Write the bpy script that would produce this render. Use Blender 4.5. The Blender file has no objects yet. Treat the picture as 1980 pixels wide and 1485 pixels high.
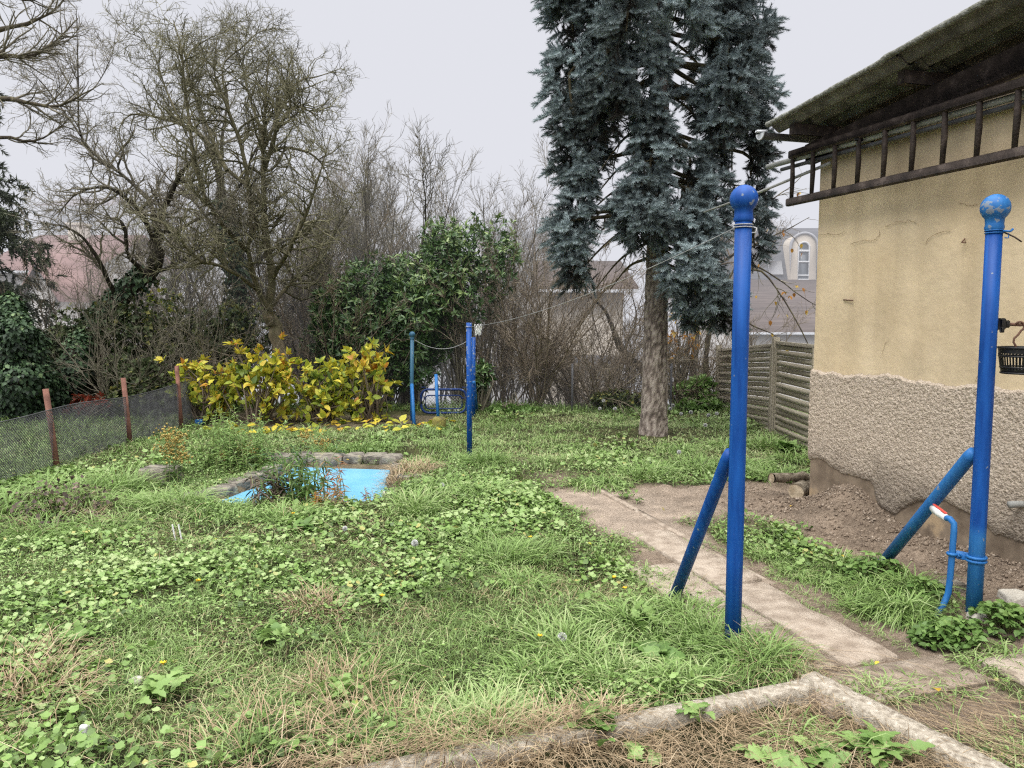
import bpy, math, random
import numpy as np
from math import radians, sin, cos, pi

rng = np.random.default_rng(7)
random.seed(7)
scn = bpy.context.scene
COL = scn.collection

# ------------------------------------------------------------------ camera maths
CAM = np.array([0.0, 0.0, 1.65])
PITCH = radians(5.0)
F = 1485.0

def at(px, py, Y):
    """point seen at photo pixel (px, py) at distance Y"""
    u, v = (px - 990) / F, (742.5 - py) / F
    d = np.array([u, cos(PITCH) + v * sin(PITCH), -sin(PITCH) + v * cos(PITCH)])
    return CAM + d * (Y / d[1])

def on_ground(px, py, z=0.0):
    u, v = (px - 990) / F, (742.5 - py) / F
    d = np.array([u, cos(PITCH) + v * sin(PITCH), -sin(PITCH) + v * cos(PITCH)])
    return CAM + d * ((z - CAM[2]) / d[2])

def A(*a):
    return np.array(a, float)

def nrm(v):
    return v / (np.linalg.norm(v, axis=-1, keepdims=True) + 1e-12)

# ------------------------------------------------------------------ numpy noise
def _h(ix, iy, s):
    n = (ix.astype(np.int64) * 374761393 + iy.astype(np.int64) * 668265263 + s * 974634777) & 0xFFFFFFFF
    n = ((n ^ (n >> 13)) * 1274126177) & 0xFFFFFFFF
    n = n ^ (n >> 16)
    return (n & 0xFFFFFF) / float(0xFFFFFF)

def vnoise(x, y, s=0):
    x = np.asarray(x, float); y = np.asarray(y, float)
    ix, iy = np.floor(x), np.floor(y)
    fx, fy = x - ix, y - iy
    fx, fy = fx * fx * (3 - 2 * fx), fy * fy * (3 - 2 * fy)
    a, b = _h(ix, iy, s), _h(ix + 1, iy, s)
    c, d = _h(ix, iy + 1, s), _h(ix + 1, iy + 1, s)
    return (a * (1 - fx) + b * fx) * (1 - fy) + (c * (1 - fx) + d * fx) * fy

def fbm(x, y, s=0, o=4):
    t, a, n = 0, 0.5, 0
    for k in range(o):
        t = t + a * vnoise(x * 2 ** k, y * 2 ** k, s + k * 17); n += a; a *= .5
    return t / n

def sstep(a, b, x):
    t = np.clip((x - a) / (b - a), 0, 1)
    return t * t * (3 - 2 * t)

# ------------------------------------------------------------------ mesh builder
class MB:
    def __init__(self):
        self.v, self.t, self.q, self.tint, self.n = [], [], [], [], 0

    def add(self, v, tris=None, quads=None, tint=0.5):
        v = np.asarray(v, float).reshape(-1, 3)
        if tris is not None and len(tris): self.t.append(np.asarray(tris, np.int64).reshape(-1, 3) + self.n)
        if quads is not None and len(quads): self.q.append(np.asarray(quads, np.int64).reshape(-1, 4) + self.n)
        tint = np.broadcast_to(np.asarray(tint, float), (len(v),)) if np.ndim(tint) == 0 else np.asarray(tint, float).reshape(-1)
        self.v.append(v); self.tint.append(tint); self.n += len(v)
        return self

    def build(self, name, mat, parent=None, smooth=False, base=None):
        v = np.concatenate(self.v); tint = np.concatenate(self.tint)
        t = np.concatenate(self.t) if self.t else np.zeros((0, 3), np.int64)
        q = np.concatenate(self.q) if self.q else np.zeros((0, 4), np.int64)
        off = np.zeros(3)
        if parent is not None:
            o = parent
            while o is not None:
                off += np.array(o.location); o = o.parent
        elif base is not None:
            off = np.array(base, float)
        v = v - off
        me = bpy.data.meshes.new(name)
        me.vertices.add(len(v)); me.vertices.foreach_set('co', v.astype(np.float32).ravel())
        nl = len(t) * 3 + len(q) * 4
        me.loops.add(nl); me.polygons.add(len(t) + len(q))
        me.loops.foreach_set('vertex_index', np.concatenate([t.ravel(), q.ravel()]).astype(np.int32))
        st = np.concatenate([np.arange(len(t)) * 3, len(t) * 3 + np.arange(len(q)) * 4]).astype(np.int32)
        me.polygons.foreach_set('loop_start', st)
        if smooth: me.polygons.foreach_set('use_smooth', np.ones(len(t) + len(q), bool))
        at_ = me.attributes.new('tint', 'FLOAT', 'POINT'); at_.data.foreach_set('value', tint.astype(np.float32))
        me.update(calc_edges=True); me.validate()
        me.materials.append(mat)
        ob = bpy.data.objects.new(name, me); COL.objects.link(ob)
        if parent is not None: ob.parent = parent
        elif base is not None: ob.location = tuple(base)
        return ob

    # --- shapes
    def box(self, c, size, ax=None, tint=.5):
        c = np.asarray(c, float); s = np.asarray(size, float) / 2
        ax = np.eye(3) if ax is None else np.asarray(ax, float)
        k = np.array([[-1, -1, -1], [1, -1, -1], [1, 1, -1], [-1, 1, -1], [-1, -1, 1], [1, -1, 1], [1, 1, 1], [-1, 1, 1]], float) * s
        self.add(c + k @ ax, quads=[[0, 3, 2, 1], [4, 5, 6, 7], [0, 1, 5, 4], [1, 2, 6, 5], [2, 3, 7, 6], [3, 0, 4, 7]], tint=tint)
        return self

    def bbox(self, c, size, ax=None, bev=.006, tint=.5):
        """box with chamfered edges"""
        c = np.asarray(c, float); s = np.asarray(size, float) / 2
        ax = np.eye(3) if ax is None else np.asarray(ax, float)
        b = min(bev, *(s * .45)); pts, keys = [], {}
        for i in (-1, 1):
            for j in (-1, 1):
                for k in (-1, 1):
                    for m in range(3):
                        q = np.array([i, j, k]) * (s - b); q[m] = (i, j, k)[m] * s[m]
                        keys[(i, j, k, m)] = len(pts); pts.append(q)
        quads, tris = [], []
        for m in range(3):
            a, d = [x for x in range(3) if x != m]
            for sg in (-1, 1):
                f = []
                for (e, g) in ((-1, -1), (1, -1), (1, 1), (-1, 1)):
                    q = [0, 0, 0]; q[m] = sg; q[a] = e; q[d] = g; f.append(keys[(*q, m)])
                quads.append(f)
            for e in (-1, 1):
                for g in (-1, 1):
                    q1 = [0, 0, 0]; q1[a] = e; q1[d] = g; q1[m] = -1
                    q2 = list(q1); q2[m] = 1
                    quads.append([keys[(*q1, a)], keys[(*q2, a)], keys[(*q2, d)], keys[(*q1, d)]])
        for i in (-1, 1):
            for j in (-1, 1):
                for k in (-1, 1):
                    tris.append([keys[(i, j, k, 0)], keys[(i, j, k, 1)], keys[(i, j, k, 2)]])
        self.add(c + np.array(pts) @ ax, tris=tris, quads=quads, tint=tint)
        return self

    def bar(self, p, q, w, h, up=(0, 0, 1), tint=.5, bev=.004):
        p, q = np.asarray(p, float), np.asarray(q, float)
        x = nrm(q - p); y = nrm(np.cross(np.asarray(up, float), x)); z = np.cross(x, y)
        return self.bbox((p + q) / 2, (np.linalg.norm(q - p), w, h), np.array([x, y, z]), bev, tint)

    def tubes(self, P, R, S=5, tint=.5):
        """batch of tubes. P (B,N,3), R (B,N)"""
        P = np.asarray(P, float); R = np.asarray(R, float)
        B, N, _ = P.shape
        if B == 0: return self
        T = np.empty_like(P); T[:, 1:-1] = P[:, 2:] - P[:, :-2]; T[:, 0] = P[:, 1] - P[:, 0]; T[:, -1] = P[:, -1] - P[:, -2]
        T = nrm(T)
        m = nrm(P[:, -1] - P[:, 0]); ref = np.where(np.abs(m[:, 2:3]) < .75, A(0, 0, 1), A(.92, .39, 0))[:, None, :]
        a = nrm(np.cross(T, ref)); b = np.cross(T, a)
        th = np.arange(S) * 2 * pi / S
        V = P[:, :, None] + R[:, :, None, None] * (np.cos(th)[None, None, :, None] * a[:, :, None] + np.sin(th)[None, None, :, None] * b[:, :, None])
        i = np.arange(N - 1)[:, None] * S; j = np.arange(S)[None]; j2 = (j + 1) % S
        q = np.stack([i + j, i + j2, i + S + j2, i + S + j], -1).reshape(-1, 4)
        Q = (np.arange(B) * N * S)[:, None, None] + q[None]
        t = np.asarray(tint, float)
        if t.ndim == 0: t = np.full(B * N * S, float(t))
        elif t.ndim == 1: t = np.repeat(t, N * S)
        else: t = np.repeat(t.reshape(-1), S)
        self.add(V.reshape(-1, 3), quads=Q.reshape(-1, 4), tint=t)
        return self

    def tube(self, pts, r, S=10, tint=.5, cap=True):
        P = np.asarray(pts, float); R = np.broadcast_to(np.asarray(r, float), (len(P),)).copy()
        if cap:
            P = np.concatenate([P[:1], P, P[-1:]]); e = nrm(P[2] - P[1]) * 1e-5; e2 = nrm(P[-2] - P[-3]) * 1e-5
            P[0] -= e; P[-1] += e2; R = np.concatenate([[1e-5], R, [1e-5]])
        return self.tubes(P[None], R[None], S, tint)

    def inst(self, V, Fc, pos, Rm, scale, tint=.5, vt=None):
        """copies of a template. Rm (B,3,3) rows are the axes"""
        V = np.asarray(V, float); Fc = np.asarray(Fc, np.int64)
        B = len(pos)
        if B == 0: return self
        sc = np.asarray(scale, float); sc = np.broadcast_to(sc.reshape(len(sc), -1) if sc.ndim else sc, (B, 3) if sc.ndim else (B, 3))
        L = V[None] * sc[:, None, :]
        W = np.einsum('bvi,bij->bvj', L, Rm) + np.asarray(pos)[:, None, :]
        f = (np.arange(B) * len(V))[:, None, None] + Fc[None]
        t = np.broadcast_to(np.asarray(tint, float).reshape(-1, 1), (B, len(V))) + (0 if vt is None else np.asarray(vt)[None])
        f = f.reshape(-1, Fc.shape[1])
        self.add(W.reshape(-1, 3), tris=f if Fc.shape[1] == 3 else None, quads=f if Fc.shape[1] == 4 else None, tint=t.reshape(-1))
        return self

    def lathe(self, prof, c, S=20, tint=.5, ax=None):
        prof = np.asarray(prof, float); th = np.arange(S) * 2 * pi / S; ax = np.eye(3) if ax is None else ax
        r = np.maximum(prof[:, 0], 1e-5)
        V = np.stack([r[:, None] * np.cos(th), r[:, None] * np.sin(th), np.repeat(prof[:, 1:2], S, 1)], -1).reshape(-1, 3) @ ax + np.asarray(c, float)
        i = np.arange(len(prof) - 1)[:, None] * S; j = np.arange(S)[None]; j2 = (j + 1) % S
        self.add(V, quads=np.stack([i + j, i + j2, i + S + j2, i + S + j], -1).reshape(-1, 4), tint=tint)
        return self

def frames(d, up=None, roll=None):
    """rotation matrices (rows x=d, y, z) for direction d"""
    d = nrm(np.asarray(d, float)); B = len(d)
    up = np.tile(A(0, 0, 1), (B, 1)) if up is None else np.broadcast_to(up, (B, 3))
    y = np.cross(up, d); bad = np.linalg.norm(y, axis=1) < 1e-4
    y[bad] = A(1, 0, 0); y = nrm(y); z = np.cross(d, y)
    if roll is not None:
        c, s = np.cos(roll)[:, None], np.sin(roll)[:, None]
        y, z = c * y + s * z, -s * y + c * z
    return np.stack([d, y, z], 1)

def rand_dir(n):
    return nrm(rng.normal(size=(n, 3)))

def resample(pts, n):
    pts = np.asarray(pts, float)
    # Catmull-Rom through the points
    q = np.concatenate([[2 * pts[0] - pts[1]], pts, [2 * pts[-1] - pts[-2]]]); out = []
    m = len(pts) - 1
    for t in np.linspace(0, m, n):
        i = min(int(t), m - 1); f = t - i; p0, p1, p2, p3 = q[i:i + 4]
        out.append(.5 * (2 * p1 + (p2 - p0) * f + (2 * p0 - 5 * p1 + 4 * p2 - p3) * f * f + (3 * p1 - p0 - 3 * p2 + p3) * f ** 3))
    return np.array(out)

# ------------------------------------------------------------------ materials
def material(name, cols, src='tint', scale=6.0, rough=.8, bump=0.0, bscale=40.0, trans=0.0, spec=.3, mix=0.0, mscale=2.0, stretch=(1, 1, 1), detail=6, tcol=None, coat=0.0):
    """cols: [(pos, rgb)] ramp. src tint | noise. mix: weight of a world-space noise in the ramp factor."""
    m = bpy.data.materials.new(name); m.use_nodes = True
    nt = m.node_tree; N, L = nt.nodes, nt.links
    N.clear()
    out = N.new('ShaderNodeOutputMaterial'); bs = N.new('ShaderNodeBsdfPrincipled')
    geo = N.new('ShaderNodeNewGeometry'); mp = N.new('ShaderNodeMapping'); mp.inputs['Scale'].default_value = stretch
    L.new(geo.outputs['Position'], mp.inputs['Vector'])
    ramp = N.new('ShaderNodeValToRGB')
    while len(ramp.color_ramp.elements) < len(cols): ramp.color_ramp.elements.new(.5)
    for e, (p, c) in zip(ramp.color_ramp.elements, cols):
        e.position = p; e.color = (*c, 1)
    nz = N.new('ShaderNodeTexNoise'); nz.inputs['Scale'].default_value = scale if src == 'noise' else mscale; nz.inputs['Detail'].default_value = detail
    L.new(mp.outputs['Vector'], nz.inputs['Vector'])
    if src == 'tint':
        a = N.new('ShaderNodeAttribute'); a.attribute_name = 'tint'
        if mix > 0:
            k = N.new('ShaderNodeMath'); k.operation = 'MULTIPLY_ADD'; k.inputs[1].default_value = mix; 
            sub = N.new('ShaderNodeMath'); sub.operation = 'SUBTRACT'; sub.inputs[1].default_value = .5
            L.new(nz.outputs['Fac'], sub.inputs[0]); L.new(sub.outputs[0], k.inputs[0]); L.new(a.outputs['Fac'], k.inputs[2])
            L.new(k.outputs[0], ramp.inputs['Fac'])
        else: L.new(a.outputs['Fac'], ramp.inputs['Fac'])
    else:
        mr = N.new('ShaderNodeMapRange'); mr.inputs['From Min'].default_value = .28; mr.inputs['From Max'].default_value = .72
        L.new(nz.outputs['Fac'], mr.inputs['Value']); L.new(mr.outputs[0], ramp.inputs['Fac'])
    L.new(ramp.outputs['Color'], bs.inputs['Base Color'])
    bs.inputs['Roughness'].default_value = rough; bs.inputs['Specular IOR Level'].default_value = spec
    if coat: bs.inputs['Coat Weight'].default_value = coat; bs.inputs['Coat Roughness'].default_value = .25
    if bump > 0:
        n2 = N.new('ShaderNodeTexNoise'); n2.inputs['Scale'].default_value = bscale; n2.inputs['Detail'].default_value = 5
        L.new(mp.outputs['Vector'], n2.inputs['Vector'])
        bp = N.new('ShaderNodeBump'); bp.inputs['Strength'].default_value = bump; bp.inputs['Distance'].default_value = .02
        L.new(n2.outputs['Fac'], bp.inputs['Height']); L.new(bp.outputs['Normal'], bs.inputs['Normal'])
    if trans > 0:
        tr = N.new('ShaderNodeBsdfTranslucent'); ms = N.new('ShaderNodeMixShader'); ms.inputs[0].default_value = trans
        if tcol:
            tr.inputs['Color'].default_value = (*tcol, 1)
        else: L.new(ramp.outputs['Color'], tr.inputs['Color'])
        L.new(bs.outputs[0], ms.inputs[1]); L.new(tr.outputs[0], ms.inputs[2]); L.new(ms.outputs[0], out.inputs['Surface'])
    else: L.new(bs.outputs[0], out.inputs['Surface'])
    return m

def flat(name, rgb, var=.25, **k):
    r = np.array(rgb)
    return material(name, [(0, tuple(r * (1 - var))), (1, tuple(np.minimum(r * (1 + var), 1)))], src='noise', **k)

M = {}
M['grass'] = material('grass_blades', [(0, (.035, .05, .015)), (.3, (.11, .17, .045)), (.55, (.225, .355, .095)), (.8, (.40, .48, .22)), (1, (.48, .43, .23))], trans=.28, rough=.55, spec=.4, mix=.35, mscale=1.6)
M['leaf'] = material('ground_leaves', [(0, (.035, .06, .016)), (.33, (.095, .16, .035)), (.62, (.215, .345, .085)), (.9, (.41, .49, .23)), (1, (.42, .40, .13))], trans=.2, rough=.5, spec=.5, mix=.35, mscale=1.8)
M['straw'] = material('dry_straw', [(0, (.11, .075, .045)), (.4, (.27, .195, .115)), (.75, (.42, .32, .20)), (1, (.55, .45, .31))], rough=.8, trans=.1)
M['soilgreen'] = None
M['yellow_leaf'] = material('yellow_leaves', [(0, (.02, .035, .008)), (.22, (.10, .16, .025)), (.45, (.34, .41, .05)), (.72, (.70, .60, .07)), (1, (.46, .20, .03))], trans=.3, rough=.5, spec=.4)
M['laurel'] = material('laurel_leaves', [(0, (.012, .024, .010)), (.45, (.045, .10, .03)), (.75, (.11, .19, .065)), (1, (.27, .36, .12))], rough=.38, spec=.55, trans=.1)
M['dark_leaf'] = material('dark_leaves', [(0, (.016, .022, .011)), (.45, (.052, .075, .031)), (.8, (.12, .15, .06)), (1, (.28, .26, .07))], rough=.6, trans=.12)
M['ivy'] = material('ivy_leaves', [(0, (.010, .017, .010)), (.5, (.034, .066, .029)), (.85, (.085, .145, .065)), (1, (.16, .23, .10))], rough=.55, spec=.3)
M['weed'] = material('weed_leaves', [(0, (.035, .06, .015)), (.5, (.13, .235, .055)), (1, (.32, .45, .15))], rough=.5, trans=.25, spec=.4)
M['red_leaf'] = material('red_leaves', [(0, (.06, .015, .01)), (1, (.32, .06, .03))], rough=.6, trans=.2)
M['orange_leaf'] = material('orange_leaves', [(0, (.30, .12, .02)), (.5, (.55, .27, .04)), (1, (.58, .45, .08))], rough=.6, trans=.3)
M['brown_leaf'] = material('withered_leaves', [(0, (.04, .03, .025)), (.5, (.10, .075, .06)), (1, (.20, .15, .11))], rough=.8)
M['goldenrod'] = material('golden_flowers', [(0, (.26, .19, .05)), (1, (.55, .42, .13))], rough=.7, trans=.2)
M['spruce'] = material('spruce_needles', [(0, (.034, .028, .021)), (.22, (.085, .104, .098)), (.55, (.235, .29, .295)), (1, (.48, .57, .58))], rough=.6, spec=.25)
M['conifer'] = material('dark_conifer_needles', [(0, (.02, .026, .015)), (.5, (.08, .10, .06)), (1, (.20, .225, .135))], rough=.7)
M['lichen_twig'] = material('lichen_twigs', [(0, (.05, .04, .025)), (.5, (.13, .11, .06)), (1, (.20, .20, .08))], rough=.9)
M['twig'] = material('bare_twigs', [(0, (.05, .044, .032)), (.5, (.185, .165, .12)), (1, (.35, .32, .245))], rough=.9, mix=.5, mscale=3)
M['twig_green'] = material('mossy_twigs', [(0, (.04, .037, .021)), (.5, (.13, .12, .07)), (1, (.27, .255, .155))], rough=.9, mix=.6, mscale=3)
M['twig_brown'] = material('brown_twigs', [(0, (.07, .054, .038)), (.5, (.20, .16, .115)), (1, (.37, .31, .235))], rough=.9, mix=.5, mscale=3)
M['bark'] = material('tree_bark', [(0, (.025, .02, .015)), (.45, (.085, .07, .05)), (.75, (.13, .115, .06)), (1, (.24, .20, .15))], src='noise', scale=14, rough=.95, bump=.9, bscale=45, stretch=(1, 1, .35))
M['applebark'] = material('mossy_apple_bark', [(0, (.03, .027, .017)), (.35, (.105, .095, .052)), (.65, (.22, .18, .115)), (1, (.42, .35, .25))], src='tint', mix=.9, mscale=12, rough=.95, bump=.9, bscale=45, stretch=(1, 1, .3))
M['ivybark'] = material('dark_bark', [(0, (.015, .013, .01)), (.6, (.05, .042, .03)), (1, (.10, .10, .05))], src='noise', scale=14, rough=.95, bump=.9, bscale=40, stretch=(1, 1, .4))
M['spruce_bark'] = material('spruce_bark', [(0, (.06, .048, .04)), (.3, (.20, .16, .135)), (.65, (.37, .315, .27)), (1, (.52, .46, .41))], src='tint', mix=.6, mscale=22, rough=.95, bump=.8, bscale=60, stretch=(1, 1, .5))
M['rust'] = flat('rusty_steel', (.20, .095, .07), .45, scale=9, rough=.85, bump=.3, bscale=60)
M['netting'] = flat('dark_netting', (.085, .085, .09), .4, rough=.6)
M['wire'] = flat('galvanised_wire', (.36, .36, .36), .2, rough=.5)
M['fence_wood'] = material('weathered_boards', [(0, (.20, .17, .13)), (.5, (.34, .30, .225)), (1, (.47, .42, .33))], src='tint', mix=.55, mscale=14, rough=.9, bump=.5, bscale=50, stretch=(1, .25, 1.6))
M['dark_wood'] = material('dark_brown_wood', [(0, (.018, .013, .010)), (.6, (.05, .036, .029)), (1, (.11, .085, .07))], src='noise', scale=10, rough=.7, bump=.4, bscale=50, stretch=(1, 1, 1))
M['roofsheet'] = material('corrugated_fibre_cement', [(0, (.07, .067, .06)), (.5, (.14, .132, .118)), (1, (.23, .222, .20))], src='noise', scale=7, rough=.95, bump=.6, bscale=60)
M['mossmetal'] = material('lichened_edge', [(0, (.10, .10, .06)), (.5, (.20, .20, .17)), (1, (.36, .36, .33))], src='noise', scale=25, rough=.95, bump=.9, bscale=70)
M['gutter'] = flat('zinc_gutter', (.085, .085, .09), .3, rough=.55)
M['zinc_end'] = flat('pale_zinc', (.55, .56, .58), .1, rough=.5)
M['grey_pipe'] = flat('grey_plastic_pipe', (.30, .30, .28), .25, rough=.6)
M['concrete'] = material('kerb_concrete', [(0, (.20, .165, .125)), (.45, (.36, .315, .25)), (.75, (.45, .40, .325)), (1, (.58, .53, .45))], src='noise', scale=42, rough=.95, bump=.5, bscale=160, detail=9)
M['stone'] = material('pond_stone', [(0, (.05, .045, .038)), (.45, (.17, .15, .125)), (.75, (.27, .25, .20)), (1, (.24, .23, .10))], src='noise', scale=9, rough=.95, bump=.9, bscale=45)
M['pale_stone'] = flat('pale_stone', (.46, .43, .37), .2, scale=12, rough=.9, bump=.5)
M['moss_stone'] = material('mossy_concrete', [(0, (.11, .10, .05)), (.5, (.22, .19, .05)), (1, (.30, .29, .10))], src='noise', scale=14, rough=.95, bump=.8)
M['black_plastic'] = flat('black_plastic', (.018, .018, .019), .2, rough=.45)
M['rusty_hook'] = flat('rusty_hook', (.14, .075, .05), .4, scale=40, rough=.8)
M['white_plastic'] = flat('white_plastic', (.72, .72, .70), .08, rough=.5)
M['red_plastic'] = flat('red_plastic', (.55, .06, .04), .1, rough=.5)
M['log_bark'] = material('log_bark', [(0, (.06, .045, .03)), (.5, (.17, .14, .10)), (1, (.30, .26, .20))], src='noise', scale=18, rough=.95, bump=.8)
M['log_end'] = material('cut_log', [(0, (.25, .19, .12)), (1, (.50, .42, .30))], src='noise', scale=20, rough=.9, bump=.4)
M['seed'] = flat('seed_fluff', (.78, .78, .76), .08, rough=.9)
M['stem'] = flat('green_stem', (.22, .25, .10), .3, rough=.7)
M['redstem'] = material('red_stem_leaves', [(0, (.28, .05, .05)), (.5, (.42, .17, .10)), (1, (.45, .40, .10))], rough=.6, trans=.2)

# house colours, muted in the base colour to stand in for haze
M['cream'] = flat('cream_render', (.62, .55, .46), .08, scale=.8, rough=.9)
M['cream_pale'] = flat('pale_render', (.66, .63, .59), .07, scale=.6, rough=.9)
M['slate'] = material('slate_courses', [(0, (.07, .07, .078)), (.5, (.11, .11, .12)), (1, (.16, .16, .17))], src='noise', scale=1.6, rough=.75, stretch=(.5, .5, 14))
M['brownroof'] = material('brown_tile_courses', [(0, (.09, .065, .055)), (.5, (.13, .098, .085)), (1, (.18, .14, .12))], src='noise', scale=1.6, rough=.85, stretch=(.5, .5, 14))
M['redroof'] = material('red_tile_courses', [(0, (.20, .115, .10)), (.5, (.27, .16, .14)), (1, (.34, .21, .19))], src='noise', scale=1.4, rough=.85, stretch=(.5, .5, 12))
M['greyroof'] = flat('pale_grey_roof', (.42, .42, .44), .1, rough=.8)
M['pane'] = flat('window_glass', (.10, .115, .13), .3, scale=.7, rough=.12, spec=.6)
M['winframe'] = flat('white_window_frame', (.70, .70, .70), .05, rough=.5)

def paint(name, cols_hi, cols_lo=None, zcut=None, chips=.63):
    """glossy blue pole paint with chips and, below zcut, an older paler coat"""
    m = bpy.data.materials.new(name); m.use_nodes = True
    nt = m.node_tree; N, L = nt.nodes, nt.links; bs = N['Principled BSDF']
    geo = N.new('ShaderNodeNewGeometry')
    mpz = N.new('ShaderNodeMapping'); mpz.inputs['Scale'].default_value = (5, 5, .45); L.new(geo.outputs['Position'], mpz.inputs['Vector'])
    n1 = N.new('ShaderNodeTexNoise'); n1.inputs['Scale'].default_value = 7; n1.inputs['Detail'].default_value = 6; L.new(mpz.outputs[0], n1.inputs['Vector'])
    def ramp2(a, b):
        r = N.new('ShaderNodeValToRGB'); r.color_ramp.elements[0].position = .35; r.color_ramp.elements[1].position = .7
        r.color_ramp.elements[0].color = (*a, 1); r.color_ramp.elements[1].color = (*b, 1); L.new(n1.outputs['Fac'], r.inputs['Fac']); return r.outputs['Color']
    col = ramp2(*cols_hi)
    if cols_lo:
        sep = N.new('ShaderNodeSeparateXYZ'); L.new(geo.outputs['Position'], sep.inputs[0])
        add = N.new('ShaderNodeMath'); add.operation = 'MULTIPLY_ADD'; add.inputs[1].default_value = .06; L.new(n1.outputs['Fac'], add.inputs[0]); L.new(sep.outputs['Z'], add.inputs[2])
        mr = N.new('ShaderNodeMapRange'); mr.inputs['From Min'].default_value = zcut - .02; mr.inputs['From Max'].default_value = zcut + .05
        L.new(add.outputs[0], mr.inputs['Value'])
        mx = N.new('ShaderNodeMix'); mx.data_type = 'RGBA'; L.new(mr.outputs[0], mx.inputs[0]); L.new(ramp2(*cols_lo), mx.inputs[6]); L.new(col, mx.inputs[7]); col = mx.outputs[2]
    n2 = N.new('ShaderNodeTexNoise'); n2.inputs['Scale'].default_value = 28; n2.inputs['Detail'].default_value = 8; L.new(geo.outputs['Position'], n2.inputs['Vector'])
    r2 = N.new('ShaderNodeValToRGB'); r2.color_ramp.elements[0].position = chips; r2.color_ramp.elements[1].position = chips + .03
    L.new(n2.outputs['Fac'], r2.inputs['Fac'])
    mx = N.new('ShaderNodeMix'); mx.data_type = 'RGBA'; L.new(r2.outputs['Color'], mx.inputs[0]); L.new(col, mx.inputs[6]); mx.inputs[7].default_value = (.20, .24, .30, 1)
    L.new(mx.outputs[2], bs.inputs['Base Color'])
    mr = N.new('ShaderNodeMapRange'); bs.inputs['Specular IOR Level'].default_value = .3; mr.inputs['To Min'].default_value = .38; mr.inputs['To Max'].default_value = .62; L.new(n1.outputs['Fac'], mr.inputs['Value']); L.new(mr.outputs[0], bs.inputs['Roughness'])
    bp = N.new('ShaderNodeBump'); bp.inputs['Strength'].default_value = .25; bp.inputs['Distance'].default_value = .004; L.new(n2.outputs['Fac'], bp.inputs['Height']); L.new(bp.outputs[0], bs.inputs['Normal'])
    return m

DEEP = ((.002, .048, .235), (.006, .088, .36)); MID = ((.015, .12, .36), (.03, .17, .43))
M['blue'] = paint('blue_gloss_paint', DEEP, None, None, .715)
M['blue_two'] = paint('blue_paint_two_coats', DEEP, MID, .52, .69)
M['blue_mid'] = paint('mid_blue_paint', MID, None, None, .68)
M['blue_ball'] = paint('flaking_blue_paint', MID, None, None, .58)
M['blue_ball2'] = paint('blue_ball_paint', ((.004, .055, .27), (.01, .09, .36)), None, None, .66)
M['teal'] = paint('faded_teal_paint', ((.03, .10, .17), (.055, .15, .23)), ((.02, .12, .40), (.03, .16, .45)), .52, .66)
M['blue_worn'] = paint('worn_blue_paint', DEEP, None, None, .60)

def tag(o, label, cat, group=None, kind=None):
    if label: o['label'] = label
    if cat: o['category'] = cat
    if group: o['group'] = group
    if kind: o['kind'] = kind
    return o

def thing(name, loc, label, cat, group=None):
    o = bpy.data.objects.new(name, None); COL.objects.link(o); o.location = tuple(float(x) for x in loc); o.empty_display_size = .1
    return tag(o, label, cat, group)

# ------------------------------------------------------------------ layout of the plot
WC = A(2.66, 6.76); WU = A(.284, -.9588); WN = A(-.9588, -.284)      # wall corner, run towards the camera, outward normal
def wp(s, z, o=0.0):
    p = WC + s * WU + o * WN
    return A(p[0], p[1], z)
PA = A(.92, 7.06); PD = A(.293, -.956); PL = A(-.956, -.293)         # kerb line of the path
def path_q(x, y): return (x - PA[0]) * PL[0] + (y - PA[1]) * PL[1]
def path_r(x, y): return (x - PA[0]) * PD[0] + (y - PA[1]) * PD[1]
def wall_d(x, y): return (x - WC[0]) * WN[0] + (y - WC[1]) * WN[1]
def wall_s(x, y): return (x - WC[0]) * WU[0] + (y - WC[1]) * WU[1]
KC = A(1.36, 3.27); KL = A(-.75, 2.52); KR = A(1.86, 2.35)           # corner of the kerb and its two ends
POND = np.array([(-2.72, 6.78), (-1.35, 6.78), (-1.2, 7.1), (-1.27, 7.55), (-1.36, 7.9), (-1.36, 8.36), (-2.42, 8.52), (-2.45, 8.0), (-2.5, 7.6), (-2.62, 7.1)])

def poly_dist(x, y, poly):
    """signed distance, negative inside"""
    x = np.asarray(x, float); y = np.asarray(y, float)
    d = np.full(x.shape, 1e9); ins = np.zeros(x.shape, bool)
    n = len(poly)
    for i in range(n):
        a, b = poly[i], poly[(i + 1) % n]; e = b - a
        t = np.clip(((x - a[0]) * e[0] + (y - a[1]) * e[1]) / (e @ e), 0, 1)
        d = np.minimum(d, np.hypot(x - a[0] - t * e[0], y - a[1] - t * e[1]))
        c = ((a[1] > y) != (b[1] > y)) & (x < (b[0] - a[0]) * (y - a[1]) / (b[1] - a[1] + 1e-12) + a[0])
        ins ^= c
    return np.where(ins, -d, d)

def kerb_side(x, y):
    """> 0 inside the straw bed in the corner of the kerb"""
    e1 = KL - KC; n1 = A(-e1[1], e1[0]) / np.linalg.norm(e1)     # towards camera side
    e2 = KR - KC; n2 = A(e2[1], -e2[0]) / np.linalg.norm(e2)
    d1 = (x - KC[0]) * n1[0] + (y - KC[1]) * n1[1]
    d2 = (x - KC[0]) * n2[0] + (y - KC[1]) * n2[1]
    return d1, d2

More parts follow.
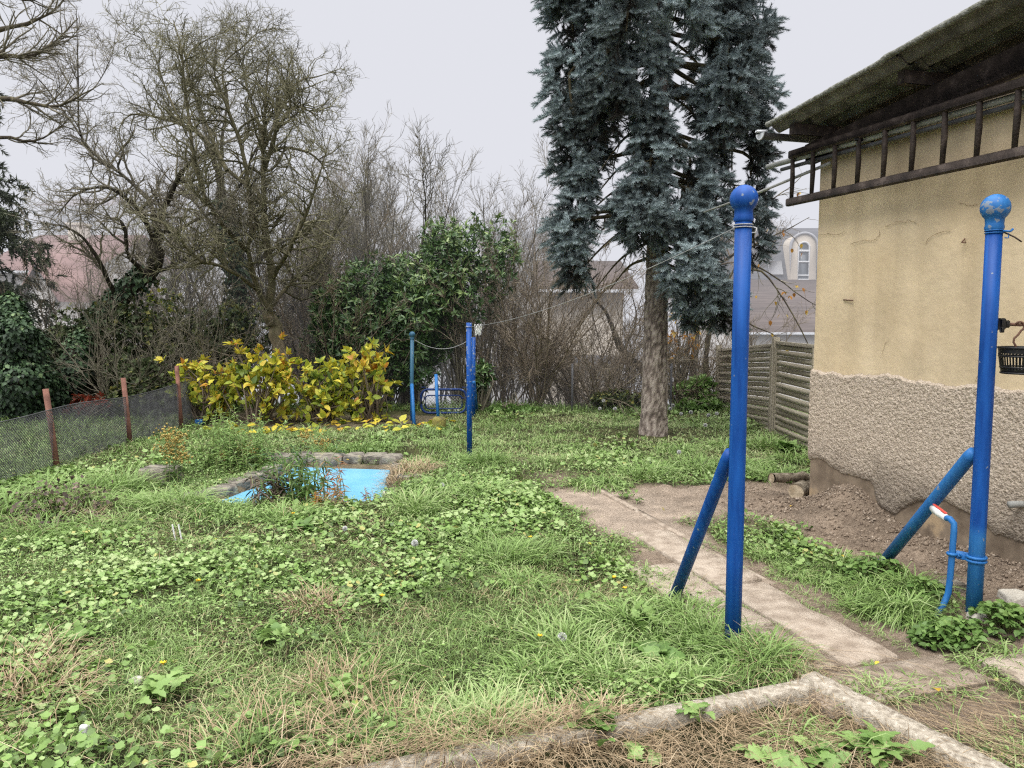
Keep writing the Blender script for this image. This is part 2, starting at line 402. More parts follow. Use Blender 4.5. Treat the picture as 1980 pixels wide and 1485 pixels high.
def dirt_mask(x, y):
    x = np.asarray(x, float); y = np.asarray(y, float)
    q, r, dw, sw = path_q(x, y), path_r(x, y), wall_d(x, y), wall_s(x, y)
    nz = (fbm(x * 2.2, y * 2.2, 5) - .5)
    near_wall = sstep(1.02, .70, dw + nz * .9) * sstep(-.75, -.3, sw) * (dw > -.3)
    gap = sstep(.15, -.1, q + nz * .4) * sstep(1.5, .9, r + nz * .8) * sstep(-.35, .0, r + nz * .5)
    walked = np.exp(-((q - .25) / .25) ** 2) * sstep(-2.6, -.6, r) * sstep(.4, -.2, r) * .75 * (fbm(x * 3, y * 3, 9) > .45)
    edge = sstep(.52, .30, np.abs(q - .22) + nz * .6) * sstep(-.7, -.2, r) * sstep(4.6, 4.1, r)
    right = sstep(3.0, 3.35, r + nz) * sstep(-.05, -.4, q) * (vnoise(x * 2.5, y * 2.5, 3) > .35)
    return np.clip(np.maximum.reduce([near_wall, gap, walked, edge, right]), 0, 1)

def height(x, y):
    x = np.asarray(x, float); y = np.asarray(y, float)
    lawn = (fbm(x * .55, y * .55, 1) - .5) * .16 + (fbm(x * 1.9, y * 1.9, 2) - .5) * .09
    q, r = path_q(x, y), path_r(x, y)
    flatp = sstep(.95, .45, np.abs(q - .15)) * sstep(-1.2, -.3, r)
    dm = dirt_mask(x, y)
    h = lawn * (1 - flatp) * (1 - .6 * dm) + .015
    h = np.where(flatp > .5, np.minimum(h, .0), h)
    # spoil thrown against the wall
    dw, sw = wall_d(x, y), wall_s(x, y)
    mound = .27 * np.exp(-((sw - .55) / .42) ** 2) * sstep(.62, 0, np.abs(dw)) + .06 * np.exp(-((sw - 1.9) / .7) ** 2) * sstep(.6, 0, np.abs(dw))
    hole = -.16 * np.exp(-(((sw - .28) / .16) ** 2 + ((dw - .22) / .13) ** 2))
    rub = ((fbm(x * 8, y * 8, 6) - .5) * .085 + (fbm(x * 2.5, y * 2.5, 16) - .5) * .07) * dm * (dw < 1.3) * (dw > -.2)
    h = h + mound + hole + rub
    # pond basin
    pd = poly_dist(x, y, POND)
    h = h * sstep(-.02, .25, pd) + np.where(pd < .12, -.45 * sstep(.10, -.25, pd), 0)
    # old overgrown heap by the fence
    h = h + .20 * np.exp(-(((x + 3.62) / .30) ** 2 + ((y - 6.1) / .26) ** 2))
    # bed inside the kerb is a hand lower
    d1, d2 = kerb_side(x, y)
    h = np.where((d1 > .04) & (d2 > .045), -.02 + (fbm(x * 5, y * 5, 8) - .5) * .04, h)
    kz = (d1 > -.11) & (d2 > -.12) & (d1 < .09) | (np.abs(d2) < .11) & (d1 > -.11)
    h = np.where(kz & ~((d1 > .04) & (d2 > .045)), np.minimum(h, .012), h)
    # slope down into the valley behind the garden
    k = np.clip(y - 13.6, 0, None)
    drop = np.minimum(k * .36, 7.0) * sstep(0, 1.2, k + 1e-9)
    far = sstep(75, 230, y) * (29 + 9 * (fbm(x * .012, 3.3 + y * 0, 4) - .5) * 2)
    return h - drop + far

# ------------------------------------------------------------------ world and light
w = bpy.data.worlds.new("World"); scn.world = w; w.use_nodes = True
nt = w.node_tree; N, L = nt.nodes, nt.links
bg = N['Background']
SUN_EL, SUN_ROT = radians(58), radians(215)
sky = N.new('ShaderNodeTexSky'); sky.sky_type = 'NISHITA'; sky.sun_disc = False; sky.sun_elevation = SUN_EL; sky.sun_rotation = SUN_ROT
sky.dust_density = 5; sky.air_density = 1.5
hs = N.new('ShaderNodeHueSaturation'); hs.inputs['Saturation'].default_value = .12; L.new(sky.outputs[0], hs.inputs['Color'])
tc = N.new('ShaderNodeTexCoord'); sp = N.new('ShaderNodeSeparateXYZ'); L.new(tc.outputs['Generated'], sp.inputs[0])
cr = N.new('ShaderNodeValToRGB'); cr.color_ramp.interpolation = 'EASE'
els = cr.color_ramp.elements
els[0].position = 0.0; els[0].color = (5.75, 5.85, 6.45, 1)
els[1].position = 1.0; els[1].color = (40, 40, 40, 1)
for p_, c_ in ((.10, (5.8, 5.9, 6.6)), (.34, (6.05, 6.25, 7.05)), (.52, (11.0, 11.1, 11.8))):
    e = els.new(p_); e.color = (*c_, 1)
L.new(sp.outputs['Z'], cr.inputs['Fac'])
cn = N.new('ShaderNodeTexNoise'); cn.inputs['Scale'].default_value = 1.6; cn.inputs['Detail'].default_value = 3; L.new(tc.outputs['Generated'], cn.inputs['Vector'])
cm = N.new('ShaderNodeMapRange'); cm.inputs['To Min'].default_value = .87; cm.inputs['To Max'].default_value = 1.13; L.new(cn.outputs['Fac'], cm.inputs['Value'])
vm = N.new('ShaderNodeVectorMath'); vm.operation = 'SCALE'; L.new(cr.outputs['Color'], vm.inputs[0]); L.new(cm.outputs[0], vm.inputs['Scale'])
mx = N.new('ShaderNodeMix'); mx.data_type = 'RGBA'; mx.inputs[0].default_value = .92
L.new(hs.outputs[0], mx.inputs[6]); L.new(vm.outputs[0], mx.inputs[7]); L.new(mx.outputs[2], bg.inputs['Color'])
bg.inputs['Strength'].default_value = .135

sd = bpy.data.lights.new('sun', 'SUN'); sd.energy = 1.5; sd.angle = radians(25); sd.color = (1, .965, .91)
so = bpy.data.objects.new('sun', sd); COL.objects.link(so)
# sun_rotation is clockwise from +Y: direction towards the sun
sdir = A(sin(SUN_ROT) * cos(SUN_EL), cos(SUN_ROT) * cos(SUN_EL), sin(SUN_EL))
from mathutils import Vector
so.rotation_euler = Vector(sdir).to_track_quat('Z', 'Y').to_euler()

cd = bpy.data.cameras.new('camera'); co = bpy.data.objects.new('camera', cd); COL.objects.link(co)
cd.sensor_width = 36; cd.lens = F / 1980 * 36; cd.clip_end = 2000; cd.clip_start = .05
co.location = tuple(CAM); co.rotation_euler = (radians(90) - PITCH, 0, 0); scn.camera = co
scn.view_settings.view_transform = 'Standard'; scn.view_settings.look = 'None'; scn.view_settings.exposure = 0
scn.render.engine = 'CYCLES'
scn.cycles.max_bounces = 5; scn.cycles.diffuse_bounces = 3; scn.cycles.glossy_bounces = 2; scn.cycles.transmission_bounces = 3; scn.cycles.transparent_max_bounces = 8
scn.cycles.sample_clamp_indirect = 4
scn.cycles.use_denoising = False
scn.cycles.filter_width = 1.25

# ------------------------------------------------------------------ ground sheet
def ground_mat():
    m = bpy.data.materials.new('soil_and_turf'); m.use_nodes = True
    nt = m.node_tree; N, L = nt.nodes, nt.links; bs = N['Principled BSDF']
    a = N.new('ShaderNodeAttribute'); a.attribute_name = 'tint'
    geo = N.new('ShaderNodeNewGeometry')
    n1 = N.new('ShaderNodeTexNoise'); n1.inputs['Scale'].default_value = 5; n1.inputs['Detail'].default_value = 8; L.new(geo.outputs['Position'], n1.inputs['Vector'])
    n2 = N.new('ShaderNodeTexNoise'); n2.inputs['Scale'].default_value = 38; n2.inputs['Detail'].default_value = 8; n2.inputs['Roughness'].default_value = .7; L.new(geo.outputs['Position'], n2.inputs['Vector'])
    def rp(c, src):
        r = N.new('ShaderNodeValToRGB'); r.color_ramp.elements[0].position = .3; r.color_ramp.elements[1].position = .72
        r.color_ramp.elements[0].color = (*c[0], 1); r.color_ramp.elements[1].color = (*c[1], 1); L.new(src, r.inputs['Fac']); return r.outputs['Color']
    turf = rp(((.030, .032, .013), (.10, .10, .042)), n1.outputs['Fac'])
    soil = rp(((.15, .11, .08), (.38, .30, .225)), n2.outputs['Fac'])
    f1 = N.new('ShaderNodeMapRange'); f1.inputs['From Max'].default_value = .6; L.new(a.outputs['Fac'], f1.inputs['Value'])
    f2 = N.new('ShaderNodeMapRange'); f2.inputs['From Min'].default_value = .65; f2.inputs['From Max'].default_value = 1.0; L.new(a.outputs['Fac'], f2.inputs['Value'])
    dust = rp(((.30, .235, .175), (.50, .41, .33)), n2.outputs['Fac'])
    m2 = N.new('ShaderNodeMix'); m2.data_type = 'RGBA'; L.new(f2.outputs[0], m2.inputs[0]); L.new(soil, m2.inputs[6]); L.new(dust, m2.inputs[7])
    mx = N.new('ShaderNodeMix'); mx.data_type = 'RGBA'; L.new(f1.outputs[0], mx.inputs[0]); L.new(turf, mx.inputs[6]); L.new(m2.outputs[2], mx.inputs[7])
    big = N.new('ShaderNodeMapRange'); big.inputs['From Min'].default_value = .3; big.inputs['From Max'].default_value = .7; big.inputs['To Min'].default_value = .62; big.inputs['To Max'].default_value = 1.12; L.new(n1.outputs['Fac'], big.inputs['Value'])
    vs = N.new('ShaderNodeVectorMath'); vs.operation = 'SCALE'; L.new(mx.outputs[2], vs.inputs[0]); L.new(big.outputs[0], vs.inputs['Scale'])
    L.new(vs.outputs[0], bs.inputs['Base Color']); bs.inputs['Roughness'].default_value = .95; bs.inputs['Specular IOR Level'].default_value = .15
    bp = N.new('ShaderNodeBump'); bp.inputs['Strength'].default_value = .9; bp.inputs['Distance'].default_value = .03; L.new(n2.outputs['Fac'], bp.inputs['Height']); L.new(bp.outputs[0], bs.inputs['Normal'])
    return m
M['ground'] = ground_mat()

def axis_lines(lo, fine_lo, fine_hi, hi, step):
    a = list(np.arange(fine_lo, fine_hi + 1e-6, step)); s, x = step, fine_hi
    while x < hi: s *= 1.22; x += s; a.append(x)
    s, x = step, fine_lo
    while x > lo: s *= 1.22; x -= s; a.insert(0, x)
    return np.array(a)
gx = axis_lines(-260, -6.5, 4.2, 260, .055); gy = axis_lines(-12, 2.2, 13.6, 420, .055)
GX, GY = np.meshgrid(gx, gy, indexing='ij')
GZ = height(GX, GY)
nx, ny = GX.shape
ii = (np.arange(nx - 1)[:, None] * ny + np.arange(ny - 1)[None]).ravel()
gmask = dirt_mask(GX, GY)
pdg = poly_dist(GX, GY, POND)
bed = sstep(11.0, 11.3, GY) * sstep(12.9, 12.5, GY) * (GX > -4.6) * (GX < -1.2)
pq, pr = path_q(GX, GY), path_r(GX, GY); gw = wall_d(GX, GY)
dusty = sstep(.75, .35, np.abs(pq - .22)) * sstep(-.6, -.1, pr) * sstep(1.9, 1.2, pr) + .55 * sstep(.3, .9, gw) * sstep(-.2, -.5, -pr * 0 + pq) * (pr < 1.6)
gmask = gmask * (.62 + .38 * np.clip(dusty + .5 * (fbm(GX * 3, GY * 3, 77) - .5), 0, 1)) * 1.0
gt = np.clip(np.maximum(gmask, .25 * bed) + (pdg < .12) * .3, 0, 1)
m_ = MB().add(np.stack([GX, GY, GZ], -1).reshape(-1, 3), quads=np.stack([ii, ii + ny, ii + ny + 1, ii + 1], -1), tint=gt.ravel())
g = m_.build('ground', M['ground'], smooth=True); tag(g, 'rough garden lawn with bare soil, sloping into the valley', None, kind='structure')

# ------------------------------------------------------------------ path of slabs
def slab_poly(mb, q0, q1, r0, r1, z=.018, th=.05, seed=0, nseg=8):
    """one concrete slab in path coordinates with worn edges"""
    rr = np.random.default_rng(seed)
    out = []
    for r in np.linspace(r0, r1, nseg): out.append((q0 + rr.normal() * .008 - (.02 * (rr.random() < .12)) * -1, r))
    for q in np.linspace(q0, q1, 4)[1:-1]: out.append((q, r1 + rr.normal() * .006))
    for r in np.linspace(r1, r0, nseg): out.append((q1 + rr.normal() * .006, r))
    for q in np.linspace(q1, q0, 4)[1:-1]: out.append((q, r0 + rr.normal() * .006))
    P = np.array([PA + q * PL + r * PD for q, r in out]); n = len(P); c = P.mean(0)
    tilt = rr.normal(size=2) * .006
    zz = z + (P - c) @ tilt
    inn = c + (P - c) * (1 - .012 / max(.1, abs(q1 - q0)))
    V = np.concatenate([np.c_[P, zz - th], np.c_[P, zz - .008], np.c_[inn, zz], [[c[0], c[1], z + .002]]])
    Q, T = [], []
    for i in range(n):
        j = (i + 1) % n
        Q += [[i, j, n + j, n + i], [n + i, n + j, 2 * n + j, 2 * n + i]]; T.append([2 * n + i, 2 * n + j, 3 * n])
    mb.add(V, tris=T, quads=Q, tint=.35 + .3 * rr.random())
M['slab'] = material('worn_paving', [(0, (.12, .09, .065)), (.38, (.27, .215, .165)), (.62, (.375, .31, .245)), (1, (.48, .41, .335))], src='tint', mix=1.35, mscale=11, rough=.95, bump=.6, bscale=70, detail=10)
pb = MB(); sd_ = 11
r = 1.25
while r < 3.55:
    ln = min(1.25, 3.62 - r); sd_ += 1
    slab_poly(pb, .105, .42, r + .014, r + ln - .014, seed=sd_, z=.026)
    r += ln
r = 2.0
while r < 3.5:
    ln = min(1.1, 3.62 - r); sd_ += 1
    slab_poly(pb, .45, .80, r + .014, r + ln - .014, seed=sd_, z=.022)
    r += ln
slab_poly(pb, -.10, .78, 3.655, 3.93, seed=77, z=.02)
for (q0, q1, r0, r1, s_) in ((-.85, -.22, 3.75, 4.2, 5), (-.80, -.2, 4.24, 4.75, 6), (-1.5, -.88, 3.7, 4.3, 7), (-1.5, -.84, 4.34, 4.9, 8)):
    slab_poly(pb, q0, q1, r0, r1, seed=s_, z=.02)
p = pb.build('path', M['slab']); tag(p, 'garden path of worn sandy concrete slabs', None, kind='structure')
# narrow kerbstones on the house side of the path
kb = MB(); rr = np.random.default_rng(3); r = -.3
while r < 3.5:
    ln = .95; a_ = PA + PD * (r + .01) + PL * .05; b_ = PA + PD * min(r + ln - .01, 3.58) + PL * .05
    z_ = -.008 + rr.normal() * .010
    kb.bar(A(*a_, z_ - .05), A(*b_, z_ - .05 + rr.normal() * .006), .055, .14, tint=.5, bev=.01); r += ln
o = kb.build('kerb', M['slab']); tag(o, 'narrow concrete kerb along the garden path', None, kind='structure')

def kerb_stone(p, q, wdt, hgt, seed, z=.05):
    mb = MB(); rr = np.random.default_rng(seed); n = 26
    x = nrm(q - p); side = A(-x[1], x[0]); Lk = np.linalg.norm(q - p)
    V = []
    for i in range(n + 1):
        c = p + x * Lk * i / n
        for (a, b) in ((-.5, 0), (-.5, .88), (-.38, 1), (.38, 1), (.5, .88), (.5, 0)):
            k = rr.normal(size=2) * .0016
            V.append([*(c + side * (a * wdt + k[0])), z - hgt + b * hgt + (k[1] if b else 0)])
    Q = []
    for i in range(n):
        for j in range(5): Q.append([i * 6 + j, i * 6 + j + 1, i * 6 + 7 + j, i * 6 + 6 + j])
    for e in (0, n): Q += [[e * 6, e * 6 + 1, e * 6 + 4, e * 6 + 5], [e * 6 + 1, e * 6 + 2, e * 6 + 3, e * 6 + 4]]
    mb.add(V, quads=Q)
    return mb
e1 = nrm(KL - KC); e2 = nrm(KR - KC)
ks = kerb_stone(KC + e1 * .075, KL, .085, .24, 1).build('edging_stone', M['concrete'], base=(*((KC + KL) / 2), -.1)); tag(ks, 'long speckled concrete edging strip in front of the lawn, half under dry straw', 'edging')
ks = kerb_stone(KC - e2 * .06, KR, .115, .25, 2, z=.055).build('edging_stone', M['concrete'], base=(*((KC + KR) / 2), -.1)); tag(ks, 'chipped concrete edging strip beside the straw bed, running past the path end', 'edging')

# ------------------------------------------------------------------ lawn cover
def free_lawn(x, y):
    """0..1: how readily plants grow here"""
    pd = poly_dist(x, y, POND); d1, d2 = kerb_side(x, y); q, r = path_q(x, y), path_r(x, y)
    f = 1 - dirt_mask(x, y)
    nz = fbm(x * 3, y * 3, 21) - .5
    slab = (q > -.02 + nz * .12) & (q < .40 + nz * .45 - .05 * sstep(2.6, 1.5, r)) & (r > .1 + nz) & (r < 3.95)
    f = np.where(slab, 0, f)
    f = np.where(pd < .16, 0, f)
    f = np.where((wall_d(x, y) < .02) & (wall_s(x, y) > -.02), 0, f)
    f = np.where((d1 > -.06) & (d2 > -.07), 0, f)
    f = np.where((np.abs(d2) < .065) & (d1 > -.1), 0, f)
    right = (q < -.15) & (r > 3.55)
    f = np.where(right, f * (vnoise(x * 2.2, y * 2.2, 31) > .55), f)
    bedm = (y > 11.15 + .15 * np.sin(x * 3)) & (y < 13.3) & (x > -4.7) & (x < -1.25)
    f = np.where(bedm, 0, f)
    f = np.where(np.hypot(x - 1.93, y - 10.45) < .33, 0, f)
    return f

def scatter(n, y0, y1, pw=1.0):
    """points over the visible lawn, thicker near the camera"""
    u = rng.random(n)
    if pw == 1.0: y = y0 + (y1 - y0) * u
    else: y = (y0 ** (1 - pw) + u * (y1 ** (1 - pw) - y0 ** (1 - pw))) ** (1 / (1 - pw))
    hw = y * .70 + .9
    x = (rng.random(n) * 2 - 1) * hw
    ok = (x > -10.5) & (x < 5.5)
    return x[ok], y[ok]

def keep(x, y, extra=1.0):
    k = rng.random(len(x)) < free_lawn(x, y) * extra
    return x[k], y[k]

# patch maps
def leafy(x, y): return sstep(.43, .60, fbm(x * .95 + 3, y * .95, 41) + .05 * sstep(9, 6, y) - .06 * sstep(7.8, 9.5, y))
def dry(x, y):
    base = sstep(.55, .68, fbm(x * .9, y * .9 + 7, 43))
    left_front = sstep(3.5, 2.7, y) * sstep(.2, -.6, x) * .6
    return np.clip(base * .75 + left_front * (fbm(x * 2, y * 2, 44) > .42), 0, 1)

def blades(mb, x, y, L_, lean, width, tint, yaw=None, curl=1.0, z=None, seg=3):
    n = len(x)
    yaw = rng.random(n) * 2 * pi if yaw is None else yaw
    z = height(x, y) if z is None else z
    base = np.stack([x, y, z - .01], 1); hd = np.stack([np.cos(yaw), np.sin(yaw), np.zeros(n)], 1); sdv = np.stack([-np.sin(yaw), np.cos(yaw), np.zeros(n)], 1)
    tw = rng.normal(size=n) * .5
    pts = [base]; ang = lean.copy() if hasattr(lean, 'copy') else np.full(n, lean)
    for k in range(seg):
        pts.append(pts[-1] + (hd * np.sin(ang)[:, None] + A(0, 0, 1) * np.cos(ang)[:, None]) * (L_ / seg)[:, None]); ang = ang + curl * (.45 + .35 * rng.random(n))
    V, T = [], []
    wd = [1, .85, .55] if seg == 3 else [1, .9, .75, .45]
    for k in range(seg):
        s = sdv * np.cos(tw * k * .4)[:, None] + A(0, 0, 1) * (np.sin(tw * k * .4) * .6)[:, None]
        V += [pts[k] - s * (width * wd[k] / 2)[:, None], pts[k] + s * (width * wd[k] / 2)[:, None]]
    V.append(pts[seg])
    V = np.stack(V, 1); nv = 2 * seg + 1
    f = []
    for k in range(seg - 1): f += [[2 * k, 2 * k + 1, 2 * k + 3], [2 * k, 2 * k + 3, 2 * k + 2]]
    f.append([2 * seg - 2, 2 * seg - 1, 2 * seg])
    f = np.array(f)
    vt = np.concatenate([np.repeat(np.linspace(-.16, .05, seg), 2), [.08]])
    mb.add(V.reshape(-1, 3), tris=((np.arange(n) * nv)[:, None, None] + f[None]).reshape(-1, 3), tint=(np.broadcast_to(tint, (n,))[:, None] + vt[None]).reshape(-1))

# leaf templates: x along the leaf, z its normal
def round_leaf(nn=9):
    th = np.linspace(.35, 2 * pi - .35, nn)
    r = 1 + .13 * np.cos(th * 5)
    V = [[0, 0, 0]] + [[-np.cos(t) * a * .5 + .35, np.sin(t) * a * .5, .13 * a * (1 if i % 2 else .35)] for i, (t, a) in enumerate(zip(th, r))]
    Fc = [[0, i + 1, i] for i in range(1, nn)]
    return np.array(V), np.array(Fc)
RLV, RLF = round_leaf()
PLV = np.array([[0, 0, 0], [.28, .24, .07], [.28, 0, .0], [.28, -.24, .07], [.62, .2, .03], [.62, 0, -.03], [.62, -.2, .03], [1, 0, -.14]])
PLF = np.array([[0, 2, 1], [0, 3, 2], [1, 2, 4], [2, 5, 4], [2, 3, 5], [3, 6, 5], [4, 5, 7], [5, 6, 7]])
SLV = np.array([[0, 0, 0], [.45, .2, .05], [.45, 0, -.02], [.45, -.2, .05], [1, 0, -.1]])   # small pointed leaf
SLF = np.array([[0, 2, 1], [0, 3, 2], [1, 2, 4], [2, 3, 4]])

gb, lb = MB(), MB()
# creeping leafy cover in three distance bands
for (n, y0, y1, s0, s1, hh) in ((74000, 2.45, 5.2, .009, .028, .055), (80000, 5.2, 8.6, .014, .034, .06), (26000, 8.6, 13.6, .025, .045, .05)):
    x, y = scatter(n, y0, y1, 1.0)
    x, y = keep(x, y)
    lf, dr = leafy(x, y), dry(x, y)
    k = rng.random(len(x)) < (.13 + .87 * lf) * (1 - .85 * dr)
    x, y, lf = x[k], y[k], lf[k]; n2 = len(x)
    bump_ = fbm(x * 3.5, y * 3.5, 51)
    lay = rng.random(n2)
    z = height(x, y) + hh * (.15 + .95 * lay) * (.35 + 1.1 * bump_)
    d = rand_dir(n2); d[:, 2] *= .35
    tilt = np.where(rng.random(n2) < .8, 1.0, 0)
    R_ = frames(d, roll=rng.normal(size=n2) * .45)
    kind = vnoise(x * 1.3, y * 1.3, 61) + rng.normal(size=n2) * .12
    size = (s0 + (s1 - s0) * rng.random(n2)) * (1 + .3 * (kind > .5))
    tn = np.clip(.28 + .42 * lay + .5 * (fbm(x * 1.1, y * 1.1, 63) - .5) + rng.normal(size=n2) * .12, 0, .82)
    tn = np.where(rng.random(n2) < .02, 1.0, tn)
    a = kind > .55
    pos = np.stack([x, y, z], 1)
    lb.inst(RLV, RLF, pos[a], R_[a], (size[a] * 1.15)[:, None], tn[a])
    lb.inst(SLV * A(1, 1.5, 1), SLF, pos[~a], R_[~a], (size[~a] * 1.05)[:, None], tn[~a])
o = lb.build('ground_cover', M['leaf']); tag(o, 'creeping round-leaved weeds matted through the lawn', None, kind='stuff')

# grass between
for (n, y0, y1, l0, l1, wd) in ((120000, 2.4, 5.2, .04, .15, .0038), (88000, 5.2, 8.6, .07, .18, .006), (95000, 8.6, 14.2, .06, .15, .009)):
    x, y = scatter(n, y0, y1)
    x, y = keep(x, y)
    k = rng.random(len(x)) < (.42 + .58 * (1 - leafy(x, y))) * (.35 + .65 * sstep(.34, .46, fbm(x * 1.4, y * 1.4, 73)))
    x, y = x[k], y[k]; n2 = len(x)
    dr = dry(x, y)
    tn = np.clip(.50 + .45 * (fbm(x * .9, y * .9, 71) - .5) + rng.normal(size=n2) * .13 + .14 * sstep(7.5, 10, y), 0, .88)
    tn = np.where(rng.random(n2) < .05 + .35 * dr, .82 + .18 * rng.random(n2), tn)
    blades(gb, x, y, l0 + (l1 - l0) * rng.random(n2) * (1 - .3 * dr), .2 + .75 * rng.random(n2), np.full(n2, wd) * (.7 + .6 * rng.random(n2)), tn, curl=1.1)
# tall tufts
def tuft(cx, cy, rad, n, Lm, tint, wd=.006, curl=.9):
    a = rng.random(n) * 2 * pi; rr_ = rad * np.sqrt(rng.random(n)) * .6
    x, y = cx + np.cos(a) * rr_, cy + np.sin(a) * rr_
    yaw = a + rng.normal(size=n) * 1.1
    rr_ = rr_ * 1.25; x, y = cx + np.cos(a) * rr_ + rng.normal(size=n) * .03, cy + np.sin(a) * rr_ + rng.normal(size=n) * .03
    blades(gb, x, y, Lm * (.3 + .85 * rng.random(n)), .05 + .7 * rr_ / rad + .45 * rng.random(n), np.full(n, wd) * (.7 + .6 * rng.random(n)), np.clip(tint + rng.normal(size=n) * .1, 0, .9), yaw=yaw, curl=curl * (.5 + .8 * random.random()), seg=4)
TUFTS = []
def tp(px, py, rad, n, Lm, tint, wd=.006): 
    p = on_ground(px, py); TUFTS.append((p[0], p[1], rad, n, Lm, tint, wd))
for a_ in ((1455, 1285, .17, 380, .25, .5, .006), (1360, 1240, .2, 380, .22, .56, .006), (1490, 1275, .15, 300, .23, .5, .006), (1400, 1310, .12, 140, .14, .55, .005), (1330, 1200, .25, 420, .24, .56, .007),
           (1230, 1215, .28, 460, .22, .6, .008), (1100, 1250, .25, 360, .22, .6, .008), (1300, 1330, .2, 320, .20, .62, .007), (1180, 1300, .24, 320, .20, .6, .007),
           (1040, 1310, .2, 240, .2, .58, .007), (900, 1410, .2, 340, .22, .66, .006), (960, 1400, .18, 300, .22, .66, .006), (850, 1420, .16, 220, .2, .62, .006),
           (1010, 1130, .2, 260, .24, .55, .007), (960, 1085, .25, 320, .26, .55, .007), (1030, 1080, .2, 220, .24, .5, .007), (930, 1040, .2, 200, .24, .55, .007),
           (1740, 1190, .17, 380, .30, .5, .007), (1690, 1150, .15, 260, .22, .52, .007), (1760, 1150, .12, 200, .26, .5, .007), (1590, 1130, .16, 220, .14, .6, .006), (1660, 1180, .13, 160, .16, .55, .006),
           (1530, 1110, .15, 200, .14, .6, .006), (1480, 1080, .14, 180, .14, .6, .006), (1620, 1100, .14, 180, .15, .6, .006),
           (940, 905, .25, 300, .26, .45, .010), (905, 900, .15, 160, .2, .5, .009), (860, 960, .3, 300, .3, .58, .009), (800, 990, .3, 300, .28, .6, .009), (930, 970, .3, 260, .28, .58, .009),
           (690, 870, .3, 260, .28, .45, .010), (640, 870, .3, 200, .22, .5, .010), (740, 868, .3, 200, .2, .5, .010),
           (230, 950, .35, 340, .38, .52, .010), (160, 965, .3, 280, .34, .56, .010), (330, 985, .35, 300, .32, .6, .009), (270, 985, .3, 260, .3, .6, .009), (100, 1045, .3, 240, .3, .5, .008), (190, 1040, .3, 200, .26, .52, .008), (200, 1000, .25, 200, .32, .55, .008), (120, 1010, .28, 160, .28, .45, .007), (150, 985, .3, 180, .3, .5, .008), (80, 1010, .25, 160, .28, .55, .008), (60, 985, .4, 340, .42, .5, .009), (20, 1010, .4, 320, .42, .5, .009), (40, 1050, .35, 300, .34, .48, .008),
           (100, 960, .3, 240, .4, .52, .009), (430, 1000, .35, 260, .26, .6, .009), (500, 990, .3, 220, .22, .6, .009), (560, 1010, .3, 240, .24, .55, .009),
           (1160, 940, .35, 260, .28, .55, .010), (1250, 920, .4, 300, .28, .55, .010), (1350, 900, .4, 320, .28, .5, .010), (1440, 905, .35, 320, .28, .52, .010), (1500, 925, .3, 300, .28, .52, .010), (1530, 890, .3, 240, .26, .5, .010), (1480, 860, .35, 260, .26, .55, .011), (1400, 860, .4, 280, .24, .58, .011), (1200, 880, .4, 220, .2, .58, .011), (1310, 870, .4, 240, .22, .58, .011), (1120, 870, .35, 160, .18, .55, .011),
           (1700, 1340, .14, 160, .13, .62, .006), (1780, 1335, .14, 140, .11, .6, .006), (1900, 1290, .16, 180, .13, .6, .006), (1650, 1350, .1, 100, .12, .6, .006), (1850, 1330, .12, 100, .1, .6, .006), (1950, 1275, .14, 140, .14, .58, .006),
           (1700, 1440, .1, 50, .12, .62, .006), (1540, 1420, .12, 80, .2, .6, .007), (1620, 1440, .12, 80, .2, .6, .007)):
    tp(*a_)
for (a_, b_, r_, n_, l_, t_, w_) in TUFTS: tuft(a_, b_, r_, int(n_ * 1.3), l_ * 1.05, t_ + .02, w_ * 1.12)
# random mid tufts
xs, ys = scatter(230, 2.6, 13); xs, ys = keep(xs, ys)
for x_, y_ in zip(xs, ys):
    if leafy(np.array([x_]), np.array([y_]))[0] < .75: tuft(x_, y_, .13 + .012 * y_, 70, .13 + .012 * y_, .45 + .25 * rng.random(), .005 + .0005 * y_)
# sprigs in the slab joints
for q_, r0_, r1_, nn_ in ((.435, 1.5, 3.6, 900), (.095, 1.2, 3.6, 800), (-.02, 1.6, 3.6, 700), (.3, 3.62, 3.66, 120)):
    r_ = r0_ + (r1_ - r0_) * rng.random(nn_); k = vnoise(r_ * 4, r_ * 0 + q_ * 10, 5) > .52; r_ = r_[k]
    P_ = PA + np.outer(q_ + rng.normal(size=len(r_)) * .012, PL) + np.outer(r_, PD)
    blades(gb, P_[:, 0], P_[:, 1], .03 + .05 * rng.random(len(r_)), .3 + .8 * rng.random(len(r_)), np.full(len(r_), .004), .45 + .3 * rng.random(len(r_)))
# rougher grass beyond the wire fence and on the brow
for (n, x0, x1, y0, y1) in ((9000, -11, -4.9, 6.0, 12.5), (9000, -5, 6, 12.9, 15)):
    x, y = x0 + (x1 - x0) * rng.random(n), y0 + (y1 - y0) * rng.random(n)
    k = free_lawn(x, y) > .3; x, y = x[k], y[k]; n2 = len(x)
    blades(gb, x, y, .12 + .22 * rng.random(n2), .2 + .7 * rng.random(n2), np.full(n2, .011), np.clip(.35 + rng.normal(size=n2) * .15, 0, 1))
o = gb.build('grass', M['grass']); tag(o, 'uneven long green grass with tussocks over the garden', None, kind='stuff')

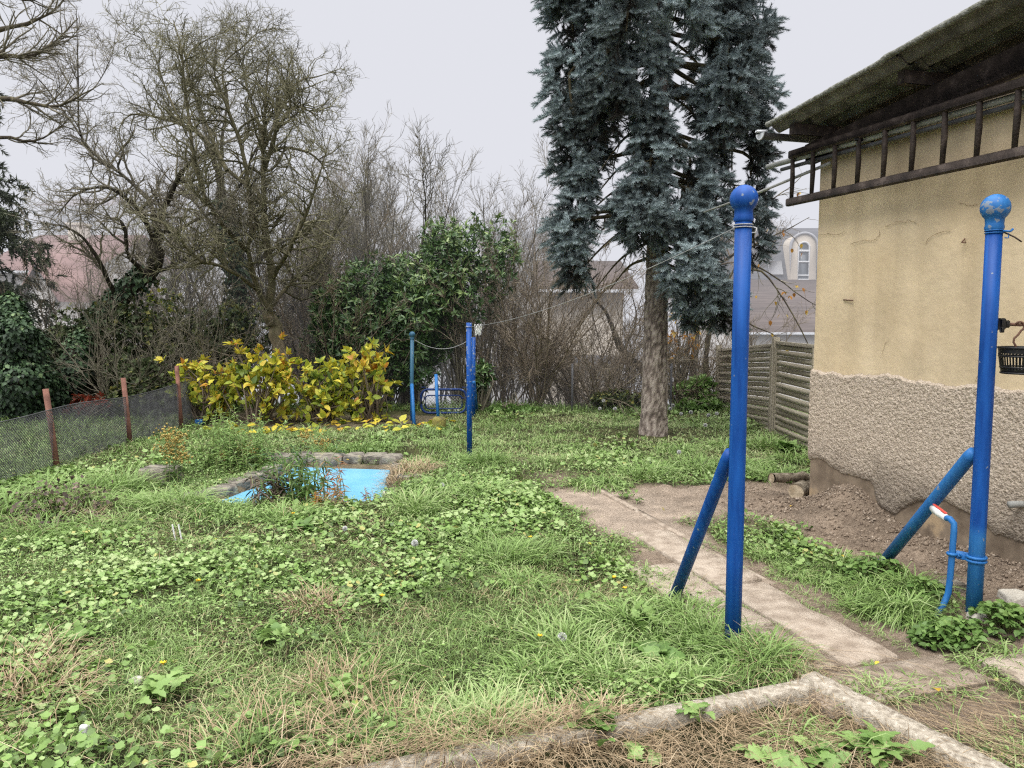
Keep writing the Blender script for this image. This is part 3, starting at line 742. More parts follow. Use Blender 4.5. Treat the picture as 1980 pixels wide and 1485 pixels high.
# dead straw and needles
sb = MB()
n = 17000
x = KL[0] - .3 + (KR[0] - KL[0] + .6) * rng.random(n); y = 2.0 + 1.3 * rng.random(n)
d1, d2 = kerb_side(x, y); k = (d1 > -.06) & (d2 > -.04) & (rng.random(n) < .35 + .65 * (vnoise(x * 3, y * 3, 91) > .3)) & ~((np.abs(d2) < .06) & (rng.random(n) < .9)) & ~((np.abs(d1) < .06) & (x > .45) & (rng.random(n) < .93))
x, y, d1 = x[k], y[k], d1[k]; n2 = len(x)
z = height(x, y) + .012 + .055 * rng.random(n2) ** 1.5 + np.where(d1 < .05, .055, 0)
blades(sb, x, y, .07 + .13 * rng.random(n2), 1.15 + .45 * rng.random(n2), np.full(n2, .0028), np.clip(.5 + rng.normal(size=n2) * .22, 0, 1), curl=.2, z=z)
# dry patches on the lawn
for (nn, y0, y1, w_) in ((6500, 2.4, 5.5, .003), (5500, 5.5, 9, .0045)):
    x, y = scatter(nn, y0, y1); x, y = keep(x, y)
    k = rng.random(len(x)) < .12 + .88 * dry(x, y); x, y = x[k], y[k]; n2 = len(x)
    blades(sb, x, y, .06 + .13 * rng.random(n2), 1.15 + .42 * rng.random(n2), np.full(n2, w_), np.clip(.48 + rng.normal(size=n2) * .22, 0, 1), curl=.12, z=height(x, y) + .015 + .05 * rng.random(n2))
for (px, py, rad, nn) in ((20, 1340, .28, 500), (60, 1380, .25, 400), (600, 1185, .12, 160), (660, 1340, .18, 200), (800, 920, .22, 520), (770, 935, .2, 300), (590, 985, .3, 200), (120, 1030, .28, 420), (130, 1000, .2, 200), (640, 1190, .1, 100), (1500, 1290, .15, 140), (720, 1440, .25, 260), (520, 1480, .3, 260), (1000, 1455, .14, 200), (1100, 1430, .14, 200), (900, 1470, .16, 220), (1180, 1410, .1, 120)):
    p = on_ground(px, py); a = rng.random(nn) * 2 * pi; r_ = rad * np.sqrt(rng.random(nn)); x, y = p[0] + np.cos(a) * r_, p[1] + np.sin(a) * r_
    blades(sb, x, y, .12 + .16 * rng.random(nn), .3 + 1.0 * rng.random(nn), np.full(nn, .0035 + .0004 * p[1]), np.clip(.6 + rng.normal(size=nn) * .18, 0, 1), curl=.8, yaw=a + rng.normal(size=nn))
# straw blown over the paving
for (px, py, nn) in ((1850, 1400, 120), (1930, 1450, 140), (1820, 1440, 60), (1560, 1300, 60), (1900, 1370, 50)):
    p = on_ground(px, py); x, y = p[0] + rng.normal(size=nn) * .22, p[1] + rng.normal(size=nn) * .12
    blades(sb, x, y, .12 + .3 * rng.random(nn), np.full(nn, 1.45) + .12 * rng.random(nn), np.full(nn, .003), np.clip(.6 + rng.normal(size=nn) * .2, 0, 1), curl=.08, z=height(x, y) * 0 + .03 + .015 * rng.random(nn), yaw=rng.normal(size=nn) * .5 - .9)
o = sb.build('dry_straw', M['straw']); tag(o, 'dead straw and dry grass littering lawn and kerb bed', None, kind='stuff')

# clods and grit on the bare soil
cb = MB()
n = 9000; x = .6 + 3.2 * rng.random(n); y = 3.0 + 4.6 * rng.random(n)
k = (dirt_mask(x, y) > .5) & (vnoise(x * 5, y * 5, 15) * .6 + .55 * sstep(.75, .1, wall_d(x, y)) > .48 + .2 * rng.random(n)) & (wall_d(x, y) > .0) & ~((path_q(x, y) > -.02) & (path_q(x, y) < .82) & (path_r(x, y) < 4) & (rng.random(n) < .5)); x, y = x[k], y[k]; n2 = len(x)
OV = np.array([[1, 0, 0], [-1, 0, 0], [0, 1, 0], [0, -1, 0], [0, 0, 1], [0, 0, -1]], float); OF = np.array([[0, 2, 4], [2, 1, 4], [1, 3, 4], [3, 0, 4], [2, 0, 5], [1, 2, 5], [3, 1, 5], [0, 3, 5]])
cb.inst(OV, OF, np.stack([x, y, height(x, y) + .004], 1), frames(rand_dir(n2)), (.004 + .014 * rng.random((n2, 3)) ** 2.2), np.clip(.6 + rng.normal(size=n2) * .25, 0, 1))
n = 800; s_ = -.2 + 2.6 * rng.random(n); w_ = .02 + .75 * rng.random(n) ** 1.4; x = WC[0] + s_ * WU[0] + w_ * WN[0]; y = WC[1] + s_ * WU[1] + w_ * WN[1]
k = (dirt_mask(x, y) > .5); x, y = x[k], y[k]; n2 = len(x)
ICO = rand_dir(14); 
cb.inst(OV, OF, np.stack([x, y, height(x, y) + .002], 1), frames(rand_dir(n2)), (.006 + .02 * rng.random((n2, 3)) ** 2.5), np.clip(.42 + rng.normal(size=n2) * .2, 0, 1))
M['clod'] = material('soil_clods', [(0, (.11, .08, .06)), (.6, (.27, .21, .155)), (1, (.42, .35, .28))], rough=.95)
o = cb.build('soil_crumbs', M['clod']); tag(o, 'loose crumbs of brown soil by the wall', None, kind='stuff')

# fallen yellow leaves
fb = MB(); n = 120
x = -4.5 + 3.6 * rng.random(n); y = 10.7 + 1.3 * rng.random(n) ** 1.2
fb.inst(PLV * A(1, 1.4, 1), PLF, np.stack([x, y, height(x, y) + .03 + .03 * rng.random(n)], 1), frames(rand_dir(n) * A(1, 1, .3), roll=rng.normal(size=n) * .3), (.11 + .07 * rng.random(n))[:, None], .45 + .5 * rng.random(n))
n = 34; x, y = scatter(n, 2.8, 10); n = len(x)
fb.inst(PLV * A(1, 1.4, 1), PLF, np.stack([x, y, height(x, y) + .07], 1), frames(rand_dir(n) * A(1, 1, .3)), (.02 + .03 * rng.random(n))[:, None], .35 + .55 * rng.random(n))
o = fb.build('fallen_leaves', M['yellow_leaf']); tag(o, 'fallen yellow leaves under the shrub row and over the lawn', None, kind='stuff')
#@@PART2

# ------------------------------------------------------------------ blue clothesline posts
def ball_profile(r, neck, zc):
    a = np.linspace(-pi / 2 + .72, pi / 2, 14)
    prof = [(neck * 1.0, zc - r * 1.62), (neck * 1.12, zc - r * 1.45), (neck * 1.02, zc - r * 1.2)]
    return prof + [(r * cos(t), zc + r * sin(t)) for t in a]

def ring(mb, c, r, t, S=20, tint=.5):
    th = np.linspace(0, 2 * pi, S + 1)
    mb.tubes(np.stack([c[0] + r * np.cos(th), c[1] + r * np.sin(th), np.full(S + 1, c[2])], -1)[None], np.full((1, S + 1), t), 6, tint)

def big_post(x, y, top_z, r, ball_r, pole_m, ball_m, label, strut_top, strut_bot, strut_m, wire_z, wire_m, strut_r=.034):
    z0 = float(height(np.array([x]), np.array([y]))[0]) - .06
    t = thing('clothesline_post', (x, y, z0), label, 'clothesline post', 'tall blue clothesline posts')
    MB().tube([(x, y, z0), (x, y, z0 + .5), (x, y, 1.0), (x, y, 1.5), (x, y, top_z - 2 * ball_r - .02)], r, 24).build('pole', pole_m, t, True)
    MB().lathe(ball_profile(ball_r, r * 1.06, top_z - ball_r), (x, y, 0), 28).build('ball', ball_m, t, True)
    a, b = A(*strut_top), A(*strut_bot)
    MB().tube([a, a + (b - a) * .04, a + (b - a) * .5, b], [strut_r * .8, strut_r, strut_r, strut_r * .98], 20).build('strut', strut_m, t, True)
    wb = MB(); ring(wb, (x, y, wire_z), r + .003, .003); ring(wb, (x, y, wire_z + .012), r + .004, .0028)
    wb.tube([(x + r, y - r * .5, wire_z), (x + r + .012, y - r, wire_z - .008), (x + r + .004, y - r - .01, wire_z - .03), (x + r - .01, y - r, wire_z - .028)], .0032, 6)
    wb.build('wire_tie', wire_m, t)
    return t
FP = (1.105, 3.72); RP = (2.515, 4.06)
big_post(*FP, 2.275, .040, .066, M['blue'], M['blue_ball2'], 'deep blue ball-topped clothesline post standing in the long grass by the kerb corner', (FP[0] - .025, FP[1] + .035, .985), (.945, 4.40, -.03), M['blue'], 2.075, M['wire'])
big_post(*RP, 2.285, .040, .071, M['blue_two'], M['blue_ball'], 'two-tone blue ball-topped clothesline post beside the yellow wall, pale below', (RP[0] - .02, RP[1] + .04, .925), (2.435, 4.93, .03), M['blue_mid'], 2.085, M['blue_mid'], .036)
t = thing('cord_end', (RP[0], RP[1], 2.08), 'short dark cord end poking out from the ball-topped post by the wall', 'cord')
MB().tube([(RP[0] + .03, RP[1] - .035, 2.085), (RP[0] + .075, RP[1] - .05, 2.06), (RP[0] + .11, RP[1] - .055, 2.035)], .004, 6).build('cord', M['dark_wood'], t)
MB().tube([(RP[0] + .02, RP[1] - .04, 2.092), (RP[0] + .05, RP[1] - .055, 2.088), (RP[0] + .065, RP[1] - .05, 2.10)], .006, 6).build('knot', M['blue_mid'], t)

# water pipe clamped to the second post
t = thing('water_pipe', (2.4, 4.15, 0), 'pale blue water pipe with a stop valve, clamped to the post by the wall', 'water pipe')
s0 = A(2.462, 4.45, .54)
v0, v1 = s0 + A(-.008, -.05, -.002), A(2.418, 4.20, .535)
MB().tube([v1, A(2.425, 4.17, .535), A(2.436, 4.15, .515), A(2.437, 4.148, .47), A(2.430, 4.15, .20), A(2.424, 4.15, .12), A(2.40, 4.145, .06), A(2.36, 4.135, .015), A(2.318, 4.125, -.01), A(2.30, 4.12, -.08)], .017, 14).build('pipe', M['blue_mid'], t, True)
vv = MB(); vd = nrm(v1 - v0)
vv.tube([v0, v0 + vd * .03, v0 + vd * .032, v0 + vd * .14, v0 + vd * .142, v1 + vd * .01], [.018, .018, .023, .023, .019, .019], 14)
vb = vv.build('valve', M['white_plastic'], t, True)
MB().bar(v0 + vd * .02 + A(0, 0, .028), v1 + A(0, 0, .024), .016, .007).build('valve_handle', M['red_plastic'], vb)
cl = MB(); zc = .335
ring(cl, (RP[0], RP[1], zc), .044, .009, 24); ring(cl, (RP[0], RP[1], zc + .02), .044, .009, 24); ring(cl, (2.433, 4.149, zc + .01), .021, .009)
cl.bar((2.45, 4.14, zc + .01), (2.49, 4.09, zc + .01), .014, .045); cl.bbox((2.462, 4.118, zc + .01), (.02, .02, .02))
cl.build('clamp', M['blue_mid'], t, True)

# bracket on the post and peg basket hanging from it
t = thing('hook_bracket', (RP[0] + .05, RP[1], 1.6), 'black clamp with a rusty rod that holds the peg basket by the wall', 'bracket')
zb = 1.612
kb_ = MB(); kb_.bbox((RP[0] + .058, RP[1] - .005, zb), (.035, .05, .062), None, .008); kb_.tube([(RP[0] + .07, RP[1], zb + .02), (RP[0] + .105, RP[1], zb + .018)], .018, 12) if False else None
kb_.bbox((RP[0] + .085, RP[1] - .005, zb), (.03, .036, .04), None, .008); kb_.bbox((RP[0] + .05, RP[1] - .03, zb - .03), (.02, .02, .03), None, .005)
kb_.build('clamp', M['black_plastic'], t)
MB().tube([(RP[0] + .09, RP[1], zb), (RP[0] + .16, RP[1], zb - .004), (RP[0] + .30, RP[1] - .01, zb + .004)], .009, 10).build('rod', M['rusty_hook'], t, True)
bx_, by_ = RP[0] + .185, RP[1] - .01
t = thing('peg_basket', (bx_, by_, 1.35), 'slotted black plastic peg basket hanging from a rusty hook beside the post', 'basket')
hk = [(bx_ - .03 + .024 * cos(a), by_, zb - .012 + .024 * sin(a)) for a in np.linspace(2.6, -1.2, 10)]
hk += [(bx_ - .035, by_, zb - .055), (bx_ - .055, by_, zb - .075), (bx_ - .058, by_, zb - .095), (bx_ - .045, by_, zb - .115), (bx_ - .045, by_, 1.475)]
MB().tube(hk, .0055, 8).build('hook', M['rusty_hook'], t, True)
bk = MB(); R1, R2, zt, zbm = .118, .100, 1.488, 1.355
for (z_, rr_, t_) in ((zt, R1, .006), (zt - .045, R1 - .006, .005), (zbm + .03, R2 + .004, .005), (zbm, R2, .006)): ring(bk, (bx_, by_, z_), rr_, t_, 36)
prof = [(R1, zt), (R1 - .003, zt - .03), ]; bk.lathe(prof, (bx_, by_, 0), 36); bk.lathe([(R2 + .003, zbm + .022), (R2, zbm), (.001, zbm + .001)], (bx_, by_, 0), 36)
for a in np.arange(0, 2 * pi, 2 * pi / 44):
    p1 = A(bx_ + (R1 - .004) * cos(a), by_ + (R1 - .004) * sin(a), zt - .03); p2 = A(bx_ + (R2 + .002) * cos(a), by_ + (R2 + .002) * sin(a), zbm + .02)
    bk.bar(p1, p2, .008, .004, up=(cos(a), sin(a), 0), bev=.001)
bk.build('basket', M['black_plastic'], t)
for s_ in (-1,):
    pass

# clothesline and its pegs
c0, c1 = A(FP[0] - .035, FP[1] + .02, 2.075), at(907, 632, 8.9); c1[2] -= .0
tt = np.linspace(0, 1, 40); P = c0 + (c1 - c0) * tt[:, None]; P[:, 2] -= .20 * 4 * tt * (1 - tt) * .45
t = thing('clothesline', c0, 'thin grey clothesline running from the tall post to the bare-topped post', 'clothesline')
MB().tube(P, .0018, 6).build('line', M['wire'], t, True)
for k_, (f_, tilt, lab) in enumerate(((.955, .25, 'white clothes peg on the line nearest the bare-topped post'), (.945, -.05, 'white clothes peg between two others on the line'), (.930, -.35, 'white clothes peg leaning out at the end of the three pegs'))):
    i_ = f_ * 39; a_ = int(i_); c_ = P[a_] * (1 - i_ + a_) + P[a_ + 1] * (i_ - a_)
    c_ = c_ + A(.02 * (k_ + .5), 0, 0)
    t = thing('clothes_peg', c_, lab, 'clothes peg', 'white clothes pegs on the line')
    pk = MB()
    for s_ in (-1, 1):
        d_ = A(sin(tilt) + s_ * .16, 0, -1.0); pk.bar(c_ + A(0, 0, .022) , c_ + A(0, 0, .02) + nrm(d_) * .125, .016, .014, up=(0, 1, 0))
    pk.build('peg', M['white_plastic'], t)

# bare-topped post in mid lawn, and the two posts at the gate
pm = on_ground(908, 886)
t = thing('clothesline_post', (pm[0], pm[1], 0), 'slim blue post without a ball, worn halfway up, alone in mid lawn', 'clothesline post')
tp_ = at(906.5, 624, pm[1])
MB().tube([A(pm[0], pm[1], -.1), A(pm[0], pm[1], .8), A(pm[0] , pm[1], tp_[2])], .032, 18).build('pole', M['blue_worn'], t, True)
eb = MB(); ring(eb, (pm[0], pm[1], c1[2]), .035, .003); eb.tube([c1, A(pm[0] + .04, pm[1] - .02, c1[2])], .004, 6) if False else None
eb.build('wire_tie', M['wire'], t)
def gate_post(px, ytop, ybase, Y, label, ball, mat, strut_px, lean=0):
    g_ = at(px, ybase, Y); tp2 = at(px - lean, ytop, Y)
    x_ = g_[0]
    t = thing('clothesline_post', (x_, Y, 0), label, 'clothesline post')
    MB().tube([A(x_, Y, -.1), A(x_, Y, .6), A(tp2[0], Y, tp2[2] - (.05 if ball else 0))], .030, 16).build('pole', mat, t, True)
    if ball: MB().lathe(ball_profile(.047, .032, tp2[2] - .03), (tp2[0], Y, 0), 18).build('ball', M['teal'], t, True)
    s_b = on_ground(*strut_px); s_t = A(x_ + .005, Y - .035, .60)
    MB().tube([s_t, (s_t + s_b) / 2, A(s_b[0], s_b[1], -.03)], .027, 14).build('strut', M['blue_mid'], t, True)
    return A(tp2[0], Y, tp2[2])
g1 = gate_post(797, 643, 815, 12.0, 'faded teal ball-topped post between the yellow shrubs and the low gate', True, M['teal'], (801, 822))
g2 = gate_post(916, 652, 795, 12.5, 'thin blue post at the gate, half hidden behind the slim mid-lawn post', False, M['blue_worn'], (922, 800))
t = thing('clothesline', g1, 'slack grey line sagging between the teal post and the laurel', 'clothesline')
a_, b_ = at(800, 656, 12.0), at(914, 652, 12.5); P = a_ + (b_ - a_) * tt[:, None]; P[:, 2] -= .17 * 4 * tt * (1 - tt) * 1.0
MB().tube(P, .005, 5).build('line', M['wire'], t, True)

# low blue garden gate with wire mesh
Yg = 12.75
ga, gb_ = at(815, 830, Yg), at(902, 830, Yg); x0, x1 = ga[0], gb_[0]; zt = at(850, 753, Yg)[2]; zb_ = .05
t = thing('garden_gate', ((x0 + x1) / 2, Yg, 0), 'low blue tubular garden gate with rounded corners and diamond wire mesh', 'gate')
rc = .12
def round_rect(x0, x1, z0, z1, rc, Y):
    pts = []
    for (cx, cz, a0) in ((x1 - rc, z1 - rc, 0), (x0 + rc, z1 - rc, pi / 2), (x0 + rc, z0 + rc, pi), (x1 - rc, z0 + rc, 3 * pi / 2)):
        for a in np.linspace(a0, a0 + pi / 2, 7): pts.append((cx + rc * cos(a), Y, cz + rc * sin(a)))
    pts.append(pts[0]); return np.array(pts)
M['gate_blue'] = paint('navy_gate_paint', ((.006, .022, .10), (.012, .04, .17)), None, None, .66)
fr = MB(); fr.tubes(round_rect(x0, x1, zb_, zt, rc, Yg)[None], np.full((1, 29), .02), 10); fr.tubes(round_rect(x0 + .07, x1 - .07, zb_ + .07, zt - .1, .06, Yg)[None], np.full((1, 29), .010), 8)
for (xa, za, xb, zb2) in ((x0, .3, x0 + .07, .3), (x1 - .07, .3, x1, .3), ((x0 + x1) / 2, zt - .1, (x0 + x1) / 2, zt), (x0, .48, x0 + .07, .48), (x1 - .07, .48, x1, .48)): fr.tube([(xa, Yg, za), (xb, Yg, zb2)], .009, 8) if False else fr.bar((xa, Yg, za), (xb, Yg, zb2), .012, .012)
fr.build('gate_frame', M['gate_blue'], t, True)
def diamond_net(mb, fx, W_, H_, cell, r, wob=.0):
    """straight-wire diamond net; fx(u, v) maps to the world"""
    for sgn in (1, -1):
        u0s = np.arange(-H_, W_ + H_, cell)
        for u0 in u0s:
            va, vb = 0.0, H_
            ua, ub = (u0, u0 + sgn * H_)
            # clip in u
            def clip(u, v, uu, vv):
                return None
            ts = [0.0, 1.0]; du = ub - ua
            for lim in (0.0, W_):
                tcut = (lim - ua) / du
                if 0 < tcut < 1: ts.append(tcut)
            ts = sorted(ts); seg = None
            for i in range(len(ts) - 1):
                mid = ua + du * (ts[i] + ts[i + 1]) / 2
                if 0 <= mid <= W_: seg = (ts[i], ts[i + 1])
            if seg is None: continue
            k = 6
            tl = np.linspace(seg[0], seg[1], k); pts = [fx(ua + du * q, H_ * q) for q in tl]
            mb.tubes(np.array(pts)[None], np.full((1, k), r), 3, .3 + .4 * random.random())
nb = MB(); diamond_net(nb, lambda u, v: A(x0 + .08 + u, Yg, zb_ + .08 + v), x1 - x0 - .16, zt - zb_ - .19, .055, .0028)
nb.build('mesh', M['wire'], t)
# pole and mossy block in front of the gate
pb_ = on_ground(849, 832)
t = thing('concrete_block', (pb_[0], pb_[1], 0), 'small rounded mossy yellow concrete block in front of the low gate', 'block')
zz_ = at(848, 806, pb_[1])[2]
pr = [(.10, -.05), (.105, .05), (.10, zz_ - .05), (.085, zz_ - .015), (.05, zz_), (.001, zz_ + .004)]
MB().lathe(pr, (pb_[0], pb_[1], 0), 16).build('block', M['moss_stone'], t, True)
Yp = pb_[1] + .15
t = thing('blue_pole', (at(846, 800, Yp)[0], Yp, 0), 'short plain blue pole leaning in front of the low gate', 'pole')
MB().tube([A(at(848, 815, Yp)[0], Yp, .05), at(845, 770, Yp), at(843, 724, Yp + .1)], .024, 14).build('pole', M['blue_mid'], t, True)
bkx = at(877, 806, 13.3)
t = thing('bucket', (bkx[0], 13.3, 0), 'white plastic bucket on the ground behind the low gate', 'bucket')
zbk = at(877, 793, 13.3)[2]
MB().lathe([(.001, zbk - .30), (.09, zbk - .30), (.115, zbk - .01), (.122, zbk - .01), (.122, zbk + .005), (.108, zbk + .005), (.085, zbk - .28)], (bkx[0], 13.3, 0), 20).build('bucket', M['white_plastic'], t, True)
# chain-link run beside the gate
t = thing('wire_fence', (1.2, 13.2, 0), 'sagging thin chain-link fence across the brow beyond the lawn', 'fence')
nb = MB(); diamond_net(nb, lambda u, v: A(x1 + .1 + u, 13.1 + .15 * sin(u), -.15 + v), 3.4, .95, .085, .0013)
nb.build('mesh', M['netting'], t)
pp = MB()
for u in (0.05, 1.7, 3.4): pp.tube([(x1 + .1 + u, 13.12, -.4), (x1 + .1 + u, 13.12, .4), (x1 + .1 + u, 13.12, .85)], .018, 8)
pp2 = None
for u in (0.05, 1.7, 3.4): MB().tube([(x1 + .1 + u, 13.16, -.4), (x1 + .1 + u, 13.16, .3), (x1 + .1 + u, 13.16, .85)], .018, 8).build('post', M['gutter'], t)

# rusty posts and dark net along the neighbour's side
t = thing('net_fence', (-4.9, 9, 0), 'low dark net fence on rusty steel posts beside the overgrown pond bank', 'fence')
FX = lambda y: -4.88 - .012 * (y - 7) - .05 * np.sin(y * 1.1)
Lf, Hf = 7.4, .60
net = MB()
def fx(u, v):
    y = 5.0 + u; return A(FX(y) + .02 * sin(u * 4 + v * 5), y, .02 + v * 1.06 * (1 + .03 * sin(u * 2.2)))
diamond_net(net, fx, Lf, Hf, .03, .0031)
net.tubes(np.array([fx(u, Hf) for u in np.linspace(0, Lf, 40)])[None], np.full((1, 40), .005), 4)
net.build('net', M['netting'], t)
for (y_, ht, ln) in ((5.9, .85, .02), (8.14, .885, -.09), (9.62, .885, -.06), (11.25, .93, -.04), (12.35, .8, 0)):
    x_ = FX(y_) + .04
    MB().tube([(x_, y_, -.1), (x_ + ln * .5, y_, ht * .5), (x_ + ln, y_ , ht)], .030, 10).build('post', M['rust'], t, True)

# ------------------------------------------------------------------ outbuilding
bld = thing('outbuilding', (WC[0], WC[1], 0), 'yellow rendered outbuilding with pebbledash base and corrugated roof', 'building')
WLEN, WDEP = 6.4, 5.0
SL = math.tan(radians(5.3))
def rz(s): return 3.235 + SL * s       # underside of the sheets along the run of the wall
# plain masonry box under the render (wall faces the lawn)
def wall_mat():
    m = bpy.data.materials.new('yellow_render'); m.use_nodes = True
    nt = m.node_tree; N, L = nt.nodes, nt.links; bs = N['Principled BSDF']
    geo = N.new('ShaderNodeNewGeometry'); sep = N.new('ShaderNodeSeparateXYZ'); L.new(geo.outputs['Position'], sep.inputs[0])
    def noise(sc, det=6, st=(1, 1, 1), rough=.5):
        mp = N.new('ShaderNodeMapping'); mp.inputs['Scale'].default_value = st; L.new(geo.outputs['Position'], mp.inputs['Vector'])
        n = N.new('ShaderNodeTexNoise'); n.inputs['Scale'].default_value = sc; n.inputs['Detail'].default_value = det; n.inputs['Roughness'].default_value = rough; L.new(mp.outputs[0], n.inputs['Vector']); return n.outputs['Fac']
    def ramp(src, a, b, ca, cb):
        r = N.new('ShaderNodeValToRGB'); e = r.color_ramp.elements; e[0].position = a; e[1].position = b; e[0].color = (*ca, 1); e[1].color = (*cb, 1); L.new(src, r.inputs['Fac']); return r.outputs['Color']
    def mixc(f, a, b, mode='MIX'):
        x = N.new('ShaderNodeMix'); x.data_type = 'RGBA'; x.blend_type = mode
        if isinstance(f, float): x.inputs[0].default_value = f
        else: L.new(f, x.inputs[0])
        L.new(a, x.inputs[6]); L.new(b, x.inputs[7]); return x.outputs[2]
    base = ramp(noise(1.5, 8), .3, .7, (.59, .465, .295), (.68, .555, .375))
    stain = ramp(noise(1.1, 9, (1, 1, 1), .62), .48, .72, (1, 1, 1), (.60, .60, .60))
    col = mixc(.62, base, stain, 'MULTIPLY')
    run = ramp(noise(5, 5, (1, 1, .10)), .45, .75, (1, 1, 1), (.82, .81, .79)); col = mixc(.8, col, run, 'MULTIPLY')
    # patchy darker tone towards the top of the wall
    mr = N.new('ShaderNodeMapRange'); mr.inputs['From Min'].default_value = 2.3; mr.inputs['From Max'].default_value = 3.3; L.new(sep.outputs['Z'], mr.inputs['Value'])
    ad = N.new('ShaderNodeMath'); ad.operation = 'MULTIPLY'; L.new(mr.outputs[0], ad.inputs[0]); L.new(noise(2.2, 7), ad.inputs[1])
    gy = ramp(ad.outputs[0], .12, .5, (1, 1, 1), (.62, .62, .62)); col = mixc(.9, col, gy, 'MULTIPLY')
    # hairline cracks
    vo = N.new('ShaderNodeTexVoronoi'); vo.feature = 'DISTANCE_TO_EDGE'; vo.inputs['Scale'].default_value = .75
    wv = N.new('ShaderNodeVectorMath'); wv.operation = 'ADD'; nn = N.new('ShaderNodeTexNoise'); nn.inputs['Scale'].default_value = 3.2; nn.inputs['Detail'].default_value = 6; L.new(geo.outputs['Position'], nn.inputs['Vector'])
    sc = N.new('ShaderNodeVectorMath'); sc.operation = 'SCALE'; sc.inputs['Scale'].default_value = .55; L.new(nn.outputs['Color'], sc.inputs[0])
    L.new(geo.outputs['Position'], wv.inputs[0]); L.new(sc.outputs[0], wv.inputs[1]); L.new(wv.outputs[0], vo.inputs['Vector'])
    ck = ramp(vo.outputs['Distance'], .0, .0035, (.45, .42, .38), (1, 1, 1))
    cmask = ramp(noise(.9, 3), .50, .56, (0, 0, 0), (1, 1, 1))
    cks = N.new('ShaderNodeMix'); cks.data_type = 'RGBA'; cks.blend_type = 'MULTIPLY'; L.new(cmask, cks.inputs[0]); L.new(col, cks.inputs[6]); L.new(ck, cks.inputs[7]); col = cks.outputs[2]
    # mud and bare brown render at the foot
    lo = N.new('ShaderNodeMapRange'); lo.inputs['From Min'].default_value = 1.0; lo.inputs['From Max'].default_value = .8; L.new(sep.outputs['Z'], lo.inputs['Value'])
    mud = ramp(noise(6, 10), .3, .7, (.13, .098, .07), (.30, .235, .17)); ochre = ramp(noise(3.0, 5), .60, .66, (0, 0, 0), (.8, .8, .8)); oc = N.new('ShaderNodeRGB'); oc.outputs[0].default_value = (.42, .31, .19, 1)
    mud = mixc(ochre, mud, oc.outputs[0])
    col = mixc(lo.outputs[0], col, mud)
    L.new(col, bs.inputs['Base Color']); bs.inputs['Roughness'].default_value = .92; bs.inputs['Specular IOR Level'].default_value = .2
    bp = N.new('ShaderNodeBump'); bp.inputs['Strength'].default_value = .45; bp.inputs['Distance'].default_value = .012; L.new(noise(16, 8), bp.inputs['Height']); L.new(bp.outputs[0], bs.inputs['Normal'])
    return m
M['render'] = wall_mat()
wb = MB()
ns, nz_ = 100, 60
S_, T_ = np.meshgrid(np.linspace(0, WLEN, ns), np.linspace(0, 1, nz_), indexing='ij')
Zt = rz(S_) - .25
Z_ = -.4 + (Zt + .4) * T_
O_ = (fbm(S_ * 1.2, Z_ * 1.2, 81) - .5) * .02 + (fbm(S_ * 5, Z_ * 5, 82) - .5) * .006
O_[0] = 0
Pw = np.stack([WC[0] + S_ * WU[0] + O_ * WN[0], WC[1] + S_ * WU[1] + O_ * WN[1], Z_], -1)
ii = (np.arange(ns - 1)[:, None] * nz_ + np.arange(nz_ - 1)[None]).ravel()
wb.add(Pw.reshape(-1, 3), quads=np.stack([ii, ii + nz_, ii + nz_ + 1, ii + 1], -1))
# far side, back and near sides
def quadw(s0, o0, s1, o1): wb.add([wp(s0, -.4, o0), wp(s1, -.4, o1), wp(s1, rz(s1) - .25, o1), wp(s0, rz(s0) - .25, o0)], quads=[[0, 1, 2, 3]])
quadw(0, -WDEP, 0, -.001); quadw(WLEN, -WDEP, 0 + WLEN, 0); quadw(0, -WDEP, WLEN, -WDEP)
wb.build('wall', M['render'], bld, True)
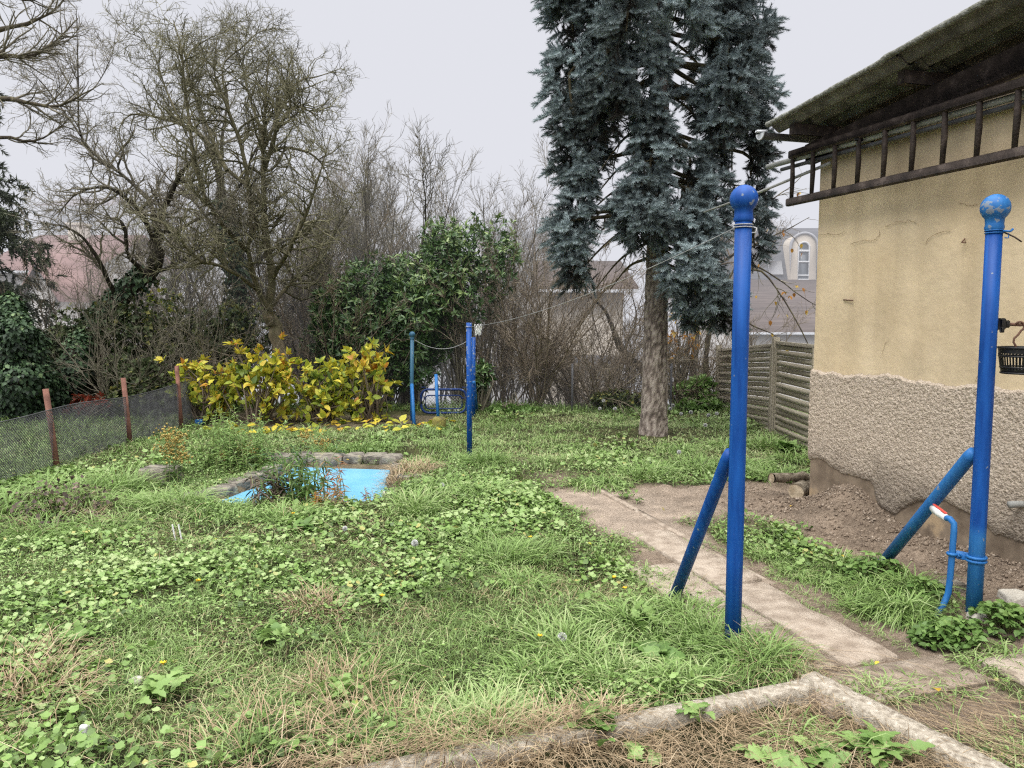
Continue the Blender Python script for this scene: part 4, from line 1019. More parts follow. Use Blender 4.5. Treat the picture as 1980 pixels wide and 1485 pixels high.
# pebbledash coat, torn away along its foot
def peb_mat():
    m = material('pebbledash', [(0, (.27, .215, .16)), (.45, (.44, .365, .285)), (1, (.60, .51, .415))], src='noise', scale=60, rough=.95, detail=4)
    nt = m.node_tree; N, L = nt.nodes, nt.links; bs = next(n for n in N if n.type == 'BSDF_PRINCIPLED'); geo = next(n for n in N if n.type == 'NEW_GEOMETRY')
    vo = N.new('ShaderNodeTexVoronoi'); vo.inputs['Scale'].default_value = 85; L.new(geo.outputs['Position'], vo.inputs['Vector'])
    nz = N.new('ShaderNodeTexNoise'); nz.inputs['Scale'].default_value = 30; nz.inputs['Detail'].default_value = 6; L.new(geo.outputs['Position'], nz.inputs['Vector'])
    ad = N.new('ShaderNodeMath'); ad.operation = 'SUBTRACT'; L.new(nz.outputs['Fac'], ad.inputs[0]); L.new(vo.outputs['Distance'], ad.inputs[1])
    bp = N.new('ShaderNodeBump'); bp.inputs['Strength'].default_value = .55; bp.inputs['Distance'].default_value = .012; L.new(ad.outputs[0], bp.inputs['Height']); L.new(bp.outputs[0], bs.inputs['Normal'])
    # dark splash low down
    sep = N.new('ShaderNodeSeparateXYZ'); L.new(geo.outputs['Position'], sep.inputs[0]); mr = N.new('ShaderNodeMapRange'); mr.inputs['From Min'].default_value = .22; mr.inputs['From Max'].default_value = .62; mr.inputs['To Min'].default_value = .48
    big = N.new('ShaderNodeTexNoise'); big.inputs['Scale'].default_value = 2.5; L.new(geo.outputs['Position'], big.inputs['Vector']); a2 = N.new('ShaderNodeMath'); a2.operation = 'MULTIPLY_ADD'; a2.inputs[1].default_value = .6; L.new(big.outputs['Fac'], a2.inputs[0]); L.new(sep.outputs['Z'], a2.inputs[2]); s2 = N.new('ShaderNodeMath'); s2.operation = 'SUBTRACT'; s2.inputs[1].default_value = .3; L.new(a2.outputs[0], s2.inputs[0]); L.new(s2.outputs[0], mr.inputs['Value'])
    old = bs.inputs['Base Color'].links[0].from_socket; vs = N.new('ShaderNodeVectorMath'); vs.operation = 'SCALE'; L.new(old, vs.inputs[0]); L.new(mr.outputs[0], vs.inputs['Scale']); L.new(vs.outputs[0], bs.inputs['Base Color'])
    return m
M['pebble'] = peb_mat()
ns, nz_ = 620, 200
S_, T_ = np.meshgrid(np.linspace(-.012, 3.4, ns), np.linspace(0, 1, nz_), indexing='ij')
top = 1.205 + (fbm(S_ * 2.2, S_ * 0, 83) - .5) * .07 + (fbm(S_ * 16, S_ * 0, 84) - .5) * .045 - .012 * S_
Z_ = -.1 + (top + .1) * T_
low = .40 - .05 * sstep(.3, .6, S_) - .20 * np.exp(-((S_ - 1.0) / .22) ** 2) - .12 * sstep(1.1, 1.7, S_) + (fbm(S_ * 2.6, Z_ * 2.6, 85, 6) - .5) * .34
O_ = .022 + (fbm(S_ * 52, Z_ * 52, 86, 3) - .5) * .009 + (fbm(S_ * 80, Z_ * 80, 87, 2) - .5) * .008 + (fbm(S_ * 1.4, Z_ * 1.4, 88) - .5) * .02
gone = sstep(.04, -.02, Z_ - low)
O_ = O_ * (1 - gone) * (.25 + .75 * sstep(.0, .10, Z_ - low)) - .05 * gone
O_ *= sstep(1.0, .985, T_) * 1.0
Pw = np.stack([WC[0] + S_ * WU[0] + O_ * WN[0], WC[1] + S_ * WU[1] + O_ * WN[1], Z_], -1)
ii = (np.arange(ns - 1)[:, None] * nz_ + np.arange(nz_ - 1)[None]); keepq = (gone[:-1, :-1] < .97) | (gone[1:, 1:] < .97); ii = ii[keepq]
MB().add(Pw.reshape(-1, 3), quads=np.stack([ii, ii + nz_, ii + nz_ + 1, ii + 1], -1)).build('pebbledash', M['pebble'], bld, True)
# hairline cracks seen in the render
def wall_px(px, py):
    u, v = (px - 990) / F, (742.5 - py) / F; d = np.array([u, cos(PITCH) + v * sin(PITCH), -sin(PITCH) + v * cos(PITCH)])
    n3 = A(WN[0], WN[1], 0); k = ((A(WC[0], WC[1], 0) - CAM) @ n3) / (d @ n3); return CAM + d * k
M['crack'] = flat('crack_brown', (.26, .19, .105), .2, rough=1)  # plain brown for the crack lines
for pts in ([(1584, 456), (1600, 452), (1618, 453), (1634, 448)], [(1646, 473), (1668, 465), (1688, 465), (1700, 456), (1702, 446)], [(1712, 437), (1722, 435), (1734, 428), (1748, 430), (1760, 425), (1776, 433)], [(1789, 473), (1797, 461), (1810, 453), (1824, 448), (1838, 447)], [(1855, 392), (1875, 396), (1890, 394)]):
    q = resample([wall_px(*p_) for p_ in pts], 14); q = q + rng.normal(size=q.shape) * A(.002, .002, .004)
    MB().tubes((q + A(WN[0], WN[1], 0) * .0065)[None], (.0009 + .0011 * rng.random((1, 14))), 4).build('crack', M['crack'], bld)
# corrugated roof sheets: ridges run up the slope
rb = MB(); OV_, nO, nS = .42, 150, 60
def sheet(s0, s1, o0, o1, lift, wav=.177, amp=.026, th=.009, seed=0):
    o_ = np.linspace(o0, o1, nO); s_ = np.linspace(s0, s1, nS); Og, Sg = np.meshgrid(o_, s_, indexing='ij')
    ragged = (fbm(Sg * 6, Sg * 0, 95 + seed) - .5) * .05 * (Og > o1 - .03)
    zt_ = rz(Sg) + .045 + lift + amp * np.sin(Og / wav * 2 * pi) + (fbm(Sg * 2, Og * 2, 96) - .5) * .012
    for (dz, flip) in ((0, False), (th, True)):
        V = np.stack([WC[0] + Sg * WU[0] + (Og + ragged) * WN[0], WC[1] + Sg * WU[1] + (Og + ragged) * WN[1], zt_ + dz], -1).reshape(-1, 3)
        k = (np.arange(nO - 1)[:, None] * nS + np.arange(nS - 1)[None]).ravel()
        rb.add(V, quads=np.stack([k, k + 1, k + nS + 1, k + nS], -1) if flip else np.stack([k, k + nS, k + nS + 1, k + 1], -1))
    # edge faces
    for idx in (np.arange(nS) + (nO - 1) * nS, np.arange(nO) * nS):
        n_ = len(idx); a0 = rb.n - 2 * nO * nS; k = np.arange(n_ - 1)
        base0, base1 = idx - 0, idx + nO * nS
        rb.q.append(np.stack([a0 + base0[k], a0 + base0[k + 1], a0 + base1[k + 1], a0 + base1[k]], -1))
sheet(-.16, 1.28, -2.6, OV_, 0.0, seed=1); sheet(1.16, 3.2, -2.6, OV_ + .004, .013, seed=2); sheet(3.05, 6.7, -2.6, OV_, .026, seed=3)
roof = rb.build('roof', M['roofsheet'], bld, True)
# lichened verge strip
vb_ = MB(); P_ = []
for s in np.linspace(-.16, 6.6, 160):
    P_.append(wp(s, rz(s) + .06 + (.0 if s < 1.2 else .013 if s < 3.1 else .026) + .026 * sin(OV_ / .177 * 2 * pi), OV_ + .012))
P_ = np.array(P_); R_ = .014 + .014 * fbm(np.linspace(0, 40, 160), np.zeros(160), 99)
vb_.tubes(P_[None], R_[None], 7); vb_.build('verge', M['mossmetal'], roof)
# rafter on the wall head, purlin ends, fascia under the eave
rf = MB(); rf.bar(wp(-.12, rz(-.12) - .165, .03), wp(6.5, rz(6.5) - .165, .03), .085, .17); rf.bar(wp(-.1, rz(-.1) - .165, -WDEP * .5), wp(6.4, rz(6.4) - .165, -WDEP * .5), .08, .17)
rf.build('rafter', M['dark_wood'], bld)
for s in (.08, 1.2, 2.4, 3.6):
    MB().bar(wp(s, rz(s) - .033, -2.5), wp(s, rz(s) - .033, .30 if s > .1 else .36), .07, .095).build('purlin', M['dark_wood'], bld)
MB().bar(wp(2.05, rz(2.05) - .035, .0), wp(4.2, rz(4.2) - .035, .04), .1, .06).build('mossy_log', M['moss_stone'], bld)
gt_ = MB(); 
gpts = np.array([wp(-.20, 3.275, o) for o in np.linspace(.47, -2.6, 8)])
# half-round gutter
th = np.linspace(pi * 1.02, 2 * pi * .99, 9); rad = .052
prof_o = [np.stack([np.full(2, 0.), ], -1)] if False else None
V = []
for o in (.47, -2.6):
    for rr_ in (rad, rad - .005):
        for a in th: V.append(wp(-.20 + rr_ * cos(a), 3.235 + rr_ * sin(a), o))
n_ = len(th); Q = []
for k in range(n_ - 1): Q += [[k, k + 1, 2 * n_ + k + 1, 2 * n_ + k], [n_ + k, 3 * n_ + k, 3 * n_ + k + 1, n_ + k + 1]]
gt_.add(np.array(V), quads=Q); gu = gt_.build('gutter', M['gutter'], bld, True)
ge = MB(); V = [wp(-.20, 3.235, .473)] + [wp(-.20 + .054 * cos(a), 3.235 + .054 * sin(a), .473) for a in th]; ge.add(V, tris=[[0, k, k + 1] for k in range(1, len(th))]); ge.tubes(np.array([wp(-.20 + .055 * cos(a), 3.235 + .055 * sin(a), .472) for a in th])[None], np.full((1, len(th)), .006), 6)
ge.bbox(wp(-.20, 3.25, .46), (.10, .04, .02), None, .004); ge.build('gutter_end', M['zinc_end'], gu)

# ladder hung along the wall
lz0, lz1, lo = 2.665, 3.075, .13
t = thing('ladder', wp(1.4, lz0, lo), 'long dark wooden ladder hung sideways along the wall under the eave', 'ladder')
MB().bar(wp(-.27, lz0, lo), wp(4.6, lz0 - .03, lo), .045, .068, bev=.012).build('rail', M['dark_wood'], t)
MB().bar(wp(-.24, lz1, lo + .01), wp(4.6, lz1 - .03, lo + .01), .045, .068, bev=.012).build('rail', M['dark_wood'], t)
for k, s in enumerate(np.arange(-.21, 4.5, .272)):
    MB().tube([wp(s, lz0 + .02, lo), wp(s + .008, (lz0 + lz1) / 2, lo), wp(s + .012, lz1 - .02, lo + .008)], [.017, .021, .017], 10).build('rung', M['dark_wood'], t, True)
for s in (.62, 2.7):
    t = thing('ladder_bracket', wp(s, lz1, .05), 'dark iron bracket holding the ladder to the wall, %s' % ('near the building corner' if s < 1 else 'farther along the eave'), 'bracket')
    MB().bar(wp(s, lz1 - .05, 0), wp(s, lz1 - .05, lo + .05), .02, .02).bar(wp(s, lz1 - .05, lo + .045), wp(s, lz1 + .05, lo + .045), .02, .02).build('iron_bar', M['black_plastic'], t)
# pipes and a long pole stored behind the ladder
def stored(name, mat, s0, z0, o0, s1, z1, o1, r, label):
    t = thing(name, wp(s1, z1, o1), label, name.split('_')[-1])
    MB().tube([wp(s0, z0, o0), wp((s0 + s1) / 2, (z0 + z1) / 2 - .003, (o0 + o1) / 2), wp(s1, z1, o1)], r, 12).build('tube', mat, t, True)
    return t
stored('grey_pipe', M['grey_pipe'], -.62, 3.045, .10, 3.4, 3.00, .055, .024, 'thick pale grey plastic pipe stored behind the ladder, end jutting past the wall')
stored('metal_pipe', M['gutter'], -.42, 2.985, .09, 3.4, 2.96, .05, .017, 'thinner dark grey pipe stored just below the pale plastic pipe')
e_ = at(1362, 410, 8.4); b_ = wp(.2, 2.93, .06)
t = thing('wooden_pole', e_, 'long thin weathered pole poking out from the ladder towards the blue spruce', 'pole')
MB().tube([e_, e_ + (b_ - e_) * .5 + A(0, 0, -.015), b_], [.010, .013, .015], 8).build('rod', M['grey_pipe'], t, True)
# nails and scratches in the render
t = thing('wall_hook', wp(1.15, 1.87, .02), 'small rusty nail stuck crossways in the yellow wall', 'nail')
a_ = .36; MB().tube([wp(a_ - .0, 1.79, .012), wp(a_ + .09, 1.785, .016), wp(a_ + .12, 1.782, .02)], .006, 6).build('nail', M['rusty_hook'], t)
t = thing('wall_hook', wp(1.42, 2.17, .02), 'tiny bent rusty hook high on the yellow wall near the post', 'hook')
a_ = 1.52; MB().tube([wp(a_, 2.18, .005), wp(a_, 2.155, .03), wp(a_ + .03, 2.15, .03), wp(a_ + .03, 2.165, .03)], .005, 6).build('hook', M['rusty_hook'], t)
t = thing('pipe_stub', wp(2.05, .48, .05), 'short rusty pipe stub sticking out low from the broken wall base', 'pipe')
MB().tube([wp(2.08, .47, -.02), wp(2.06, .47, .05), wp(2.04, .465, .10)], .022, 12).build('stub', M['grey_pipe'], t, True)

# logs at the wall corner
def log(c, d, r, ln, label, seed):
    rr = np.random.default_rng(seed); d = nrm(np.asarray(d, float)); c = np.asarray(c, float)
    t = thing('log', c, label, 'log')
    n = 9; P = np.array([c + d * ln * (k / (n - 1) - .5) + rr.normal(size=3) * .006 for k in range(n)]); R_ = r * (1 + .1 * rr.normal(size=n))
    MB().tubes(P[None], R_[None], 14).build('bark', M['log_bark'], t, True)
    for k in (0, n - 1):
        e = MB()
        e.tube([P[k] - d * .004, P[k] + d * .004], R_[k] * .985, 14) if False else e.lathe([(.001, 0), (R_[k] * .98, 0)], P[k] + d * (.003 if k else -.003), 14, ax=frames(d[None])[0][[1, 2, 0]])
        e.build('cut_end', M['log_end'], t)
lp = at(1540, 922, 7.02); log(lp, (-.93, -.25, .02), .042, .55, 'thin round branch log lying on top at the wall corner', 4)
lp = at(1552, 944, 6.98); log(lp, (-.6, -.75, .05), .075, .36, 'short thick split log with a pale cut end by the wall corner', 5)

# slat fence panels beyond the building
t = thing('slat_fence', (3.8, 11.5, 0), 'weathered grey woven slat fence panels stepping down behind the yellow building', 'fence')
FXs = 3.80
def fpost(y, zt, zb=-.6): MB().bar(A(FXs + .01, y, zb), A(FXs + .01, y, zt), .09, .09, up=(0, 1, 0)).build('post', M['fence_wood'], t)
def fpanel(y0, y1, zt0, zt1, zb):
    mb = MB(); n = 17; ph = (zt0 - zb) / n
    for k in range(n):
        m_ = (y0 + y1) / 2
        for (ya, yb, s_) in ((y0, m_, 1), (m_, y1, -1)):
            K = 9; yy = np.linspace(ya, yb, K); bow = .014 * np.sin(np.linspace(0, pi, K)) * s_ * (1 if k % 2 else -1)
            z_ = zb + ph * (k + .5) + (zt1 - zt0) * (yy - y0) / (y1 - y0)
            V = []
            for y_, b_, zz in zip(yy, bow, z_): V += [(FXs - .012 + b_, y_, zz - ph * .46), (FXs - .012 + b_, y_, zz + ph * .46), (FXs - .002 + b_, y_, zz + ph * .46), (FXs - .002 + b_, y_, zz - ph * .46)]
            Q = []
            for i in range(K - 1):
                for j in range(4): Q.append([4 * i + j, 4 * i + (j + 1) % 4, 4 * i + 4 + (j + 1) % 4, 4 * i + 4 + j])
            mb.add(np.array(V), quads=Q, tint=.3 + .4 * random.random())
    mb.build('panel', M['fence_wood'], t)
    fb_ = MB(); 
    for (za, zb2) in ((zt0, zt1), ): fb_.bar(A(FXs, y0 + .04, za + .02), A(FXs, y1 - .04, zb2 + .02), .06, .045)
    fb_.bar(A(FXs, y0 + .06, zb), A(FXs, y0 + .06, zt0), .055, .04, up=(0, 1, 0)); fb_.bar(A(FXs, y1 - .06, zb), A(FXs, y1 - .06, zt1), .055, .04, up=(0, 1, 0))
    fb_.bar(A(FXs - .03, (y0 + y1) / 2, zb), A(FXs - .03, (y0 + y1) / 2, (zt0 + zt1) / 2), .03, .02, up=(0, 1, 0)); fb_.build('panel_frame', M['fence_wood'], t)
fpost(14.15, 1.13); fpost(11.1, 1.36); fpost(8.1, 1.36)
fpanel(11.15, 14.1, 1.22, 1.02, -.05); fpanel(8.15, 11.05, 1.26, 1.26, -.05)

# ------------------------------------------------------------------ pond
wtr = MB(); pc = POND.mean(0); Pp = [pc + (p_ - pc) * 1.06 for p_ in POND]
wtr.add([[*p_, -.04] for p_ in Pp] + [[*pc, -.04]], tris=[[i, (i + 1) % len(Pp), len(Pp)] for i in range(len(Pp))])
M['pondblue'] = material('pale_blue_pond', [(0, (.11, .34, .51)), (.4, (.15, .405, .58)), (1, (.19, .45, .62))], src='noise', scale=2.2, rough=.28, spec=.4, bump=.08, bscale=4, detail=8)
tag(wtr.build('water', M['pondblue']), 'flat bright pale blue pond water', None, kind='structure')
def rock(c, size, seed, mat, name='stone', label='', group=None, rot=0.0, cat='stone', flat_=.0):
    rr = np.random.default_rng(seed); n, m = 26, 15
    u = np.linspace(0, 2 * pi, n, endpoint=False); v = np.linspace(-pi / 2, pi / 2, m)
    V = []
    for b in v:
        for a in u:
            d = A(cos(a) * cos(b), sin(a) * cos(b), sin(b)); d = np.sign(d) * np.abs(d) ** .55
            V.append(d)
    V = np.array(V); k = rr.random(3) * 50
    V *= (1 + .55 * (fbm(V[:, 0] * 1.5 + k[0] + V[:, 2], V[:, 1] * 1.5 + k[1] - V[:, 2] * .7, seed, 5) - .5))[:, None]; V = np.clip(V, -rr.uniform(.75, .95, 3), rr.uniform(.7, .95, 3)); V += .05 * (fbm(V[:, [0]] * 5 + V[:, [2]] * 4 + A(0, 7, 13), V[:, [1]] * 5 - V[:, [2]] * 3, seed, 3) - .5)
    V = V * np.asarray(size) / 2
    c_, s_ = cos(rot), sin(rot); V = V @ A([c_, s_, 0], [-s_, c_, 0], [0, 0, 1]) if False else V @ np.array([[c_, s_, 0], [-s_, c_, 0], [0, 0, 1]])
    i = np.arange(m - 1)[:, None] * n; j = np.arange(n)[None]; j2 = (j + 1) % n
    ob = MB().add(V + np.asarray(c), quads=np.stack([i + j, i + j2, i + n + j2, i + n + j], -1).reshape(-1, 4)).build(name, mat, base=c)
    tag(ob, label, cat, group); return ob
back = [(545, .34), (580, .22), (612, .26), (645, .30), (684, .27), (722, .26), (757, .30)]
for k, (px, wd_) in enumerate(back):
    p_ = on_ground(px, 893); rock(A(p_[0], 8.66 + .05 * (k % 3), -.02), (wd_ * (.9 + .15 * (k % 2)), .34, .24), 20 + k, M['stone'], label='dark square-faced stone in the row along the far pond edge', group='stones along the far pond edge', rot=.05 * (k % 3 - 1))
for k, (x_, y_, sx, sy) in enumerate(((-2.58, 8.15, .24, .3), (-2.62, 7.82, .3, .28), (-2.70, 7.48, .3, .3), (-2.76, 7.15, .3, .28), (-2.86, 6.86, .3, .3), (-3.02, 6.66, .24, .24))):
    rock(A(x_, y_, -.03), (sx * (.85 + .2 * (k % 2)), sy * (.8 + .15 * (k % 3)), .20), 40 + k, M['stone'], label='rough brown stone stepping along the fence side of the pond', group='stones along the fence side of the pond', rot=.4 * k)
for k, (x_, y_, sx, sy) in enumerate(((-1.16, 8.14, .3, .32), (-.92, 7.98, .3, .24), (-1.02, 7.62, .24, .3))):
    rock(A(x_, y_, .0), (sx, sy, .16), 60 + k, M['stone'], label='flat mossy stone at the pond end by the dry tussock', group='stones by the dry tussock', rot=.5 * k)
p_ = on_ground(746, 955); rock(A(p_[0] + .02, p_[1], -.01), (.12, .09, .075), 71, M['pale_stone'], label='single pale white stone at the near corner of the pond')
p_ = on_ground(312, 930); rock(A(p_[0], p_[1], .06), (.42, .34, .22), 72, M['stone'], label='flat grey boulder in the weeds between fence and pond')
p_ = on_ground(262, 1348); rock(A(p_[0], p_[1], .05), (.07, .06, .085), 73, M['pale_stone'], label='white pitted pebble beside a dark hole in the front lawn')
p_ = on_ground(1888, 1212); rock(A(p_[0], p_[1], .03), (.10, .09, .10), 74, M['pale_stone'], label='small beige stone at the foot of the post by the wall')
p_ = on_ground(1962, 1190); rock(A(p_[0] + .07, p_[1] + .12, .03), (.15, .13, .13), 75, M['pale_stone'], label='large pale stone among strawberry leaves against the wall')
p_ = on_ground(1858, 1165); rock(A(p_[0], p_[1] + .1, .05), (.14, .12, .1), 76, M['stone'], label='brown stone behind the water pipe under the wall')
p_ = on_ground(386, 822); rock(A(p_[0], p_[1], .05), (.14, .1, .09), 77, M['blue_mid'], name='plastic_scrap', label='crumpled scrap of blue plastic under the yellow shrubs', cat='litter')
p_ = on_ground(165, 1445); rock(A(p_[0], p_[1], .05), (.035, .035, .09), 78, M['white_plastic'], name='paper_scrap', label='small white scrap standing in the front corner of the lawn', cat='litter')
for k, (px, py) in enumerate(((340, 1056), (352, 1056))):
    p_ = on_ground(px, py); t = thing('white_stake', (p_[0], p_[1], 0), 'short white plastic sliver sticking up in front of the long tussock', 'litter', 'white slivers in the grass')
    MB().bar(A(p_[0], p_[1], .04), A(p_[0] - .02, p_[1], .16), .014, .006).build('sliver', M['white_plastic'], t)
p_ = on_ground(243, 1345); t = thing('flower_pot', (p_[0], p_[1], 0), 'dark green pot rim half buried beside the white pebble', 'pot')
MB().lathe([(.03, -.02), (.05, .03), (.055, .07), (.05, .07), (.04, 0.0)], (p_[0] - .02, p_[1] + .02, 0), 16).build('pot', M['black_plastic'], t, True)
#@@PART3

# ------------------------------------------------------------------ growing things
def interp(P, R, idx, t):
    """points, radii, tangents at parameters t along the polylines idx"""
    n = P.shape[1]; f = np.clip(t, 0, 1) * (n - 1); i = np.minimum(f.astype(int), n - 2); w_ = (f - i)
    a, b = P[idx, i], P[idx, i + 1]
    return a + (b - a) * w_[:, None], R[idx, i] * (1 - w_) + R[idx, i + 1] * w_, nrm(b - a)

def grow(P, R, per_m, l0, l1, ang, up=0.0, wig=.15, N=6, rr=.6, rmin=.003, t0=.15, t1=1.0, minr=None, taper=1.0, face=0.0):
    """side shoots on the polylines P; per_m shoots per metre"""
    ln = np.linalg.norm(np.diff(P, axis=1), axis=2).sum(1)
    cnt = rng.poisson(np.maximum(ln * per_m, 0)); idx = np.repeat(np.arange(len(P)), cnt)
    if len(idx) == 0: return np.zeros((0, N, 3)), np.zeros((0, N))
    t = t0 + (t1 - t0) * rng.random(len(idx)); p, r, T = interp(P, R, idx, t)
    v = rng.normal(size=(len(idx), 3)); v[:, 2] += face; v -= (v * T).sum(1)[:, None] * T; v = nrm(v)
    a = ang * (.55 + .8 * rng.random(len(idx)))
    d = nrm(np.cos(a)[:, None] * T + np.sin(a)[:, None] * v)
    L_ = (l0 + (l1 - l0) * rng.random(len(idx))) * (1 - taper * .5 * t); st = (L_ / (N - 1))[:, None]
    out = [p]
    for k in range(N - 1):
        d = nrm(d + rng.normal(size=d.shape) * wig + A(0, 0, up)); p = p + d * st; out.append(p)
    r0 = np.maximum(np.minimum(r * rr, L_ * .02 + rmin), rmin)
    return np.stack(out, 1), r0[:, None] * np.linspace(1, .35, N)[None].clip(.2) + 0 * rmin

def limbs_px(lst, Y, n=14):
    """limbs given as photo points with distances: [(px,py,dy)...], r0, r1"""
    P, R = [], []
    for pts, r0, r1 in lst:
        P.append(resample([at(q[0], q[1], Y + (q[2] if len(q) > 2 else 0)) for q in pts], n)); R.append(np.linspace(r0, r1, n))
    return np.array(P), np.array(R)

def bare_tree(name, loc, label, trunkP, trunkR, limbP, limbR, mat_b, mat_t, lv, cat='tree', rough=.02, group=None):
    t = thing(name, loc, label, cat, group)
    tb = MB()
    for P_, R_, tv_ in ((trunkP, trunkR, np.tile(np.linspace(.85, .36, trunkP.shape[1]), (len(trunkP), 1))), (limbP, limbR, np.full(limbP.shape[:2], .36))):
        if len(P_):
            R_ = R_ * (1 if P_ is trunkP else .85)
            P2 = P_ + rng.normal(size=P_.shape) * (R_[:, :, None] * .25); tb.tubes(P2, R_ * (1 + .12 * rng.normal(size=R_.shape)), 10, tv_)
    tb.build('trunk', mat_b, t, True)
    cb_ = MB(); P_, R_ = np.concatenate([limbP]), np.concatenate([limbR])
    for i_, kw in enumerate(lv):
        Pn, Rn = grow(P_, R_, **kw)
        tn = np.clip(.45 + .12 * i_ + rng.normal(size=len(Pn)) * .16, 0, 1)
        cb_.tubes(Pn, Rn, 4 if i_ == 0 else 3, tn)
        if i_ == 0: P_, R_ = Pn, Rn
        elif kw.get('N', 6) == P_.shape[1] and i_ == 1: P_, R_ = np.concatenate([Pn, P_[: len(P_) // 3]]), np.concatenate([Rn, R_[: len(R_) // 3]])
        else: P_, R_ = Pn, Rn
    cb_.build('crown', mat_t, t)
    return t, P_, R_

# the old apple tree behind the yellow shrubs
YA = 12.9
tr, trr = limbs_px([([(544, 760), (541, 700), (530, 645), (519, 600)], .13, .10)], YA)
lm, lr = limbs_px([
    ([(519, 600), (524, 540), (514, 440), (510, 360), (509, 270), (513, 200), (521, 92)], .085, .008),
    ([(519, 600), (500, 560, -.2), (480, 490, -.4), (487, 420, -.5), (470, 300, -.6), (442, 212, -.7), (415, 140, -.8), (420, 70, -.8)], .07, .008),
    ([(514, 440), (500, 372, .3), (440, 330, .5), (400, 270, .6), (353, 244, .6), (304, 226, .7), (250, 222, .6), (230, 250, .4)], .05, .008),
    ([(512, 330), (537, 250, -.3), (565, 208, -.5), (594, 213, -.7), (630, 235, -.8)], .04, .006),
    ([(512, 330), (523, 293, .3), (565, 286, .5), (608, 302, .7), (632, 335, .8), (650, 390, .8)], .04, .006),
    ([(510, 290), (540, 220, .6), (575, 160, .9), (615, 148, 1.1), (660, 132, 1.2)], .035, .005),
    ([(480, 490), (420, 420, -.7), (380, 330, -1.0), (357, 170, -1.2), (350, 90, -1.3), (335, 40, -1.2)], .045, .006),
    ([(440, 330), (395, 230, 1.0), (360, 120, 1.2), (395, 80, 1.3), (440, 60, 1.3)], .035, .005),
    ([(524, 540), (560, 480, -.6), (590, 420, -1.0), (620, 330, -1.2), (640, 260, -1.2)], .045, .006),
    ([(519, 600), (560, 550, .6), (620, 500, 1.0), (660, 430, 1.2), (690, 380, 1.2)], .045, .006),
    ([(500, 560), (440, 520, -.9), (380, 500, -1.3), (330, 440, -1.5), (280, 420, -1.6)], .045, .006),
    ([(442, 212), (430, 130), (470, 90), (505, 60), (545, 58)], .02, .004),
    ([(353, 244), (320, 170, .2), (300, 110, .2), (275, 75, .1)], .02, .004),
    ([(510, 270), (480, 180, .8), (470, 120, 1.0), (490, 80, 1.0)], .03, .005)], YA)
LV_APPLE = [dict(per_m=11, l0=.4, l1=1.4, ang=1.05, up=.03, wig=.26, N=8, rr=.6, rmin=.006, t0=.18),
            dict(per_m=13, l0=.2, l1=.65, ang=1.0, up=.03, wig=.28, N=6, rr=.6, rmin=.0045),
            dict(per_m=13, l0=.07, l1=.28, ang=.9, up=.05, wig=.25, N=4, rr=.7, rmin=.0034)]
bare_tree('apple_tree', tr[0, 0], 'old bare apple tree with a mossy forked trunk rising out of the yellow shrubs', tr, trr, lm, lr, M['applebark'], M['twig_green'], LV_APPLE)
# pale peeling bark on its lower trunk: broom of suckers beside it
def bush(name, x, y, z, label, n, h, spread, mat, r=.012, lv=None, cat='shrub', arch=-.03, group=None, parts=('stems', 'branches')):
    n = max(8, int(n * .55)); spread *= 1.15; h *= 1.22
    t = thing(name, (x, y, z), label, cat, group)
    d = rand_dir(n); d[:, 2] = np.abs(d[:, 2]); a = rng.random(n) * 2 * pi; rad = np.sqrt(rng.random(n)) * spread
    d = nrm(np.stack([np.cos(a) * rad, np.sin(a) * rad, np.ones(n)], 1)); p = A(x, y, z) + np.stack([np.cos(a), np.sin(a), 0 * a], 1) * .12 * (rad / (spread + 1e-6))[:, None]
    N_ = 10; L_ = h * (.6 + .45 * rng.random(n)) / (N_ - 1); out = [p]
    for k in range(N_ - 1):
        d = nrm(d + rng.normal(size=d.shape) * .12 + A(0, 0, arch)); p = p + d * L_[:, None]; out.append(p)
    P = np.stack(out, 1); R = (r * (.6 + .7 * rng.random(n)))[:, None] * np.linspace(1, .22, N_)[None]
    MB().tubes(P, R, 5, np.clip(.4 + rng.normal(size=n) * .15, 0, 1)).build(parts[0], mat, t)
    cb_ = MB(); P_, R_ = P, R
    for i_, kw in enumerate(lv or [dict(per_m=9, l0=.25, l1=.75, ang=.65, up=.05, wig=.14, N=6, rmin=.0042), dict(per_m=10, l0=.1, l1=.4, ang=.6, up=.06, wig=.14, N=4, rmin=.003)]):
        P_, R_ = grow(P_, R_, **kw); cb_.tubes(P_, R_, 3, np.clip(.5 + rng.normal(size=len(P_)) * .18, 0, 1))
    cb_.build(parts[1], mat, t)
    return t, P_

def hz(x, y): return float(height(np.array([float(x)]), np.array([float(y)]))[0])
def bush_px(name, px, Y, ytop, label, n, spread, mat, **k):
    x = at(px, 700, Y)[0]; z = hz(x, Y); h = (at(px, ytop, Y)[2] - z) * 1.05
    return bush(name, x, Y, z, label, n, h, spread, mat, **k)

